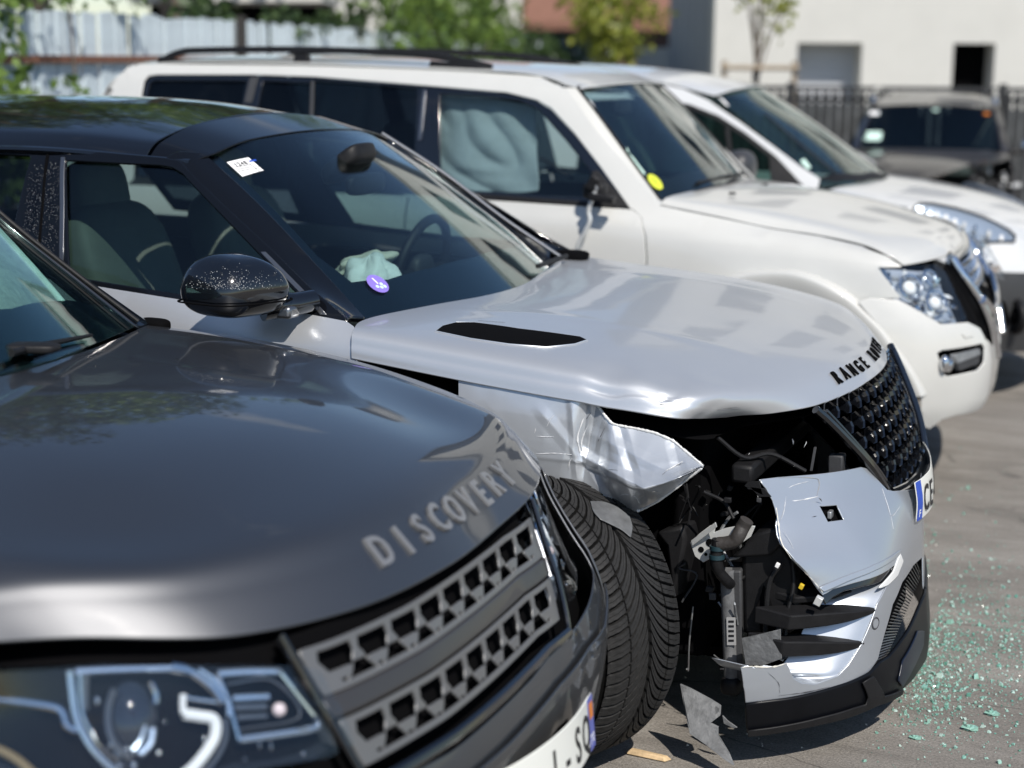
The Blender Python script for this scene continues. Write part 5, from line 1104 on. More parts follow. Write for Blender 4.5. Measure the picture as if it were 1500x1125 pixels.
# headlights: bowl, ring, light guide, indicator frame, clear lens
for s in (1, -1):
    def hq(x, y, v_=None, off=0): p, n_ = dfront.px('D', x, y); q = p+n_*off; return np.array([q[0], q[1]*s, q[2]])
    out = [(-90, 968), (0, 970), (150, 974), (300, 975), (440, 974), (470, 985), (500, 1040), (520, 1090), (480, 1110), (380, 1125), (250, 1155), (100, 1165), (-60, 1120)]
    pr = [hq(*q, off=-.045) for q in out]; cen = sum(pr)/len(pr)-np.array([.10, -.04*s, 0])
    hb = rawmesh('headlight', pr+[cen], [(i, (i+1) % len(pr), len(pr)) for i in range(len(pr))], mat('lamp_black', (.03, .036, .046), .25, .5, .6) if s == 1 else bpy.data.materials['lamp_black'], D)
    n_ = np.array([.70, -.66*s, .18]); n_ /= np.linalg.norm(n_); rr_ = np.cross(np.array([0, 0, 1.]), n_); rr_ /= np.linalg.norm(rr_); uu = np.cross(n_, rr_); rr_ = rr_*s
    CH = CHROME; T = lambda pts, r_, nm, m_, o_=-.032: MB().tube(cr1([hq(x, y, off=o_) for x, y in pts], 6), r_, 8).build(nm, m_, hb, True)
    milky = bpy.data.materials.get('milky_guide') or mat('milky_guide', (.74, .76, .77), .2, .0, .5)
    paleb = bpy.data.materials.get('pale_blue_chrome') or mat('pale_blue_chrome', (.55, .66, .80), .18, .8)
    T([(103, 985), (104, 1000), (109, 1043), (121, 1073), (141, 1102), (176, 1130), (215, 1142)], .0055, 'lamp_ring', paleb); T([(118, 990), (120, 1040), (132, 1068), (152, 1095), (186, 1120)], .0035, 'lamp_ring', CH)
    T([(128, 990), (126, 1015), (126, 1040)], .0055, 'lamp_trim_and_glint', SATIN); T([(112, 986), (180, 982), (262, 979)], .005, 'lamp_trim_and_glint', paleb)  # the pale blue top band is a highlight modelled as a tube
    T([(258, 978), (288, 984), (318, 1004), (336, 1026)], .0085, 'lamp_ring', CH); T([(300, 980), (326, 996), (342, 1020), (346, 1046)], .004, 'lamp_ring', paleb)
    T([(276, 1016), (275, 1030), (276, 1044)], .0055, 'light_guide', milky); T([(276, 1044), (300, 1047), (322, 1052), (324, 1074), (312, 1096), (290, 1120), (262, 1138), (225, 1142)], .0095, 'light_guide', milky); T([(276, 1018), (292, 1022), (330, 1026)], .003, 'lamp_trim_and_glint', CH)
    T([(340, 1050), (340, 1078), (328, 1104), (308, 1126)], .004, 'lamp_ring', SATIN)
    n_ = np.array([.62, -.72*s, .25]); n_ /= np.linalg.norm(n_); rr_ = np.cross(np.array([0, 0, 1.]), n_); rr_ /= np.linalg.norm(rr_); uu = np.cross(n_, rr_); rr_ = rr_*s
    c = hq(196, 1056, off=-.045)
    lens = blob('projector_lens', c, (rr_*.046, uu*.068, n_*.042), bpy.data.materials.get('lens_dark') or mat('lens_dark', (.02, .025, .035), .03, .2, 1), hb, (1, 1))
    T([(168, 1010), (160, 1036), (160, 1064), (170, 1090), (190, 1108)], .005, 'projector_glint', SATIN, -.012); T([(222, 1000), (230, 1016), (230, 1030)], .005, 'projector_glint', CH, -.012); T([(226, 1066), (222, 1088), (206, 1104)], .006, 'projector_glint', paleb, -.012); T([(214, 1062), (208, 1082), (196, 1098)], .004, 'projector_glint', paleb, -.01)  # crescent highlights of the projector lens, modelled as thin tubes
    g_ = random.Random(5)
    for k in range(26):
        x, y = (g_.gauss(186, 18), g_.gauss(1100, 9)) if k < 15 else (g_.uniform(110, 480), g_.uniform(985, 1110)); blob('lamp_facet', hq(x, y, off=-.02), (rr_*g_.uniform(.002, .006), uu*g_.uniform(.003, .008), n_*.003), CH, hb, (1, 1), (6, 8))
    T([(329, 986), (378, 982), (424, 981)], .0065, 'indicator_frame', paleb); T([(424, 981), (450, 1012), (482, 1052)], .0055, 'indicator_frame', CH); T([(482, 1052), (476, 1064), (420, 1073), (361, 1081)], .0065, 'indicator_frame', paleb); T([(361, 1081), (352, 1050), (345, 1024), (329, 986)], .004, 'indicator_frame', CH)
    T([(342, 1000), (412, 994), (452, 1046), (360, 1066)], .0022, 'indicator_trim', SATIN, -.028)
    for (x0, y0, x1, y1, m_) in ((352, 1020, 408, 1016, paleb), (354, 1034, 404, 1031, SATIN), (358, 1048, 404, 1045, SATIN)): T([(x0, y0), ((x0+x1)/2, (y0+y1)/2), (x1, y1)], .006, 'indicator_reflector', m_, -.036)
    blob('indicator_bulb', hq(421, 1036, off=-.028), ((.012, 0, 0), (0, .012, 0), (0, 0, .012)), bpy.data.materials.get('bulb_pale') or mat('bulb_pale', (.8, .66, .66), .1, coat=1), hb, (1, 1), (10, 12))
    T([(-80, 1028), (0, 1031), (70, 1037), (88, 1044), (96, 1062), (112, 1070)], .006, 'light_blade', CH); T([(-60, 1085), (10, 1110), (60, 1150)], .007, 'light_blade', bpy.data.materials.get('amber_dull') or mat('amber_dull', (.25, .19, .1), .3, .3))
    if s == 1: patch('headlight_lens', 'D', dfront, out, GLASS_C, D, 'X', 1, (), .04, .02, .002, 0, True)
patch('wing', 'D', Hull([[(.46, -.82, .92), (.20, -.905, .955), (-.1, -.925, 1.0), (-.50, -.92, 1.045), (-.62, -.915, 1.06)], [(.47, -.87, .84), (.2, -.938, .85), (-.1, -.945, .9), (-.5, -.945, .92), (-.62, -.945, .93)], [(.50, -.915, .66), (.35, -.95, .70), (-.1, -.955, .78), (-.5, -.955, .7), (-.62, -.955, .7)], [(.45, -.93, .3), (.36, -.945, .35), (-.1, -.955, .4), (-.5, -.955, .35), (-.62, -.955, .3)]], (0, -1, 0)),
      [(.44, -.9, .92), (.2, -.9, .955), (-.1, -.9, .998), (-.5, -.9, 1.043), (-.61, -.9, 1.05), (-.61, -.9, .32), (-.42, -.9, .32), (-.42, -.9, .55), (-.3, -.9, .70), (-.1, -.9, .78), (.15, -.9, .76), (.32, -.9, .62), (.40, -.9, .45), (.42, -.9, .32), (.49, -.9, .34), (.50, -.9, .66), (.48, -.9, .82)], GREY, D, 'Y', -1, (), .05, .02, .006, 0, True)
netpanel('wing_top', [[(-.60, .872, 1.083), (-.27, .882, 1.072), (.02, .887, 1.045), (.23, .879, 1.012), (.38, .857, .970), (.47, .84, .935)], [(-.60, .912, 1.072), (-.27, .918, 1.06), (.02, .92, 1.032), (.2, .913, 1.0), (.34, .895, .96), (.47, .875, .91)], [(-.60, .94, 1.04), (-.27, .945, 1.02), (.0, .945, .995), (.2, .935, .96), (.33, .92, .925), (.47, .895, .87)]], GREY, D, 8, 8, False, .006, (0, 1, .5), None, True)
dws = [[(-.555, -.765, 1.10), (-.705, -.685, 1.24), (-.865, -.612, 1.385), (-1.15, -.545, 1.625)], [(-.45, -.52, 1.108), (-.62, -.46, 1.275), (-.80, -.42, 1.43), (-1.06, -.37, 1.655)], [(-.36, -.25, 1.112), (-.55, -.235, 1.29), (-.74, -.21, 1.46), (-1.0, -.19, 1.672)], [(-.325, 0, 1.113), (-.52, 0, 1.295), (-.72, 0, 1.465), (-.98, 0, 1.678)]]
netpanel('windscreen', dws, glass_mat('green_windscreen', (.76, .90, .885), 1.42), D, 8, 8, True, .004, (1, 0, 1))
HW = Hull(dws, (1, 0, 1), 10, 10, True)
for s in (1, -1):
    netpanel('windscreen_pillar', [[(x, y*s, z) for x, y, z in r] for r in [[(-.548, .772, 1.102), (-.555, .82, 1.10), (-.575, .868, 1.088)], [(-.705, .694, 1.245), (-.73, .74, 1.24), (-.76, .772, 1.225)], [(-.87, .62, 1.39), (-.91, .66, 1.385), (-.95, .685, 1.365)], [(-1.155, .555, 1.63), (-1.21, .60, 1.625), (-1.27, .63, 1.60)]]], GREY if False else GLOSS, D, 8, 6, False, .02, (1, s, 1))
    MB().tube(cr1([(-.548, .772*s, 1.112), (-.706, .691*s, 1.252), (-.868, .618*s, 1.397), (-1.152, .55*s, 1.64)], 5), .006, 8).build('windscreen_trim', BLACK, D, True)
netpanel('roof', [[(-1.17, -.61, 1.615), (-1.9, -.66, 1.66), (-2.8, -.65, 1.65), (-3.55, -.6, 1.60)], [(-1.08, -.38, 1.665), (-1.9, -.42, 1.715), (-2.8, -.42, 1.71), (-3.6, -.4, 1.65)], [(-1.0, 0, 1.69), (-1.9, 0, 1.735), (-2.8, 0, 1.73), (-3.65, 0, 1.67)]], GLOSS, D, 8, 8, True, .006, (0, 0, 1))
dside = Hull([[(-3.6, -.92, .3), (-2, -.945, .3), (-.5, -.945, .3)], [(-3.6, -.93, .7), (-2, -.957, .7), (-.5, -.955, .7)], [(-3.6, -.91, 1.0), (-2, -.942, 1.0), (-.5, -.938, 1.0)], [(-3.6, -.86, 1.13), (-2, -.89, 1.13), (-.5, -.87, 1.12)], [(-3.6, -.72, 1.45), (-2, -.75, 1.45), (-.5, -.68, 1.45)], [(-3.6, -.62, 1.62), (-2, -.66, 1.63), (-.5, -.58, 1.63)]], (0, -1, 0))
patch('front_door', 'D', dside, [(-.63, -.9, 1.085), (-.63, -.9, .33), (-1.6, -.9, .33), (-1.6, -.9, 1.10)], GREY, D, 'Y', -1, (), .06, .03, .008, 0, True)
patch('rear_door', 'D', dside, [(-1.62, -.9, 1.10), (-1.62, -.9, .33), (-2.4, -.9, .33), (-2.7, -.9, .75), (-2.7, -.9, 1.13)], GREY, D, 'Y', -1, (), .06, .03, .008, 0, True)
patch('rear_wing', 'D', dside, [(-2.72, -.9, 1.13), (-2.72, -.9, .75), (-3.1, -.9, .72), (-3.3, -.9, .35), (-3.6, -.9, .35), (-3.6, -.9, 1.6), (-3.2, -.9, 1.62), (-3.35, -.9, 1.15)], GREY, D, 'Y', -1, (), .06, .03, .008, 0, True)
patch('side_glass', 'D', dside, [(-.80, -.8, 1.12), (-1.58, -.8, 1.12), (-1.58, -.8, 1.56), (-1.25, -.8, 1.56)], GLASS_S, D, 'Y', -1, (), .08, .03, .004, -.006, True)
patch('side_glass', 'D', dside, [(-1.66, -.8, 1.12), (-2.65, -.8, 1.14), (-2.6, -.8, 1.56), (-1.66, -.8, 1.57)], GLASS_D, D, 'Y', -1, (), .08, .03, .004, -.006, True)
patch('glasshouse_frame', 'D', dside, [(-.66, -.8, 1.09), (-3.3, -.8, 1.14), (-3.1, -.8, 1.62), (-1.24, -.8, 1.61)], GLOSS, D, 'Y', -1, ([(-.83, -.8, 1.13), (-1.57, -.8, 1.13), (-1.57, -.8, 1.55), (-1.26, -.8, 1.55)], [(-1.67, -.8, 1.13), (-2.64, -.8, 1.15), (-2.59, -.8, 1.55), (-1.67, -.8, 1.56)]), .08, .03, .008, 0, True)
netpanel('tailgate', [[(-3.6, -.85, .4), (-3.72, -.88, .9), (-3.64, -.82, 1.1), (-3.55, -.6, 1.58)], [(-3.75, 0, .4), (-3.82, 0, .9), (-3.78, 0, 1.1), (-3.65, 0, 1.64)]], GREY, D, 6, 6, True, .006, (-1, 0, 0))
blob('dashboard', (-.78, 0, .95), ((.36, 0, .0), (0, .76, 0), (0, 0, .12)), DASH, D, (.5, .35))
MB().box((-1.7, 0, .42), (3.0, 1.7, .12)).build('floor_pan', VOID, D); MB().box((.05, 0, .55), (.9, 1.3, .5)).build('engine_block', VOID, D, bevel=.05)
seat(-1.45, -.40, D); seat(-1.45, .40, D)
cb = [[(x, .66-.24*(z-1.12)+.015*math.sin(9*x+4*z), z+.02*math.sin(7*x)*(k == 0)) for x in (x0, x0*.7-.3*1.8, -1.3, -1.6, -1.9)] for k, (z, x0) in enumerate(((1.06, -.63), (1.22, -.74), (1.38, -.90), (1.50, -1.04)))]
netpanel('curtain_airbag', cb, AIRBAG, D, 6, 6, False, .02, (0, -1, 0), None, True)
blob('driver_airbag', (-1.02, .40, 1.10), ((.13, 0, 0), (0, .20, 0), (0, 0, .17)), AIRBAG, D, (.9, .9), (20, 28), rumple)
patch('door_trim', 'D', dside, [(-.66, -.9, 1.08), (-.66, -.9, .4), (-2.6, -.9, .4), (-2.6, -.9, 1.1)], DASH, D, 'Y', -1, (), .1, .05, .02, -.04, True)
patch('windscreen_band', 'D', HW, [(-.555, -.775, 1.1), (-.45, -.52, 1.1), (-.36, -.25, 1.1), (-.325, 0, 1.1), (-.36, .25, 1.1), (-.45, .52, 1.1), (-.555, .775, 1.1), (-.62, .75, 1.1), (-.56, .52, 1.1), (-.48, .25, 1.1), (-.445, 0, 1.1), (-.48, -.25, 1.1), (-.56, -.52, 1.1), (-.62, -.75, 1.1)], GLOSS, D, 'Z', 1, (), .05, .02, .001, -.006)
wp_ = lambda x, y, o_: (lambda q: q[0]+q[1]*o_)(HW.px('D', x, y))
MB().tube([wp_(10, 526, .02), wp_(60, 512, .016), wp_(130, 496, .012)], [.009, .008, .004], 8).build('wiper', BLACK, D, True)
blob('wiper_base', wp_(38, 516, .015), ((.06, .03, 0), (-.01, .03, 0), (0, 0, .012)), BLACK, D)
blob('scuttle_end', (-.565, .85, 1.09), ((.05, 0, 0), (0, .03, 0), (0, 0, .018)), VOID, D)
for s in (1, -1):
    for x in (-.02, -2.76): wheel(D, np.array([x, .80*s, .365]), np.array([0, float(s), 0]), False)
    if s < 0:
        blob('wing_mirror', (-.80, -1.03, 1.17), ((.10, 0, 0), (0, .12, 0), (0, 0, .09)), GREY, D, (.6, .6))

# ================================================================== WHITE SUV
Pj = vehicle('white_suv', 'P', 'white long SUV with black roof rails, airbag in the window and broken hanging mirror', 'suv')
pside = Hull([[(-3.5, -.88, .35), (-3.0, -.91, .35), (-2, -.92, .35), (-1, -.92, .35), (-.5, -.92, .35), (0, -.92, .35), (.5, -.88, .35), (.85, -.70, .35)],
   [(-3.5, -.89, .7), (-3.0, -.92, .7), (-2, -.93, .7), (-1, -.93, .7), (-.5, -.93, .7), (0, -.93, .7), (.5, -.90, .7), (.85, -.72, .7)],
   [(-3.5, -.88, .95), (-3.0, -.91, .95), (-2, -.92, .95), (-1, -.92, .95), (-.5, -.92, .95), (0, -.915, .95), (.5, -.88, .95), (.85, -.70, .95)],
   [(-3.48, -.87, 1.08), (-3.0, -.90, 1.1), (-2, -.905, 1.1), (-1, -.905, 1.1), (-.5, -.895, 1.1), (0, -.87, 1.08), (.5, -.83, 1.04), (.85, -.66, 1.02)],
   [(-3.46, -.84, 1.2), (-3.0, -.865, 1.2), (-2, -.87, 1.2), (-1, -.865, 1.2), (-.5, -.83, 1.18), (0, -.74, 1.15), (.5, -.70, 1.1), (.85, -.6, 1.06)],
   [(-3.40, -.79, 1.4), (-3.0, -.80, 1.4), (-2, -.80, 1.4), (-1, -.79, 1.4), (-.5, -.72, 1.4), (0, -.65, 1.4), (.5, -.6, 1.4), (.85, -.5, 1.4)],
   [(-3.34, -.71, 1.6), (-3.0, -.715, 1.6), (-2, -.715, 1.6), (-1, -.705, 1.6), (-.5, -.60, 1.6), (0, -.55, 1.6), (.5, -.5, 1.6), (.85, -.4, 1.6)],
   [(-3.28, -.665, 1.70), (-3.0, -.665, 1.70), (-2, -.665, 1.70), (-1, -.65, 1.68), (-.5, -.54, 1.68), (0, -.5, 1.68), (.5, -.45, 1.68), (.85, -.35, 1.68)],
   [(-3.22, -.60, 1.765), (-3.0, -.60, 1.768), (-2, -.60, 1.765), (-1, -.58, 1.725), (-.5, -.45, 1.72), (0, -.4, 1.72), (.5, -.4, 1.72), (.85, -.3, 1.72)]], (0, -1, 0))
pwin = [(208, 150), (214, 120), (220, 113), (232, 111), (370, 111), (460, 114), (620, 127), (740, 137), (785, 148), (806, 160), (840, 196), (880, 244), (924, 303), (905, 303), (760, 294), (590, 281), (-1.7, -.9, 1.205), (-2.4, -.9, 1.205), (-3.06, -.9, 1.24)]
wf = [(643, 136), (700, 138), (762, 146), (790, 160), (830, 205), (868, 252), (868, 290), (760, 285), (645, 276)]
rf_ = [(384, 117), (452, 120), (455, 116), (612, 128), (608, 275), (-2.32, -.9, 1.215), (-2.47, -.9, 1.4)]
qf = [(212, 148), (218, 120), (228, 116), (362, 117), (352, 165), (345, 230), (-3.03, -.9, 1.26)]
patch('body_side', 'P', pside, [(147, 140), (150, 128), (160, 108), (170, 97), (183, 88), (-3.20, -.61, 1.755), (-2.6, -.61, 1.76), (-2.0, -.61, 1.757), (-1.4, -.605, 1.742), (-1.15, -.60, 1.732), (830, 131), (846, 152), (872, 190), (920, 245), (966, 302), (940, 310), (924, 305),
      (880, 243), (842, 194), (808, 157), (786, 145), (742, 134), (622, 124), (460, 111), (370, 108), (230, 108), (217, 110), (210, 118), (204, 150), (-3.09, -.9, 1.22), (-3.12, -.9, 1.195), (-3.42, -.9, 1.2)], WHITE, Pj, 'Y', -1, (), .05, .014, .008, 0, True)
patch('glasshouse_frame', 'P', pside, pwin, GLOSS, Pj, 'Y', -1, (wf, rf_, qf), .06, .014, .008, -.004)
wl = [(-1.74, -.7, 1.64), (-1.15, -.7, 1.63), (-.98, -.7, 1.54), (-.68, -.8, 1.25), (-.68, -.8, 1.225), (-1.74, -.8, 1.215)]; rl2 = [(-1.86, -.7, 1.64), (-2.46, -.7, 1.64), (-2.44, -.8, 1.4), (-2.32, -.8, 1.215), (-1.86, -.8, 1.215)]
patch('glasshouse_frame', 'P', pside, pwin, GLOSS, Pj, 'Y', -1, (wl, rl2, qf), .06, .014, .008, -.004, 'only')
patch('front_door_glass', 'P', pside, [(638, 131), (765, 141), (800, 158), (835, 202), (875, 250), (875, 296), (640, 281)], glass_mat('pale_side_glass', (.80, .86, .86), 1.42), Pj, 'Y', -1, (), .08, .02, .003, -.014)
patch('front_door_glass', 'P', pside, [(-1.77, -.7, 1.66), (-1.1, -.7, 1.65), (-.96, -.7, 1.56), (-.65, -.8, 1.26), (-.65, -.8, 1.2), (-1.77, -.8, 1.2)], bpy.data.materials['pale_side_glass'], Pj, 'Y', -1, (), .08, .02, .003, -.014, 'only')
patch('rear_door_glass', 'P', pside, [(378, 112), (618, 124), (612, 281), (-2.36, -.9, 1.208), (-2.5, -.9, 1.4)], GLASS_D, Pj, 'Y', -1, (), .08, .02, .003, -.014, True)
patch('quarter_glass', 'P', pside, [(207, 150), (214, 116), (366, 112), (350, 232), (-3.05, -.9, 1.245)], GLASS_D, Pj, 'Y', -1, (), .08, .02, .003, -.014, True)
patch('window_divider', 'P', pside, [(455, 118), (459, 118), (457, 280), (453, 280)], GREYPL, Pj, 'Y', -1, (), .08, .02, .004, -.006, True)
patch('pillar_trim', 'P', pside, [(620, 132), (624, 132), (617, 205), (613, 205)], SATIN, Pj, 'Y', -1, (), .08, .02, .004, .002)
patch('pillar_trim', 'P', pside, [(367, 113), (378, 113), (368, 150), (358, 150)], GREYPL, Pj, 'Y', -1, (), .08, .02, .004, .0, True)
patch('corner_panel', 'P', pside, [(868, 251), (876, 250), (921, 303), (868, 299)], BLACK, Pj, 'Y', -1, (), .05, .02, .004, .001, True)
patch('belt_moulding', 'P', pside, [(588, 276), (645, 281), (760, 289), (905, 299), (908, 304), (760, 294), (645, 287), (588, 282)], BLACK, Pj, 'Y', -1, (), .05, .02, .006, .006, True)
patch('front_door', 'P', pside, [(-1.62, -.9, 1.19), (590, 284), (645, 289), (760, 297), (905, 306), (926, 308), (938, 318), (943, 345), (945, 375), (-.50, -.92, .7), (-.48, -.92, .38), (-1.62, -.92, .38)], WHITE, Pj, 'Y', -1, (), .05, .014, .008, 0, True)
patch('rear_door', 'P', pside, [(-1.635, -.9, 1.195), (-1.635, -.9, .38), (-2.35, -.9, .38), (-2.62, -.9, .85), (-2.62, -.9, 1.195)], WHITE, Pj, 'Y', -1, (), .07, .03, .008, 0, True)
patch('rear_wing', 'P', pside, [(-2.635, -.9, 1.195), (-2.635, -.9, .85), (-3.2, -.9, .85), (-3.35, -.9, .4), (-3.45, -.9, .4), (-3.42, -.9, 1.19), (-3.1, -.9, 1.19)], WHITE, Pj, 'Y', -1, (), .07, .03, .008, 0, True)
netpanel('tailgate', [[(-3.46, -.82, .4), (-3.49, -.83, .9), (-3.45, -.80, 1.2), (-3.36, -.70, 1.6), (-3.26, -.62, 1.74)], [(-3.55, 0, .4), (-3.58, 0, .9), (-3.54, 0, 1.2), (-3.44, 0, 1.6), (-3.30, 0, 1.78)]], WHITE, Pj, 6, 6, True, .006, (-1, 0, 0))
proof = [[(-.93, -.595, 1.672), (-1.15, -.605, 1.733), (-1.5, -.612, 1.748), (-2.2, -.618, 1.765), (-2.9, -.615, 1.768), (-3.24, -.60, 1.75)],
         [(-.90, -.45, 1.682), (-1.14, -.46, 1.748), (-1.5, -.46, 1.768), (-2.2, -.46, 1.787), (-2.9, -.46, 1.785), (-3.27, -.45, 1.765)],
         [(-.875, -.2, 1.690), (-1.13, -.2, 1.757), (-1.5, -.2, 1.780), (-2.2, -.2, 1.80), (-2.9, -.2, 1.797), (-3.30, -.2, 1.775)],
         [(-.865, 0, 1.692), (-1.13, 0, 1.759), (-1.5, 0, 1.783), (-2.2, 0, 1.803), (-2.9, 0, 1.80), (-3.31, 0, 1.777)]]
netpanel('roof', proof, WHITE, Pj, 8, 8, True, .006, (0, 0, 1))
for s in (1, -1):
    rl = [(-1.36, -.56*s, 1.755), (-1.50, -.56*s, 1.782), (-1.75, -.56*s, 1.812), (-2.3, -.565*s, 1.828), (-2.85, -.565*s, 1.822), (-3.0, -.565*s, 1.81), (-3.12, -.565*s, 1.765)]
    c_ = cr1(rl, 5); mb = MB(); n_ = len(c_)
    V_ = []; 
    for p in c_: V_ += [p+np.array([0, -.016, -.014]), p+np.array([0, .016, -.014]), p+np.array([0, .012, .016]), p+np.array([0, -.012, .016])]
    mb.add(V_, [(3, 2, 1, 0), tuple(4*(n_-1)+k for k in range(4))]+[(4*i+k, 4*i+(k+1) % 4, 4*i+4+(k+1) % 4, 4*i+4+k) for i in range(n_-1) for k in range(4)])
    rl_ = mb.build('roof_rail', BLACK, Pj, bevel=.004)
    for x, wx in ((-1.52, .30), (-2.32, .10), (-3.04, .16)):
        z1 = float(np.interp(-x, [1.36, 1.5, 1.75, 2.3, 2.85, 3.0, 3.12], [1.755, 1.782, 1.812, 1.828, 1.822, 1.81, 1.765]))
        MB().prism([(x-wx/2, -.58*s, 1.745), (x+wx/2, -.58*s, 1.735), (x+wx/2-.02, -.575*s, z1-.02 if x < -1.6 else 1.765), (x-wx/2+.01, -.575*s, z1)], (0, .026*s, 0)).build('rail_foot', BLACK, rl_, bevel=.004)
# front wing with its arch, bonnet, screen
patch('front_wing', 'P', pside, [(928, 306), (968, 302), (1000, 309), (1127, 335), (1200, 346), (1262, 360), (1300, 376), (1320, 390), (1285, 391), (1290, 400), (1318, 436), (1272, 437), (1252, 443), (1220, 421), (1190, 406), (1160, 398), (1120, 397), (1085, 402), (-.2, -.9, .90), (-.36, -.9, .75), (-.46, -.9, .42), (-.485, -.9, .7), (949, 376), (947, 345), (941, 318)], WHITE, Pj, 'Y', -1, (), .05, .012, .008, 0, True)
fl_o = [(.655, .50), (.626, .56), (.585, .63), (.539, .69), (.49, .755), (.426, .818), (.36, .875), (.286, .918), (.2, .952), (.119, .969), (.02, .967), (-.091, .946), (-.2, .90), (-.33, .80), (-.42, .62), (-.46, .42)]
rows = []
for i, (x, z) in enumerate(fl_o):
    d = np.array([x-.06, z-.40]); d /= np.linalg.norm(d); yo = float(np.interp(x, [-.46, .3, .55, .66], [-.925, -.925, -.90, -.86]))
    rows.append([(x+d[0]*.006, yo+.012, z+d[1]*.006), (x, yo-.036, z), (x-d[0]*.014, yo-.050, z-d[1]*.014), (x-d[0]*.06, yo-.046, z-d[1]*.06), (x-d[0]*.115, yo-.030, z-d[1]*.115), (x-d[0]*.125, yo+.0, z-d[1]*.125)])
netpanel('arch_flare', rows, WHITE, Pj, 5, 5, False, .006, (0, -1, 0), None, True)
arch = [[(.03+.5*math.cos(t), y, .36+.5*math.sin(t)) for y in (-.88, -.6)] for t in np.linspace(-.3, math.pi+.3, 14)]
netpanel('wheel_arch_liner', arch, VOID, Pj, 2, 4, False, .006, (0, -1, 0), None, True)
ph_ = [[(-.505, -.725, 1.197), (-.25, -.725, 1.158), (-.036, -.722, 1.122), (.18, -.72, 1.10), (.361, -.71, 1.068), (.47, -.70, 1.022), (.515, -.69, .992)],
       [(-.495, -.66, 1.222), (-.25, -.66, 1.195), (-.03, -.655, 1.162), (.19, -.645, 1.128), (.38, -.63, 1.082), (.51, -.61, 1.03), (.555, -.60, .993)],
       [(-.46, -.42, 1.232), (-.22, -.42, 1.212), (0, -.41, 1.188), (.22, -.40, 1.150), (.41, -.39, 1.103), (.56, -.38, 1.052), (.622, -.37, .995)],
       [(-.42, -.2, 1.236), (-.2, -.2, 1.222), (0, -.2, 1.205), (.24, -.2, 1.158), (.42, -.19, 1.115), (.575, -.185, 1.066), (.65, -.18, .992)],
       [(-.405, 0, 1.237), (-.2, 0, 1.226), (0, 0, 1.211), (.25, 0, 1.160), (.425, 0, 1.117), (.58, 0, 1.068), (.658, 0, .988)]]
netpanel('bonnet', ph_, WHITE, Pj, 8, 10, True, .008, (0, 0, 1))
pws = [[(-.515, -.715, 1.205), (-.68, -.68, 1.40), (-.82, -.635, 1.55), (-.945, -.585, 1.668)], [(-.455, -.45, 1.222), (-.635, -.43, 1.41), (-.785, -.40, 1.565), (-.905, -.37, 1.682)], [(-.42, -.2, 1.23), (-.60, -.19, 1.42), (-.755, -.18, 1.57), (-.88, -.165, 1.688)], [(-.41, 0, 1.232), (-.59, 0, 1.42), (-.745, 0, 1.572), (-.87, 0, 1.69)]]
netpanel('windscreen', pws, GLASS_W, Pj, 8, 8, True, .004, (1, 0, 1)); HPW = Hull(pws, (1, 0, 1), 10, 10, True)
for s in (1, -1):
    netpanel('windscreen_pillar', [[(x, y*s, z) for x, y, z in r] for r in [[(-.50, .72, 1.20), (-.51, .765, 1.196), (-.55, .80, 1.19)], [(-.685, .688, 1.405), (-.71, .715, 1.405), (-.75, .735, 1.40)], [(-.825, .642, 1.555), (-.86, .665, 1.555), (-.90, .68, 1.55)], [(-.945, .59, 1.672), (-.985, .61, 1.672), (-1.03, .63, 1.668)]]], WHITE, Pj, 8, 6, False, .012, (1, s, 1))
    MB().tube(cr1([(-.512, .722*s, 1.215), (-.682, .687*s, 1.41), (-.822, .64*s, 1.56), (-.943, .59*s, 1.678)], 5), .006, 8).build('windscreen_seal', BLACK, Pj, True)
MB().tube([(-.944, y, 1.676+.016*(1-(y/.59)**2)) for y in np.linspace(-.585, .585, 13)], .006, 8).build('windscreen_seal', BLACK, Pj, True)
patch('windscreen_band', 'P', HPW, [(-.515, -.715, 1.2), (-.455, -.45, 1.2), (-.42, -.2, 1.2), (-.41, 0, 1.2), (-.42, .2, 1.2), (-.455, .45, 1.2), (-.515, .715, 1.2), (-.58, .70, 1.2), (-.53, .45, 1.2), (-.50, .2, 1.2), (-.49, 0, 1.2), (-.50, -.2, 1.2), (-.53, -.45, 1.2), (-.58, -.70, 1.2)], BLACK, Pj, 'Z', 1, (), .05, .02, .001, -.006)
patch('scuttle', 'P', HPW, [(975, 296), (1010, 286), (1060, 272), (1075, 262), (1080, 268), (1062, 280), (1010, 297), (985, 302)], BLACK, Pj, 'Z', 1, (), .05, .02, .006, .008)
patch('windscreen_label', 'P', HPW, [(838, 143), (852, 140), (872, 158), (856, 164)], PAPER, Pj, 'Z', 1, (), .05, .02, .0008, .002)
for q in ([(908, 225), (918, 221), (930, 234), (919, 240)], [(921, 241), (931, 236), (945, 254), (936, 259)]): patch('insurance_sticker', 'P', HPW, q, PALEGREEN, Pj, 'Z', 1, (), .05, .02, .0008, .002)
c, n_ = HPW.px('P', 959, 267); vr = np.array([0, 1., 0]); vr -= n_*(vr@n_); vr /= np.linalg.norm(vr); vu = np.cross(n_, vr)
yg = disc(c+n_*.003, vr, vu, n_, .042, .0008).build('round_sticker', YELLOWGREEN, Pj); letters('2', lambda i, n: (c+n_*.0042+vu*.01, vr, vu), mat('olive_ink', (.25, .3, .03), .5), yg, .04, 'letter', .02, 1, .0004)
patch('door_trim', 'P', pside, [(-.6, -.9, 1.16), (-.6, -.9, .45), (-2.5, -.9, .45), (-2.5, -.9, 1.17)], DASH, Pj, 'Y', -1, (), .1, .05, .02, -.04, True)
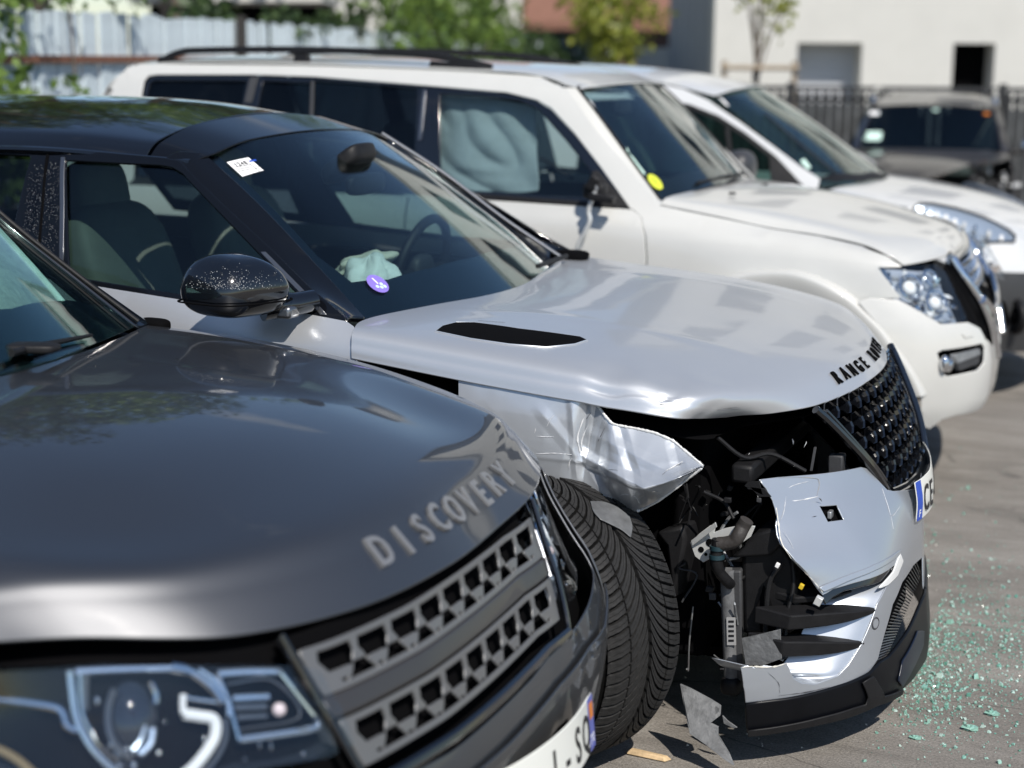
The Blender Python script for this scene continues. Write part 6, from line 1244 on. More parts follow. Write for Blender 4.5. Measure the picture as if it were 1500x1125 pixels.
# interior
blob('dashboard', (-.66, 0, 1.06), ((.22, 0, 0), (0, .66, 0), (0, 0, .11)), DASH, Pj, (.5, .35)); seat(-1.85, -.36, Pj); seat(-1.85, .36, Pj)
MB().box((-1.9, 0, .45), (3.0, 1.7, .12)).build('floor_pan', VOID, Pj); MB().box((.05, 0, .65), (.8, 1.3, .6)).build('engine_block', VOID, Pj, bevel=.05)
blob('rear_view_mirror', (-.93, -.02, 1.58), ((.02, 0, 0), (0, .11, 0), (0, 0, .035)), BLACK, Pj, (.5, .5))
def bagfn(A):
    A = A.copy(); h, w = A.shape[:2]
    for i in range(h):
        for j in range(w):
            p = A[i, j]; f = mnoise.noise(Vector((p[0]*3, 1, p[2]*3)))*.03-abs(mnoise.noise(Vector((p[0]*5+p[2]*6+3, 4, p[2]*2-p[0]*2+2))))*.05+mnoise.noise(Vector((p[0]*14, 2, p[2]*11)))*.006+.007*math.sin(p[2]*80+5*p[0])*max(0, 1-abs(p[2]-1.32)/.06)*math.exp(-((p[0]+1.28)/.12)**2)
            A[i, j] = p+np.array([0, f, 0])
    return A
bag = [[at('P', x, y, 'Y', v_) for x, y, v_ in r] for r in ([(645, 142, -.60), (700, 144, -.60), (740, 148, -.61), (783, 158, -.61)], [(644, 180, -.63), (700, 182, -.66), (745, 185, -.65), (784, 190, -.63)], [(645, 225, -.68), (700, 226, -.72), (748, 226, -.70), (786, 228, -.68)], [(648, 262, -.74), (702, 264, -.76), (750, 266, -.75), (788, 262, -.73)], [(660, 276, -.76), (710, 279, -.77), (752, 281, -.77), (787, 278, -.75)])]
netpanel('curtain_airbag', bag, CURTAIN, Pj, 12, 16, False, .012, (0, -1, 0), bagfn)
# white van side seen through: far door glass is open to view
# broken mirror hanging by its cable
mbk = blob('broken_mirror_stub', at('P', 872, 280, 'Y', -.92), ((.05, 0, 0), (0, .03, 0), (0, 0, .035)), BLACK, Pj, (.5, .5))
MB().box(at('P', 882, 290, 'Y', -.96), (.11, .05, .03), Matrix.Rotation(.1, 3, 'Y')).build('mirror_arm', BLACK, mbk, bevel=.006); MB().box(at('P', 868, 268, 'Y', -.95), (.04, .03, .06), Matrix.Rotation(.5, 3, 'Y')).build('mirror_motor', BLACK, mbk, bevel=.006)
MB().tube(cr1([at('P', x, y, 'Y', -.96) for x, y in ((872, 282), (866, 295), (862, 310), (864, 322), (858, 338), (850, 352), (845, 364))], 5), .010, 8).build('mirror_cable', ZINC, mbk, True)
MB().tube(cr1([at('P', x, y, 'Y', -.95) for x, y in ((866, 268), (874, 276), (868, 288), (880, 294))], 5), .007, 8).build('mirror_cable', DULL, mbk, True)
MB().tube(cr1([at('P', x, y, 'Y', -.70) for x, y in ((792, 232), (810, 242), (822, 252), (840, 262))], 5), .008, 8).build('window_strap', BLACK, Pj, True)
blob('wing_mirror', (-.62, .99, 1.245), ((.075, 0, 0), (0, .12, 0), (0, 0, .095)), mat('grey_mirror_cap', (.04, .041, .045), .45, bump=.05, bscale=200), Pj, (.8, .75)); MB().tube([(-.58, .92, 1.17), (-.56, .80, 1.17)], [.04, .035], 10).build('mirror_arm', BLACK, Pj, True)
MB().tube([(-.46, -.35, 1.262), (-.44, .1, 1.268), (-.47, .5, 1.255)], .008, 6).build('wiper', BLACK, Pj, True)
for y in (-.42, .15): MB().box((-.28, y, 1.229), (.03, .014, .010)).build('washer_nozzle', BLACK, Pj, bevel=.003)
# front end
zp = [.30, .38, .45, .6, .75, .85, .95, 1.05]
pfront = Hull(frows([(-.955, [.40, .43, .45, .47, .45, .40, .34, .3]), (-.9, [.51, .56, .59, .61, .585, .535, .46, .40]), (-.82, [.61, .66, .69, .71, .69, .63, .555, .49]), (-.72, [.70, .75, .775, .79, .77, .715, .645, .56]), (-.6, [.76, .81, .84, .855, .82, .765, .70, .62]), (-.45, [.79, .84, .868, .872, .832, .785, .72, .65]), (0, [.81, .865, .885, .885, .84, .80, .745, .68])], zp), (1, 0, 0), 10, 8, True, lambda A: np.stack([A[..., 0]-.09*np.clip(A[..., 1]+.55, 0, 2), A[..., 1], A[..., 2]], -1))
patch('bumper', 'P', pfront, [(1258, 442), (1275, 438), (1316, 440), (1340, 453), (1362, 466), (1378, 476), (1418, 473), (1436, 482), (1444, 498), (.86, -.30, .60), (.875, 0, .56), (.86, .30, .60), (.80, .55, .74), (.70, .75, .76), (.5, .93, .85), (.4, .94, .5), (.6, .82, .37), (.8, .5, .36), (.86, 0, .36), (1450, 592), (1430, 602), (1400, 608), (1380, 614), (1362, 628), (1353, 624), (1350, 600), (1350, 584), (1335, 550), (1310, 510), (1285, 474)],
      WHITE, Pj, 'X', 1, ([(1372, 517), (1380, 512), (1438, 502), (1443, 508), (1442, 532), (1432, 544), (1388, 553), (1380, 548)],), .035, .012, .008, 0)
patch('fog_recess', 'P', pfront, [(1366, 512), (1440, 496), (1448, 510), (1446, 538), (1434, 550), (1384, 558)], VOID, Pj, 'X', 1, (), .04, .02, .004, -.05, True)
q, n_ = pfront.px('P', 1396, 536); fl = blob('fog_lamp', q-n_*.025, ((.02, 0, 0), (0, .035, 0), (0, 0, .03)), CHROME, Pj, (1, 1)); blob('fog_bezel', q-n_*.035+np.array([0, -.07, .015]), ((.02, 0, 0), (0, .02, 0), (0, 0, .035)), CHROME, fl, (1, 1))
MB().prism([pfront.px('P', *k)[0]-np.array([.012, 0, 0]) for k in ((1402, 520), (1440, 511), (1442, 520), (1408, 533))], (-.02, 0, 0)).build('fog_trim', DULL, fl, bevel=.003); MB().prism([pfront.px('P', *k)[0]-np.array([.016, 0, 0]) for k in ((1408, 533), (1442, 520), (1440, 534), (1412, 544))], (-.02, 0, 0)).build('fog_trim', GREYPL, fl, bevel=.003)
patch('washer_cap', 'P', pfront, [(1409, 489), (1423, 486), (1425, 492), (1413, 495)], WHITE, Pj, 'X', 1, (), .03, .01, .004, .004)
# headlight with faceted reflector behind a clear lens
hl_o = [(1286, 391), (1300, 390), (1340, 389), (1372, 388), (1385, 400), (1400, 432), (1416, 469), (1400, 473), (1379, 473), (1352, 458), (1322, 437), (1302, 412)]
patch('headlight_bowl', 'P', pfront, hl_o, mat('lamp_blue_grey', (.46, .50, .55), .3, .5), Pj, 'X', 1, (), .03, .01, .004, -.05, True)
for s in (1, -1):
    g_ = random.Random(21); hb = None
    for k in range(70):
        x, y = g_.uniform(1294, 1408), g_.uniform(393, 470)
        lim = 1286+(y-391)*1.15 if y < 440 else 1330+(y-440)*1.6
        if x < lim+6 or x > 1374+(y-391)*.52: continue
        p, n_ = pfront.px('P', x, y); p = p-n_*g_.uniform(.012, .04); p[1] *= s
        a = np.array([g_.gauss(0, 1), g_.gauss(0, 1), g_.gauss(0, 1)]); a /= np.linalg.norm(a); b = np.cross(a, [.3, .5, .8]); b /= np.linalg.norm(b); r_ = g_.uniform(.010, .026)
        mb = MB(); c_ = np.cross(a, b); mb.add([p+a*r_, p+b*r_, p-a*r_, p-b*r_, p+c_*r_*.5], [(0, 1, 4), (1, 2, 4), (2, 3, 4), (3, 0, 4), (3, 2, 1, 0)]); mb.build('reflector_facet', CHROME if k % 3 else PAPER, Pj)
for s in (1, -1):
    for x, y, r_ in ((1338, 418, .050), (1376, 440, .046), (1368, 404, .034)):
        p, n_ = pfront.px('P', x, y); p = p-n_*.02; p[1] *= s; n2 = np.array([n_[0], n_[1]*s, n_[2]]); a = np.cross(n2, [0, 0, 1.]); a /= np.linalg.norm(a); b = np.cross(a, n2)
        MB().tube([p+r_*(math.cos(t)*a+math.sin(t)*b) for t in np.linspace(0, 6.2, 26)], .006, 8, True).build('reflector_ring', CHROME, Pj, True); blob('lamp_lens', p-n2*.012, (a*r_*.6, b*r_*.6, n2*.02), GLASS_C if r_ < .04 else PAPER, Pj, (1, 1), (10, 14))
patch('headlight_lens', 'P', pfront, hl_o, GLASS_C, Pj, 'X', 1, (), .03, .01, .003, .002, True)
# chrome grille
pg = patch('grille', 'P', pfront, [(1392, 386), (1402, 415), (1420, 468), (1440, 484), (.88, -.32, .57), (.89, 0, .54), (.88, .32, .57), (.80, .50, .76), (.72, .53, .98), (.75, .3, 1.02), (.75, 0, 1.02), (.74, -.3, 1.02)], VOID, Pj, 'X', 1, (), .05, .02, .004, -.03)
def ppt(y, z, off): p, n_ = pfront.axis((0, y, z), 'X', 1); return p+n_*off
for s in (1, -1):
    MB().tube(cr1([ppt(s*y, z, .006) for y, z in ((.50, 1.0), (.50, .92), (.46, .84), (.42, .76), (.38, .68), (.33, .58))], 5), .020, 10).build('grille_frame', CHROME, pg, True)
    MB().tube(cr1([ppt(s*y, z, .02) for y, z in ((.47, .83), (.38, .79), (.2, .75), (0, .74))], 5), .018, 10).build('grille_frame', CHROME, pg, True)
MB().tube([ppt(y, 1.0-.0*abs(y), .0) for y in np.linspace(-.5, .5, 15)], .022, 10).build('grille_frame', CHROME, pg, True)
for z, w in ((.955, .44), (.915, .42), (.875, .41), (.70, .33), (.665, .31)): MB().tube([ppt(y, z, .0) for y in np.linspace(-w, w, 13)], .011, 8).build('grille_bar', SATIN if z < .9 else CHROME, pg, True)
for y in np.linspace(-.36, .36, 9): MB().tube([ppt(y, .97, -.002), ppt(y, .86, -.002)], .006, 6).build('grille_bar', CHROME, pg, True)
for s in (1, -1):
    for x in (.0, -2.78): wheel(Pj, np.array([x, .80*s, .39]), np.array([0, float(s), 0]), False)

# ================================================================== WHITE VAN
B = vehicle('white_van', 'B', 'white passenger van with dark bumper, farthest of the row beside the white SUV', 'van')
bside = Hull([[(-3.2, -.88, .35), (-2, -.90, .35), (-1, -.90, .35), (-.4, -.90, .35), (.2, -.88, .35), (.7, -.72, .35)], [(-3.2, -.89, .8), (-2, -.905, .8), (-1, -.905, .8), (-.4, -.905, .8), (.2, -.885, .8), (.7, -.70, .8)], [(-3.2, -.87, 1.05), (-2, -.89, 1.05), (-1, -.89, 1.05), (-.4, -.88, 1.05), (.2, -.82, 1.02), (.7, -.6, 1.0)],
   [(-3.2, -.83, 1.25), (-2, -.85, 1.25), (-1, -.84, 1.25), (-.4, -.78, 1.22), (.2, -.7, 1.18), (.7, -.5, 1.12)], [(-3.2, -.78, 1.45), (-2, -.79, 1.45), (-1, -.765, 1.45), (-.4, -.68, 1.42), (.2, -.6, 1.4), (.7, -.4, 1.35)], [(-3.2, -.71, 1.62), (-2, -.715, 1.62), (-1, -.665, 1.60), (-.4, -.58, 1.58), (.2, -.5, 1.5), (.7, -.3, 1.5)], [(-3.2, -.60, 1.72), (-2, -.60, 1.715), (-1, -.55, 1.67), (-.4, -.45, 1.62), (.2, -.4, 1.6), (.7, -.2, 1.6)]], (0, -1, 0))
patch('body_side', 'B', bside, [(-3.18, -.6, 1.715), (-2.4, -.6, 1.72), (820, 104), (900, 112), (960, 121), (1000, 130), (1037, 147), (1085, 180), (1130, 213), (1170, 243), (1200, 262), (1194, 285), (1183, 279), (1160, 256), (1130, 226), (1090, 196), (1052, 172), (1010, 155), (970, 147), (932, 143), (-1.9, -.8, 1.56), (-3.0, -.8, 1.58), (-3.05, -.8, 1.1), (-3.18, -.8, 1.1)], WHITE2, B, 'Y', -1, (), .06, .02, .008, 0, True)
patch('side_glass', 'B', bside, [(-1.80, -.8, 1.57), (930, 141), (970, 145), (1010, 153), (1053, 170), (1092, 195), (1132, 226), (1162, 257), (1185, 281), (-.6, -.85, 1.08), (-1.80, -.85, 1.10)], glass_mat('van_side_glass', (.55, .66, .65), 1.45), B, 'Y', -1, (), .07, .02, .004, -.006, True)
patch('side_panel', 'B', bside, [(-1.82, -.8, 1.56), (-1.82, -.85, 1.1), (-3.0, -.85, 1.1), (-2.98, -.8, 1.56)], WHITE2, B, 'Y', -1, (), .07, .02, .006, .004, True)
patch('corner_panel', 'B', bside, [(1127, 232), (1135, 228), (1184, 281), (1130, 273)], BLACK, B, 'Y', -1, (), .05, .02, .004, .002, True)
patch('window_divider', 'B', bside, [(1062, 186), (1068, 189), (1075, 240), (1069, 240)], BLACK, B, 'Y', -1, (), .05, .02, .004, .002, True)
patch('window_seal', 'B', bside, [(930, 141), (1010, 153), (1053, 170), (1092, 195), (1132, 226), (1162, 257), (1185, 281), (1180, 279), (1158, 259), (1128, 230), (1088, 199), (1050, 175), (1008, 158), (930, 146)], BLACK, B, 'Y', -1, (), .05, .02, .006, .001, True)
patch('door', 'B', bside, [(-.5, -.85, 1.07), (-.5, -.85, .38), (-1.9, -.85, .38), (-1.9, -.85, 1.09)], WHITE2, B, 'Y', -1, (), .08, .03, .008, 0, True); patch('rear_side', 'B', bside, [(-1.92, -.85, 1.09), (-1.92, -.85, .38), (-3.15, -.85, .38), (-3.15, -.85, 1.09)], WHITE2, B, 'Y', -1, (), .08, .03, .008, 0, True)
netpanel('roof', [[(-1.10, -.57, 1.60), (-1.5, -.60, 1.682), (-2.2, -.605, 1.722), (-3.18, -.60, 1.722)], [(-1.04, -.35, 1.632), (-1.5, -.37, 1.716), (-2.2, -.37, 1.755), (-3.2, -.37, 1.75)], [(-1.0, 0, 1.648), (-1.5, 0, 1.732), (-2.2, 0, 1.77), (-3.22, 0, 1.765)]], WHITE2, B, 8, 8, True, .006, (0, 0, 1))
bws = [[(-.43, -.735, 1.13), (-.67, -.69, 1.30), (-.90, -.63, 1.465), (-1.11, -.565, 1.592)], [(-.30, -.47, 1.125), (-.58, -.44, 1.32), (-.83, -.40, 1.49), (-1.06, -.35, 1.622)], [(-.22, 0, 1.12), (-.51, 0, 1.33), (-.78, 0, 1.505), (-1.01, 0, 1.64)]]
netpanel('windscreen', bws, glass_mat('van_windscreen', (.78, .90, .87), 1.45), B, 8, 8, True, .004, (1, 0, 1))
HBW = Hull(bws, (1, 0, 1), 10, 10, True); patch('scuttle', 'B', HBW, [(1195, 262), (1225, 266), (1262, 266), (1292, 262), (1303, 258), (1280, 252), (1262, 256), (1225, 255)], BLACK, B, 'Z', 1, (), .05, .02, .006, .004)
patch('sticker', 'B', HBW, [(1172, 236), (1178, 233), (1188, 246), (1182, 248)], PALEGREEN, B, 'Z', 1, (), .05, .02, .0008, .003); patch('sticker', 'B', HBW, [(1048, 150), (1060, 147), (1068, 156), (1056, 160)], PAPER, B, 'Z', 1, (), .05, .02, .0008, .003)
MB().tube([HBW.px('B', x, y)[0]+np.array([0, 0, .014]) for x, y in ((1225, 258), (1160, 205), (1120, 170))], .006, 6).build('wiper', BLACK, B, True)
netpanel('bonnet', [[(-.44, -.80, 1.075), (-.1, -.82, 1.055), (.2, -.80, 1.01), (.42, -.74, .955), (.55, -.66, .90), (.60, -.60, .86)], [(-.36, -.62, 1.112), (-.05, -.62, 1.08), (.24, -.60, 1.032), (.46, -.57, .975), (.60, -.52, .91), (.66, -.46, .85)], [(-.26, -.3, 1.118), (0, -.3, 1.092), (.28, -.3, 1.046), (.5, -.28, .988), (.66, -.26, .915), (.735, -.24, .845)], [(-.22, 0, 1.118), (.02, 0, 1.096), (.3, 0, 1.05), (.52, 0, .992), (.68, 0, .918), (.755, 0, .845)]], WHITE2, B, 8, 8, True, .006, (0, 0, 1))
zb = [.25, .4, .55, .68, .78, .88, .98, 1.06]
bfront = Hull(frows([(-.93, [.22, .26, .28, .27, .22, .12, .02, -.1]), (-.88, [.42, .46, .48, .47, .42, .33, .22, .1]), (-.75, [.60, .64, .66, .645, .595, .51, .40, .28]), (-.6, [.71, .745, .76, .74, .69, .62, .52, .40]), (-.35, [.79, .82, .835, .81, .765, .71, .62, .5]), (0, [.82, .85, .86, .84, .795, .745, .66, .54])], zb), (1, 0, 0), 10, 8, True)
patch('front_panel', 'B', bfront, [(.0, -.93, 1.0), (.1, -.9, 1.04), (.3, -.8, .99), (.5, -.68, .93), (.62, -.58, .86), (.7, -.3, .85), (.75, 0, .85), (.7, .3, .85), (.62, .58, .86), (.3, .8, .99), (.0, .93, 1.0), (.3, .93, .70), (.7, .5, .71), (.8, 0, .71), (.7, -.5, .71), (1500, 399), (1435, 397), (.3, -.93, .73)], WHITE2, B, 'X', 1, (), .05, .02, .008, 0)
patch('bumper', 'B', bfront, [(.3, -.93, .72), (1435, 400), (1500, 403), (.8, -.4, .70), (.8, 0, .70), (.8, .4, .70), (.6, .7, .71), (.3, .93, .72), (.3, .93, .30), (.7, .6, .27), (.8, 0, .26), (.7, -.6, .27), (.3, -.93, .30)], mat('dark_bumper', (.035, .036, .038), .5, bump=.1, bscale=120), B, 'X', 1, (), .05, .02, .010, .004)
q, n_ = bfront.px('B', 1487, 463); MB().tube([q+n_*.012+.075*(math.cos(t)*np.array([-.5, .8, 0])/np.linalg.norm([-.5, .8])+math.sin(t)*Z3) for t in np.linspace(0, 6.2, 28)], .022, 10, True).build('fog_surround', BLACK, B, True); blob('fog_lamp', q, ((.03, 0, 0), (0, .05, 0), (0, 0, .05)), VOID, B, (1, 1))
patch('rust_scuff', 'B', bfront, [(1438, 392), (1450, 388), (1466, 392), (1460, 397), (1440, 397)], mat('rust_scrape', (.42, .25, .14), .8), B, 'X', 1, (), .03, .01, .002, .003)
bh = [(1338, 305), (1346, 300), (1365, 300), (1400, 307), (1440, 320), (1475, 338), (1485, 347), (1484, 355), (1440, 356), (1400, 353), (1378, 342), (1352, 322)]
patch('headlight_bowl', 'B', bfront, bh, mat('lamp_blue', (.42, .47, .54), .3, .5, .4), B, 'X', 1, (), .03, .012, .004, .004, True)
for k, (x, y, r_, m_) in enumerate([(1372, 316, .020, PAPER), (1385, 321, .024, PAPER), (1398, 327, .024, PAPER), (1412, 332, .026, ZINC), (1428, 338, .030, CHROME), (1388, 338, .028, CHROME), (1405, 345, .026, CHROME), (1448, 345, .03, ZINC), (1466, 350, .02, PAPER), (1356, 310, .02, CHROME)]):
    q, n_ = bfront.px('B', x, y); blob('lamp_reflector', q+n_*.004, ((.012, 0, 0), (0, r_*1.7, 0), (0, 0, r_*1.0)), m_, B, (1, 1), (8, 12))
bo_ = [bfront.px('B', *p) for p in bh]; MB().tube([p+n_*.012 for p, n_ in bo_], .007, 6, True).build('headlight_rim', GREYPL, B, True)
patch('headlight_lens', 'B', bfront, bh, GLASS_C, B, 'X', 1, (), .03, .012, .003, .016, True)
blob('dashboard', (-.55, 0, 1.0), ((.28, 0, 0), (0, .68, 0), (0, 0, .1)), DASH, B, (.5, .35)); seat(-1.3, -.36, B); seat(-1.3, .36, B)
MB().box((-1.5, 0, .4), (3.3, 1.6, .12)).build('floor_pan', VOID, B); netpanel('rear_door', [[(-3.2, -.85, .4), (-3.24, -.85, 1.1), (-3.2, -.62, 1.7)], [(-3.25, 0, .4), (-3.28, 0, 1.1), (-3.24, 0, 1.74)]], WHITE2, B, 5, 5, True, .006, (-1, 0, 0))
for s in (1, -1):
    for x in (.0, -2.7): wheel(B, np.array([x, .76*s, .33]), np.array([0, float(s), 0]), False)

# ================================================================== DARK WRECK beyond
def at_dep(px, py, dep): return CAM+(_f+CR*(px-750)/FPX-CU*(py-562.5)/FPX)*dep
kx = at_dep(1362, 214, 15.7)
KA = math.atan2(-.985, .13)
K = thing('dark_wrecked_car', 'dark brown wrecked estate car with smashed front corner by the picket fence', 'car', (kx[0], kx[1], 0), KA)
kw = .66
kws = [[(.05, -kw, .98), (-.22, -kw*.94, 1.16), (-.48, -kw*.86, 1.34)], [(.17, -.34, .985), (-.13, -.32, 1.175), (-.42, -.29, 1.365)], [(.20, 0, .99), (-.10, 0, 1.18), (-.40, 0, 1.372)]]
netpanel('windscreen', kws, glass_mat('wreck_glass', (.42, .50, .53), 1.42), K, 6, 6, True, .004, (1, 0, 1))
netpanel('roof', [[(-.49, -.60, 1.352), (-1.2, -.62, 1.42), (-2.2, -.60, 1.42), (-2.9, -.58, 1.36)], [(-.43, -.3, 1.378), (-1.2, -.32, 1.46), (-2.2, -.32, 1.46), (-2.95, -.3, 1.38)], [(-.41, 0, 1.388), (-1.2, 0, 1.47), (-2.2, 0, 1.47), (-2.97, 0, 1.39)]], DARKCAR, K, 6, 6, True, .01, (0, 0, 1))
netpanel('bonnet', [[(.06, -.70, .96), (.45, -.74, .90), (.85, -.72, .83), (1.15, -.64, .76)], [(.18, -.4, .99), (.55, -.40, .955), (.95, -.38, .885), (1.26, -.34, .79)], [(.21, 0, .995), (.58, 0, .96), (.98, 0, .89), (1.30, 0, .79)], [(.18, .4, .99), (.55, .40, .96), (.90, .40, .93), (1.12, .36, .90)], [(.06, .70, .96), (.40, .72, .93), (.70, .70, .95), (.92, .62, .93)]], DARKCAR, K, 8, 8, False, .008, (0, 0, 1))
for s in (1, -1):
    netpanel('windscreen_pillar', [[(x, y*s, z) for x, y, z in r] for r in [[(.06, .665, .98), (.0, .72, .97)], [(-.21, .63, 1.16), (-.27, .675, 1.15)], [(-.48, .575, 1.345), (-.54, .61, 1.335)]]], DARKCAR, K, 6, 6, False, .03, (1, s, 1))
    ks = [[(-2.9, -.72*s, .3), (-1.2, -.80*s, .3), (.1, -.79*s, .3), (.9 if s > 0 else .6, -.76*s, .35)], [(-2.9, -.74*s, .7), (-1.2, -.82*s, .7), (.1, -.81*s, .7), (.95 if s > 0 else .6, -.76*s, .65)], [(-2.9, -.72*s, .93), (-1.2, -.78*s, .95), (.05, -.74*s, .955), (.5, -.75*s, .90)]]
    netpanel('body_side', ks, DARKCAR, K, 6, 6, False, .02, (0, -s, 0))
    netpanel('side_glass', [[(-2.7, -.70*s, .95), (-1.2, -.76*s, .96), (-.05, -.72*s, .97)], [(-2.6, -.60*s, 1.33), (-1.2, -.63*s, 1.38), (-.52, -.60*s, 1.33)]], GLASS_D, K, 4, 4, False, .006, (0, -s, 0))
    MB().tube(cr1([(-.62, -.575*s, 1.38), (-.75, -.58*s, 1.45), (-1.4, -.58*s, 1.50), (-2.3, -.57*s, 1.49), (-2.6, -.56*s, 1.42)], 5), .024, 8).build('roof_rail', CHROME, K, True)
    blob('wing_mirror', (-.06, -.92*s, 1.02), ((.06, 0, 0), (0, .10, 0), (0, 0, .065)), DARKCAR if s > 0 else CHROME, K, (.7, .7)); MB().tube([(-.06, -.84*s, .98), (-.02, -.74*s, .96)], .03, 8).build('mirror_arm', BLACK, K, True)
    for x in (.35, -2.2): wheel(K, np.array([x, .70*s, .32]), np.array([0, float(s), 0]), False)
MB().box((.45, 0, .5), (.9, 1.1, .5)).build('engine_block', BLACK, K, bevel=.05); MB().box((-1.3, 0, .4), (2.8, 1.4, .12)).build('floor_pan', VOID, K)
netpanel('bumper', [[(1.05, -.74, .32), (1.1, -.72, .5), (1.1, -.66, .66)], [(1.32, -.3, .32), (1.36, -.3, .5), (1.33, -.3, .68)], [(1.34, .1, .32), (1.36, .1, .5), (1.32, .1, .66)]], DARKCAR, K, 6, 6, False, .02, (1, 0, 0))
g_ = random.Random(9)
for k in range(34):
    p = np.array([g_.uniform(.62, 1.05), g_.uniform(.40, .78), g_.uniform(.42, .90)]); m_ = [CHROME, DULL, BLACK, GREYPL, PAPER, BLACK][k % 6]; r_ = g_.uniform(.02, .06)
    MB().box(p, (r_*g_.uniform(.6, 2), r_*g_.uniform(.6, 1.6), r_*g_.uniform(.3, 1)), Matrix.Rotation(g_.uniform(0, 3), 3, (g_.random()+.1, g_.random(), g_.random()))).build('broken_part', m_, K, bevel=.004)
for k in range(4): MB().tube(cr1([(.55, .5+.06*k, .8-.06*k), (.8, .6+.05*k, .78-.1*k), (.95, .62+.04*k, .55-.05*k)], 5), .012, 6).build('loose_cable', BLACK, K, True)
MB().box((-.02, -.52, 1.09), (.10, .14, .01), Matrix.Rotation(.95, 3, 'Y')).build('inspection_sticker', PALEGREEN, K); lb = HKW = Hull(kws, (1, 0, 1), 8, 8, True)
for y, z, m_, w in ((-.54, 1.29, PAPER, .10), (-.58, 1.06, PALEGREEN, .07), (.5, 1.30, ORANGE, .05), (.03, 1.33, PALEGREEN, .05)):
    q, n_ = HKW.axis((0, y, z), 'X', 1); u_ = np.array([0, 1., 0]); v_ = np.cross(n_, u_); MB().prism([q+n_*.006+u_*a*w/2+v_*b*w/3 for a, b in ((-1, -1), (1, -1), (1, 1), (-1, 1))], n_*.002).build('windscreen_label', m_, K)
blob('dashboard', (-.05, 0, .93), ((.2, 0, 0), (0, .6, 0), (0, 0, .08)), DASH, K, (.5, .35)); seat(-.75, -.34, K); seat(-.75, .34, K)

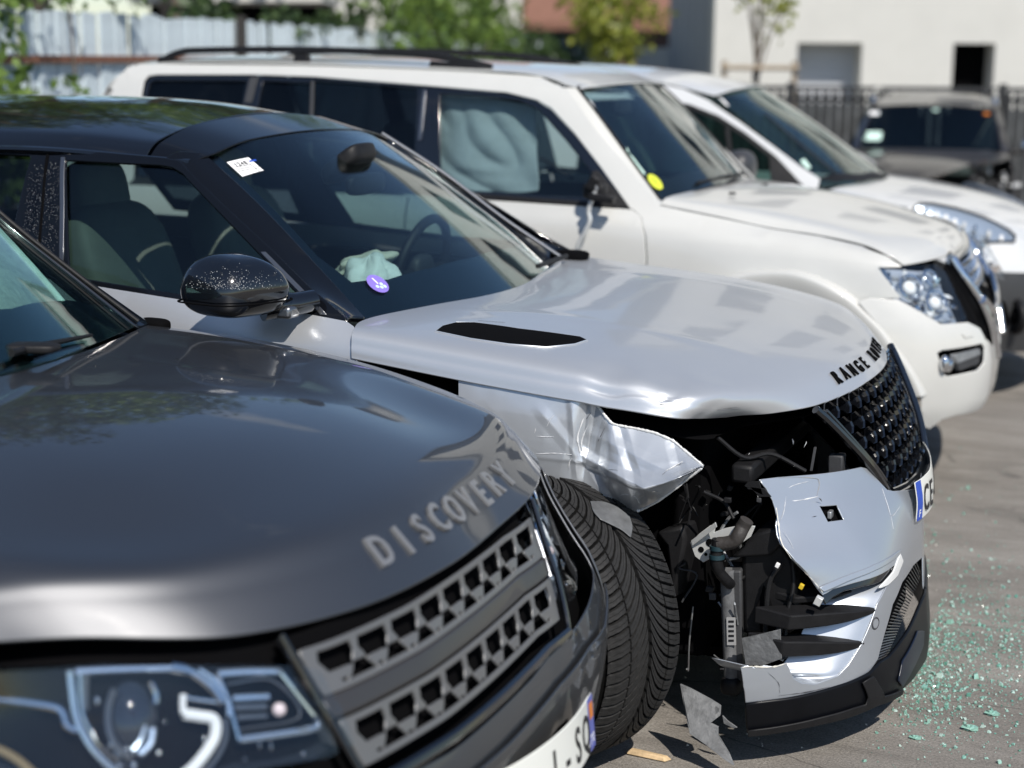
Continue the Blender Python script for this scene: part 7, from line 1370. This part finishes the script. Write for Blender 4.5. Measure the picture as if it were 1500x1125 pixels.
# ================================================================== things on the ground
def shards():
    g = np.random.default_rng(11); n = 5200; r = np.array([_r[0], _r[1]]); d2 = np.array([_f[0], _f[1]])/np.linalg.norm(_f[:2])
    P = []
    for k, (cx, cy, sx, sy, m_) in enumerate([(1375, 960, 28, 55, 800), (1352, 955, 24, 52, 1000), (1425, 935, 60, 52, 800), (1480, 955, 65, 50, 520), (1400, 890, 60, 30, 300), (1460, 1000, 70, 45, 480), (1350, 1015, 30, 35, 350), (1440, 790, 60, 60, 120), (1450, 1085, 60, 30, 90), (1420, 900, 110, 110, 420), (1250, 1090, 60, 25, 60), (1400, 700, 50, 40, 40)]):
        q = np.stack([g.normal(cx, sx, m_), g.normal(cy, sy, m_)], 1); P.append(q)
    P = np.concatenate(P); V, F = [], []
    for x, y in P:
        o, d = ray('W', x, y); t = -o[2]/d[2]; c = o+d*t
        if c[0] < .80 and c[1] < 1.0: continue
        s = abs(g.normal(0, 1))**1.6*.0015+.0012; s = min(s, .008); s *= 2.0 if g.random() < .012 else 1; h = s*g.uniform(.5, 1.1); k = len(V); a0 = g.uniform(0, 6.28); m = 4; tl = g.normal(0, .25, 2)
        for z in (0, 1):
            for i in range(m):
                w = a0+i*1.571+g.normal(0, .25); rr = s*g.uniform(.6, 1.2)*(1 if z == 0 else .8); dx, dy = rr*math.cos(w), rr*math.sin(w); V.append((c[0]+dx, c[1]+dy, .0008+(h+dx*tl[0]+dy*tl[1] if z else 0)))
        F += [(k+3, k+2, k+1, k), (k+4, k+5, k+6, k+7)]+[(k+i, k+(i+1) % 4, k+4+(i+1) % 4, k+4+i) for i in range(4)]
    m = bpy.data.materials.new('tempered_glass'); m.use_nodes = True; nn = m.node_tree.nodes; l = m.node_tree.links; b = nn['Principled BSDF']
    gm = nn.new('ShaderNodeNewGeometry'); rp_ = nn.new('ShaderNodeValToRGB'); e = rp_.color_ramp.elements; e[0].color = (.14, .36, .28, 1); e[1].color = (.66, .82, .75, 1); k_ = e.new(.6); k_.color = (.32, .58, .48, 1)
    l.new(gm.outputs['Random Per Island'], rp_.inputs[0]); l.new(rp_.outputs[0], b.inputs['Base Color']); b.inputs['Roughness'].default_value = .12; b.inputs['Coat Weight'].default_value = 1; b.inputs['Transmission Weight'].default_value = .25
    o = rawmesh('glass_fragments', V, F, m); tag(o, 'green crumbs of shattered window glass scattered on the asphalt', 'broken glass', None, 'stuff')
shards()
def grit():
    g = np.random.default_rng(5); V, F = [], []
    for _ in range(2600):
        c = np.array([g.uniform(.2, 4), g.uniform(-1.6, 9), 0]); s = abs(g.normal(0, .0018))+.001; k = len(V); a = g.uniform(0, 6.28)
        V += [(c[0]+s*math.cos(a+w), c[1]+s*math.sin(a+w), .0006) for w in (0, 2.1, 4.2)]+[(c[0], c[1], s*1.1)]; F += [(k, k+1, k+3), (k+1, k+2, k+3), (k+2, k, k+3)]
    o = rawmesh('grit', V, F, mat('grit_stone', (.42, .40, .36), .85, noise=.4, nscale=60)); tag(o, 'fine pale grit strewn over the asphalt', 'grit', None, 'stuff')
grit()
for k, (x, y, s_, lb) in enumerate([(1265, 962, .020, 'largest green lump of shattered glass, lying between two smaller lumps'), (1340, 1083, .014, 'green glass lump nearest the black front lip of the silver SUV'), (1452, 1048, .017, 'green glass lump farthest right of the three on the asphalt')]):
    o_, d_ = ray('W', x if k else 1420, y if k else 1070); c = o_-d_*o_[2]/d_[2]; g_ = random.Random(k)
    bm_ = blob('glass_lump', (0, 0, s_*.4), ((s_, 0, 0), (0, s_*.7, 0), (0, 0, s_*.45)), bpy.data.materials['tempered_glass'], None, (1, 1), (6, 9), lambda a: a*(1+.35*math.sin(9*a[0]+5*a[1])), False); bm_.location = tuple(c); tag(bm_, lb, 'broken glass', 'lumps of shattered glass')
wd = MB(); p0 = at('W', 945, 1108, 'Z', .0); 
wc = thing('wood_chip', 'pale splintered wood chip lying beside the silver SUV tyre', 'wood chip', tuple(p0))
wd.add([(-.05, -.012, .002), (.06, -.02, .002), (.075, .004, .002), (-.04, .016, .002), (-.045, -.008, .016), (.055, -.014, .014), (.06, .002, .013), (-.038, .010, .015)], [(3, 2, 1, 0), (4, 5, 6, 7), (0, 1, 5, 4), (1, 2, 6, 5), (2, 3, 7, 6), (3, 0, 4, 7)])
wd.build('splinter', mat('pale_wood', (.52, .38, .22), .8, noise=.35, nscale=40), wc, bevel=.003)
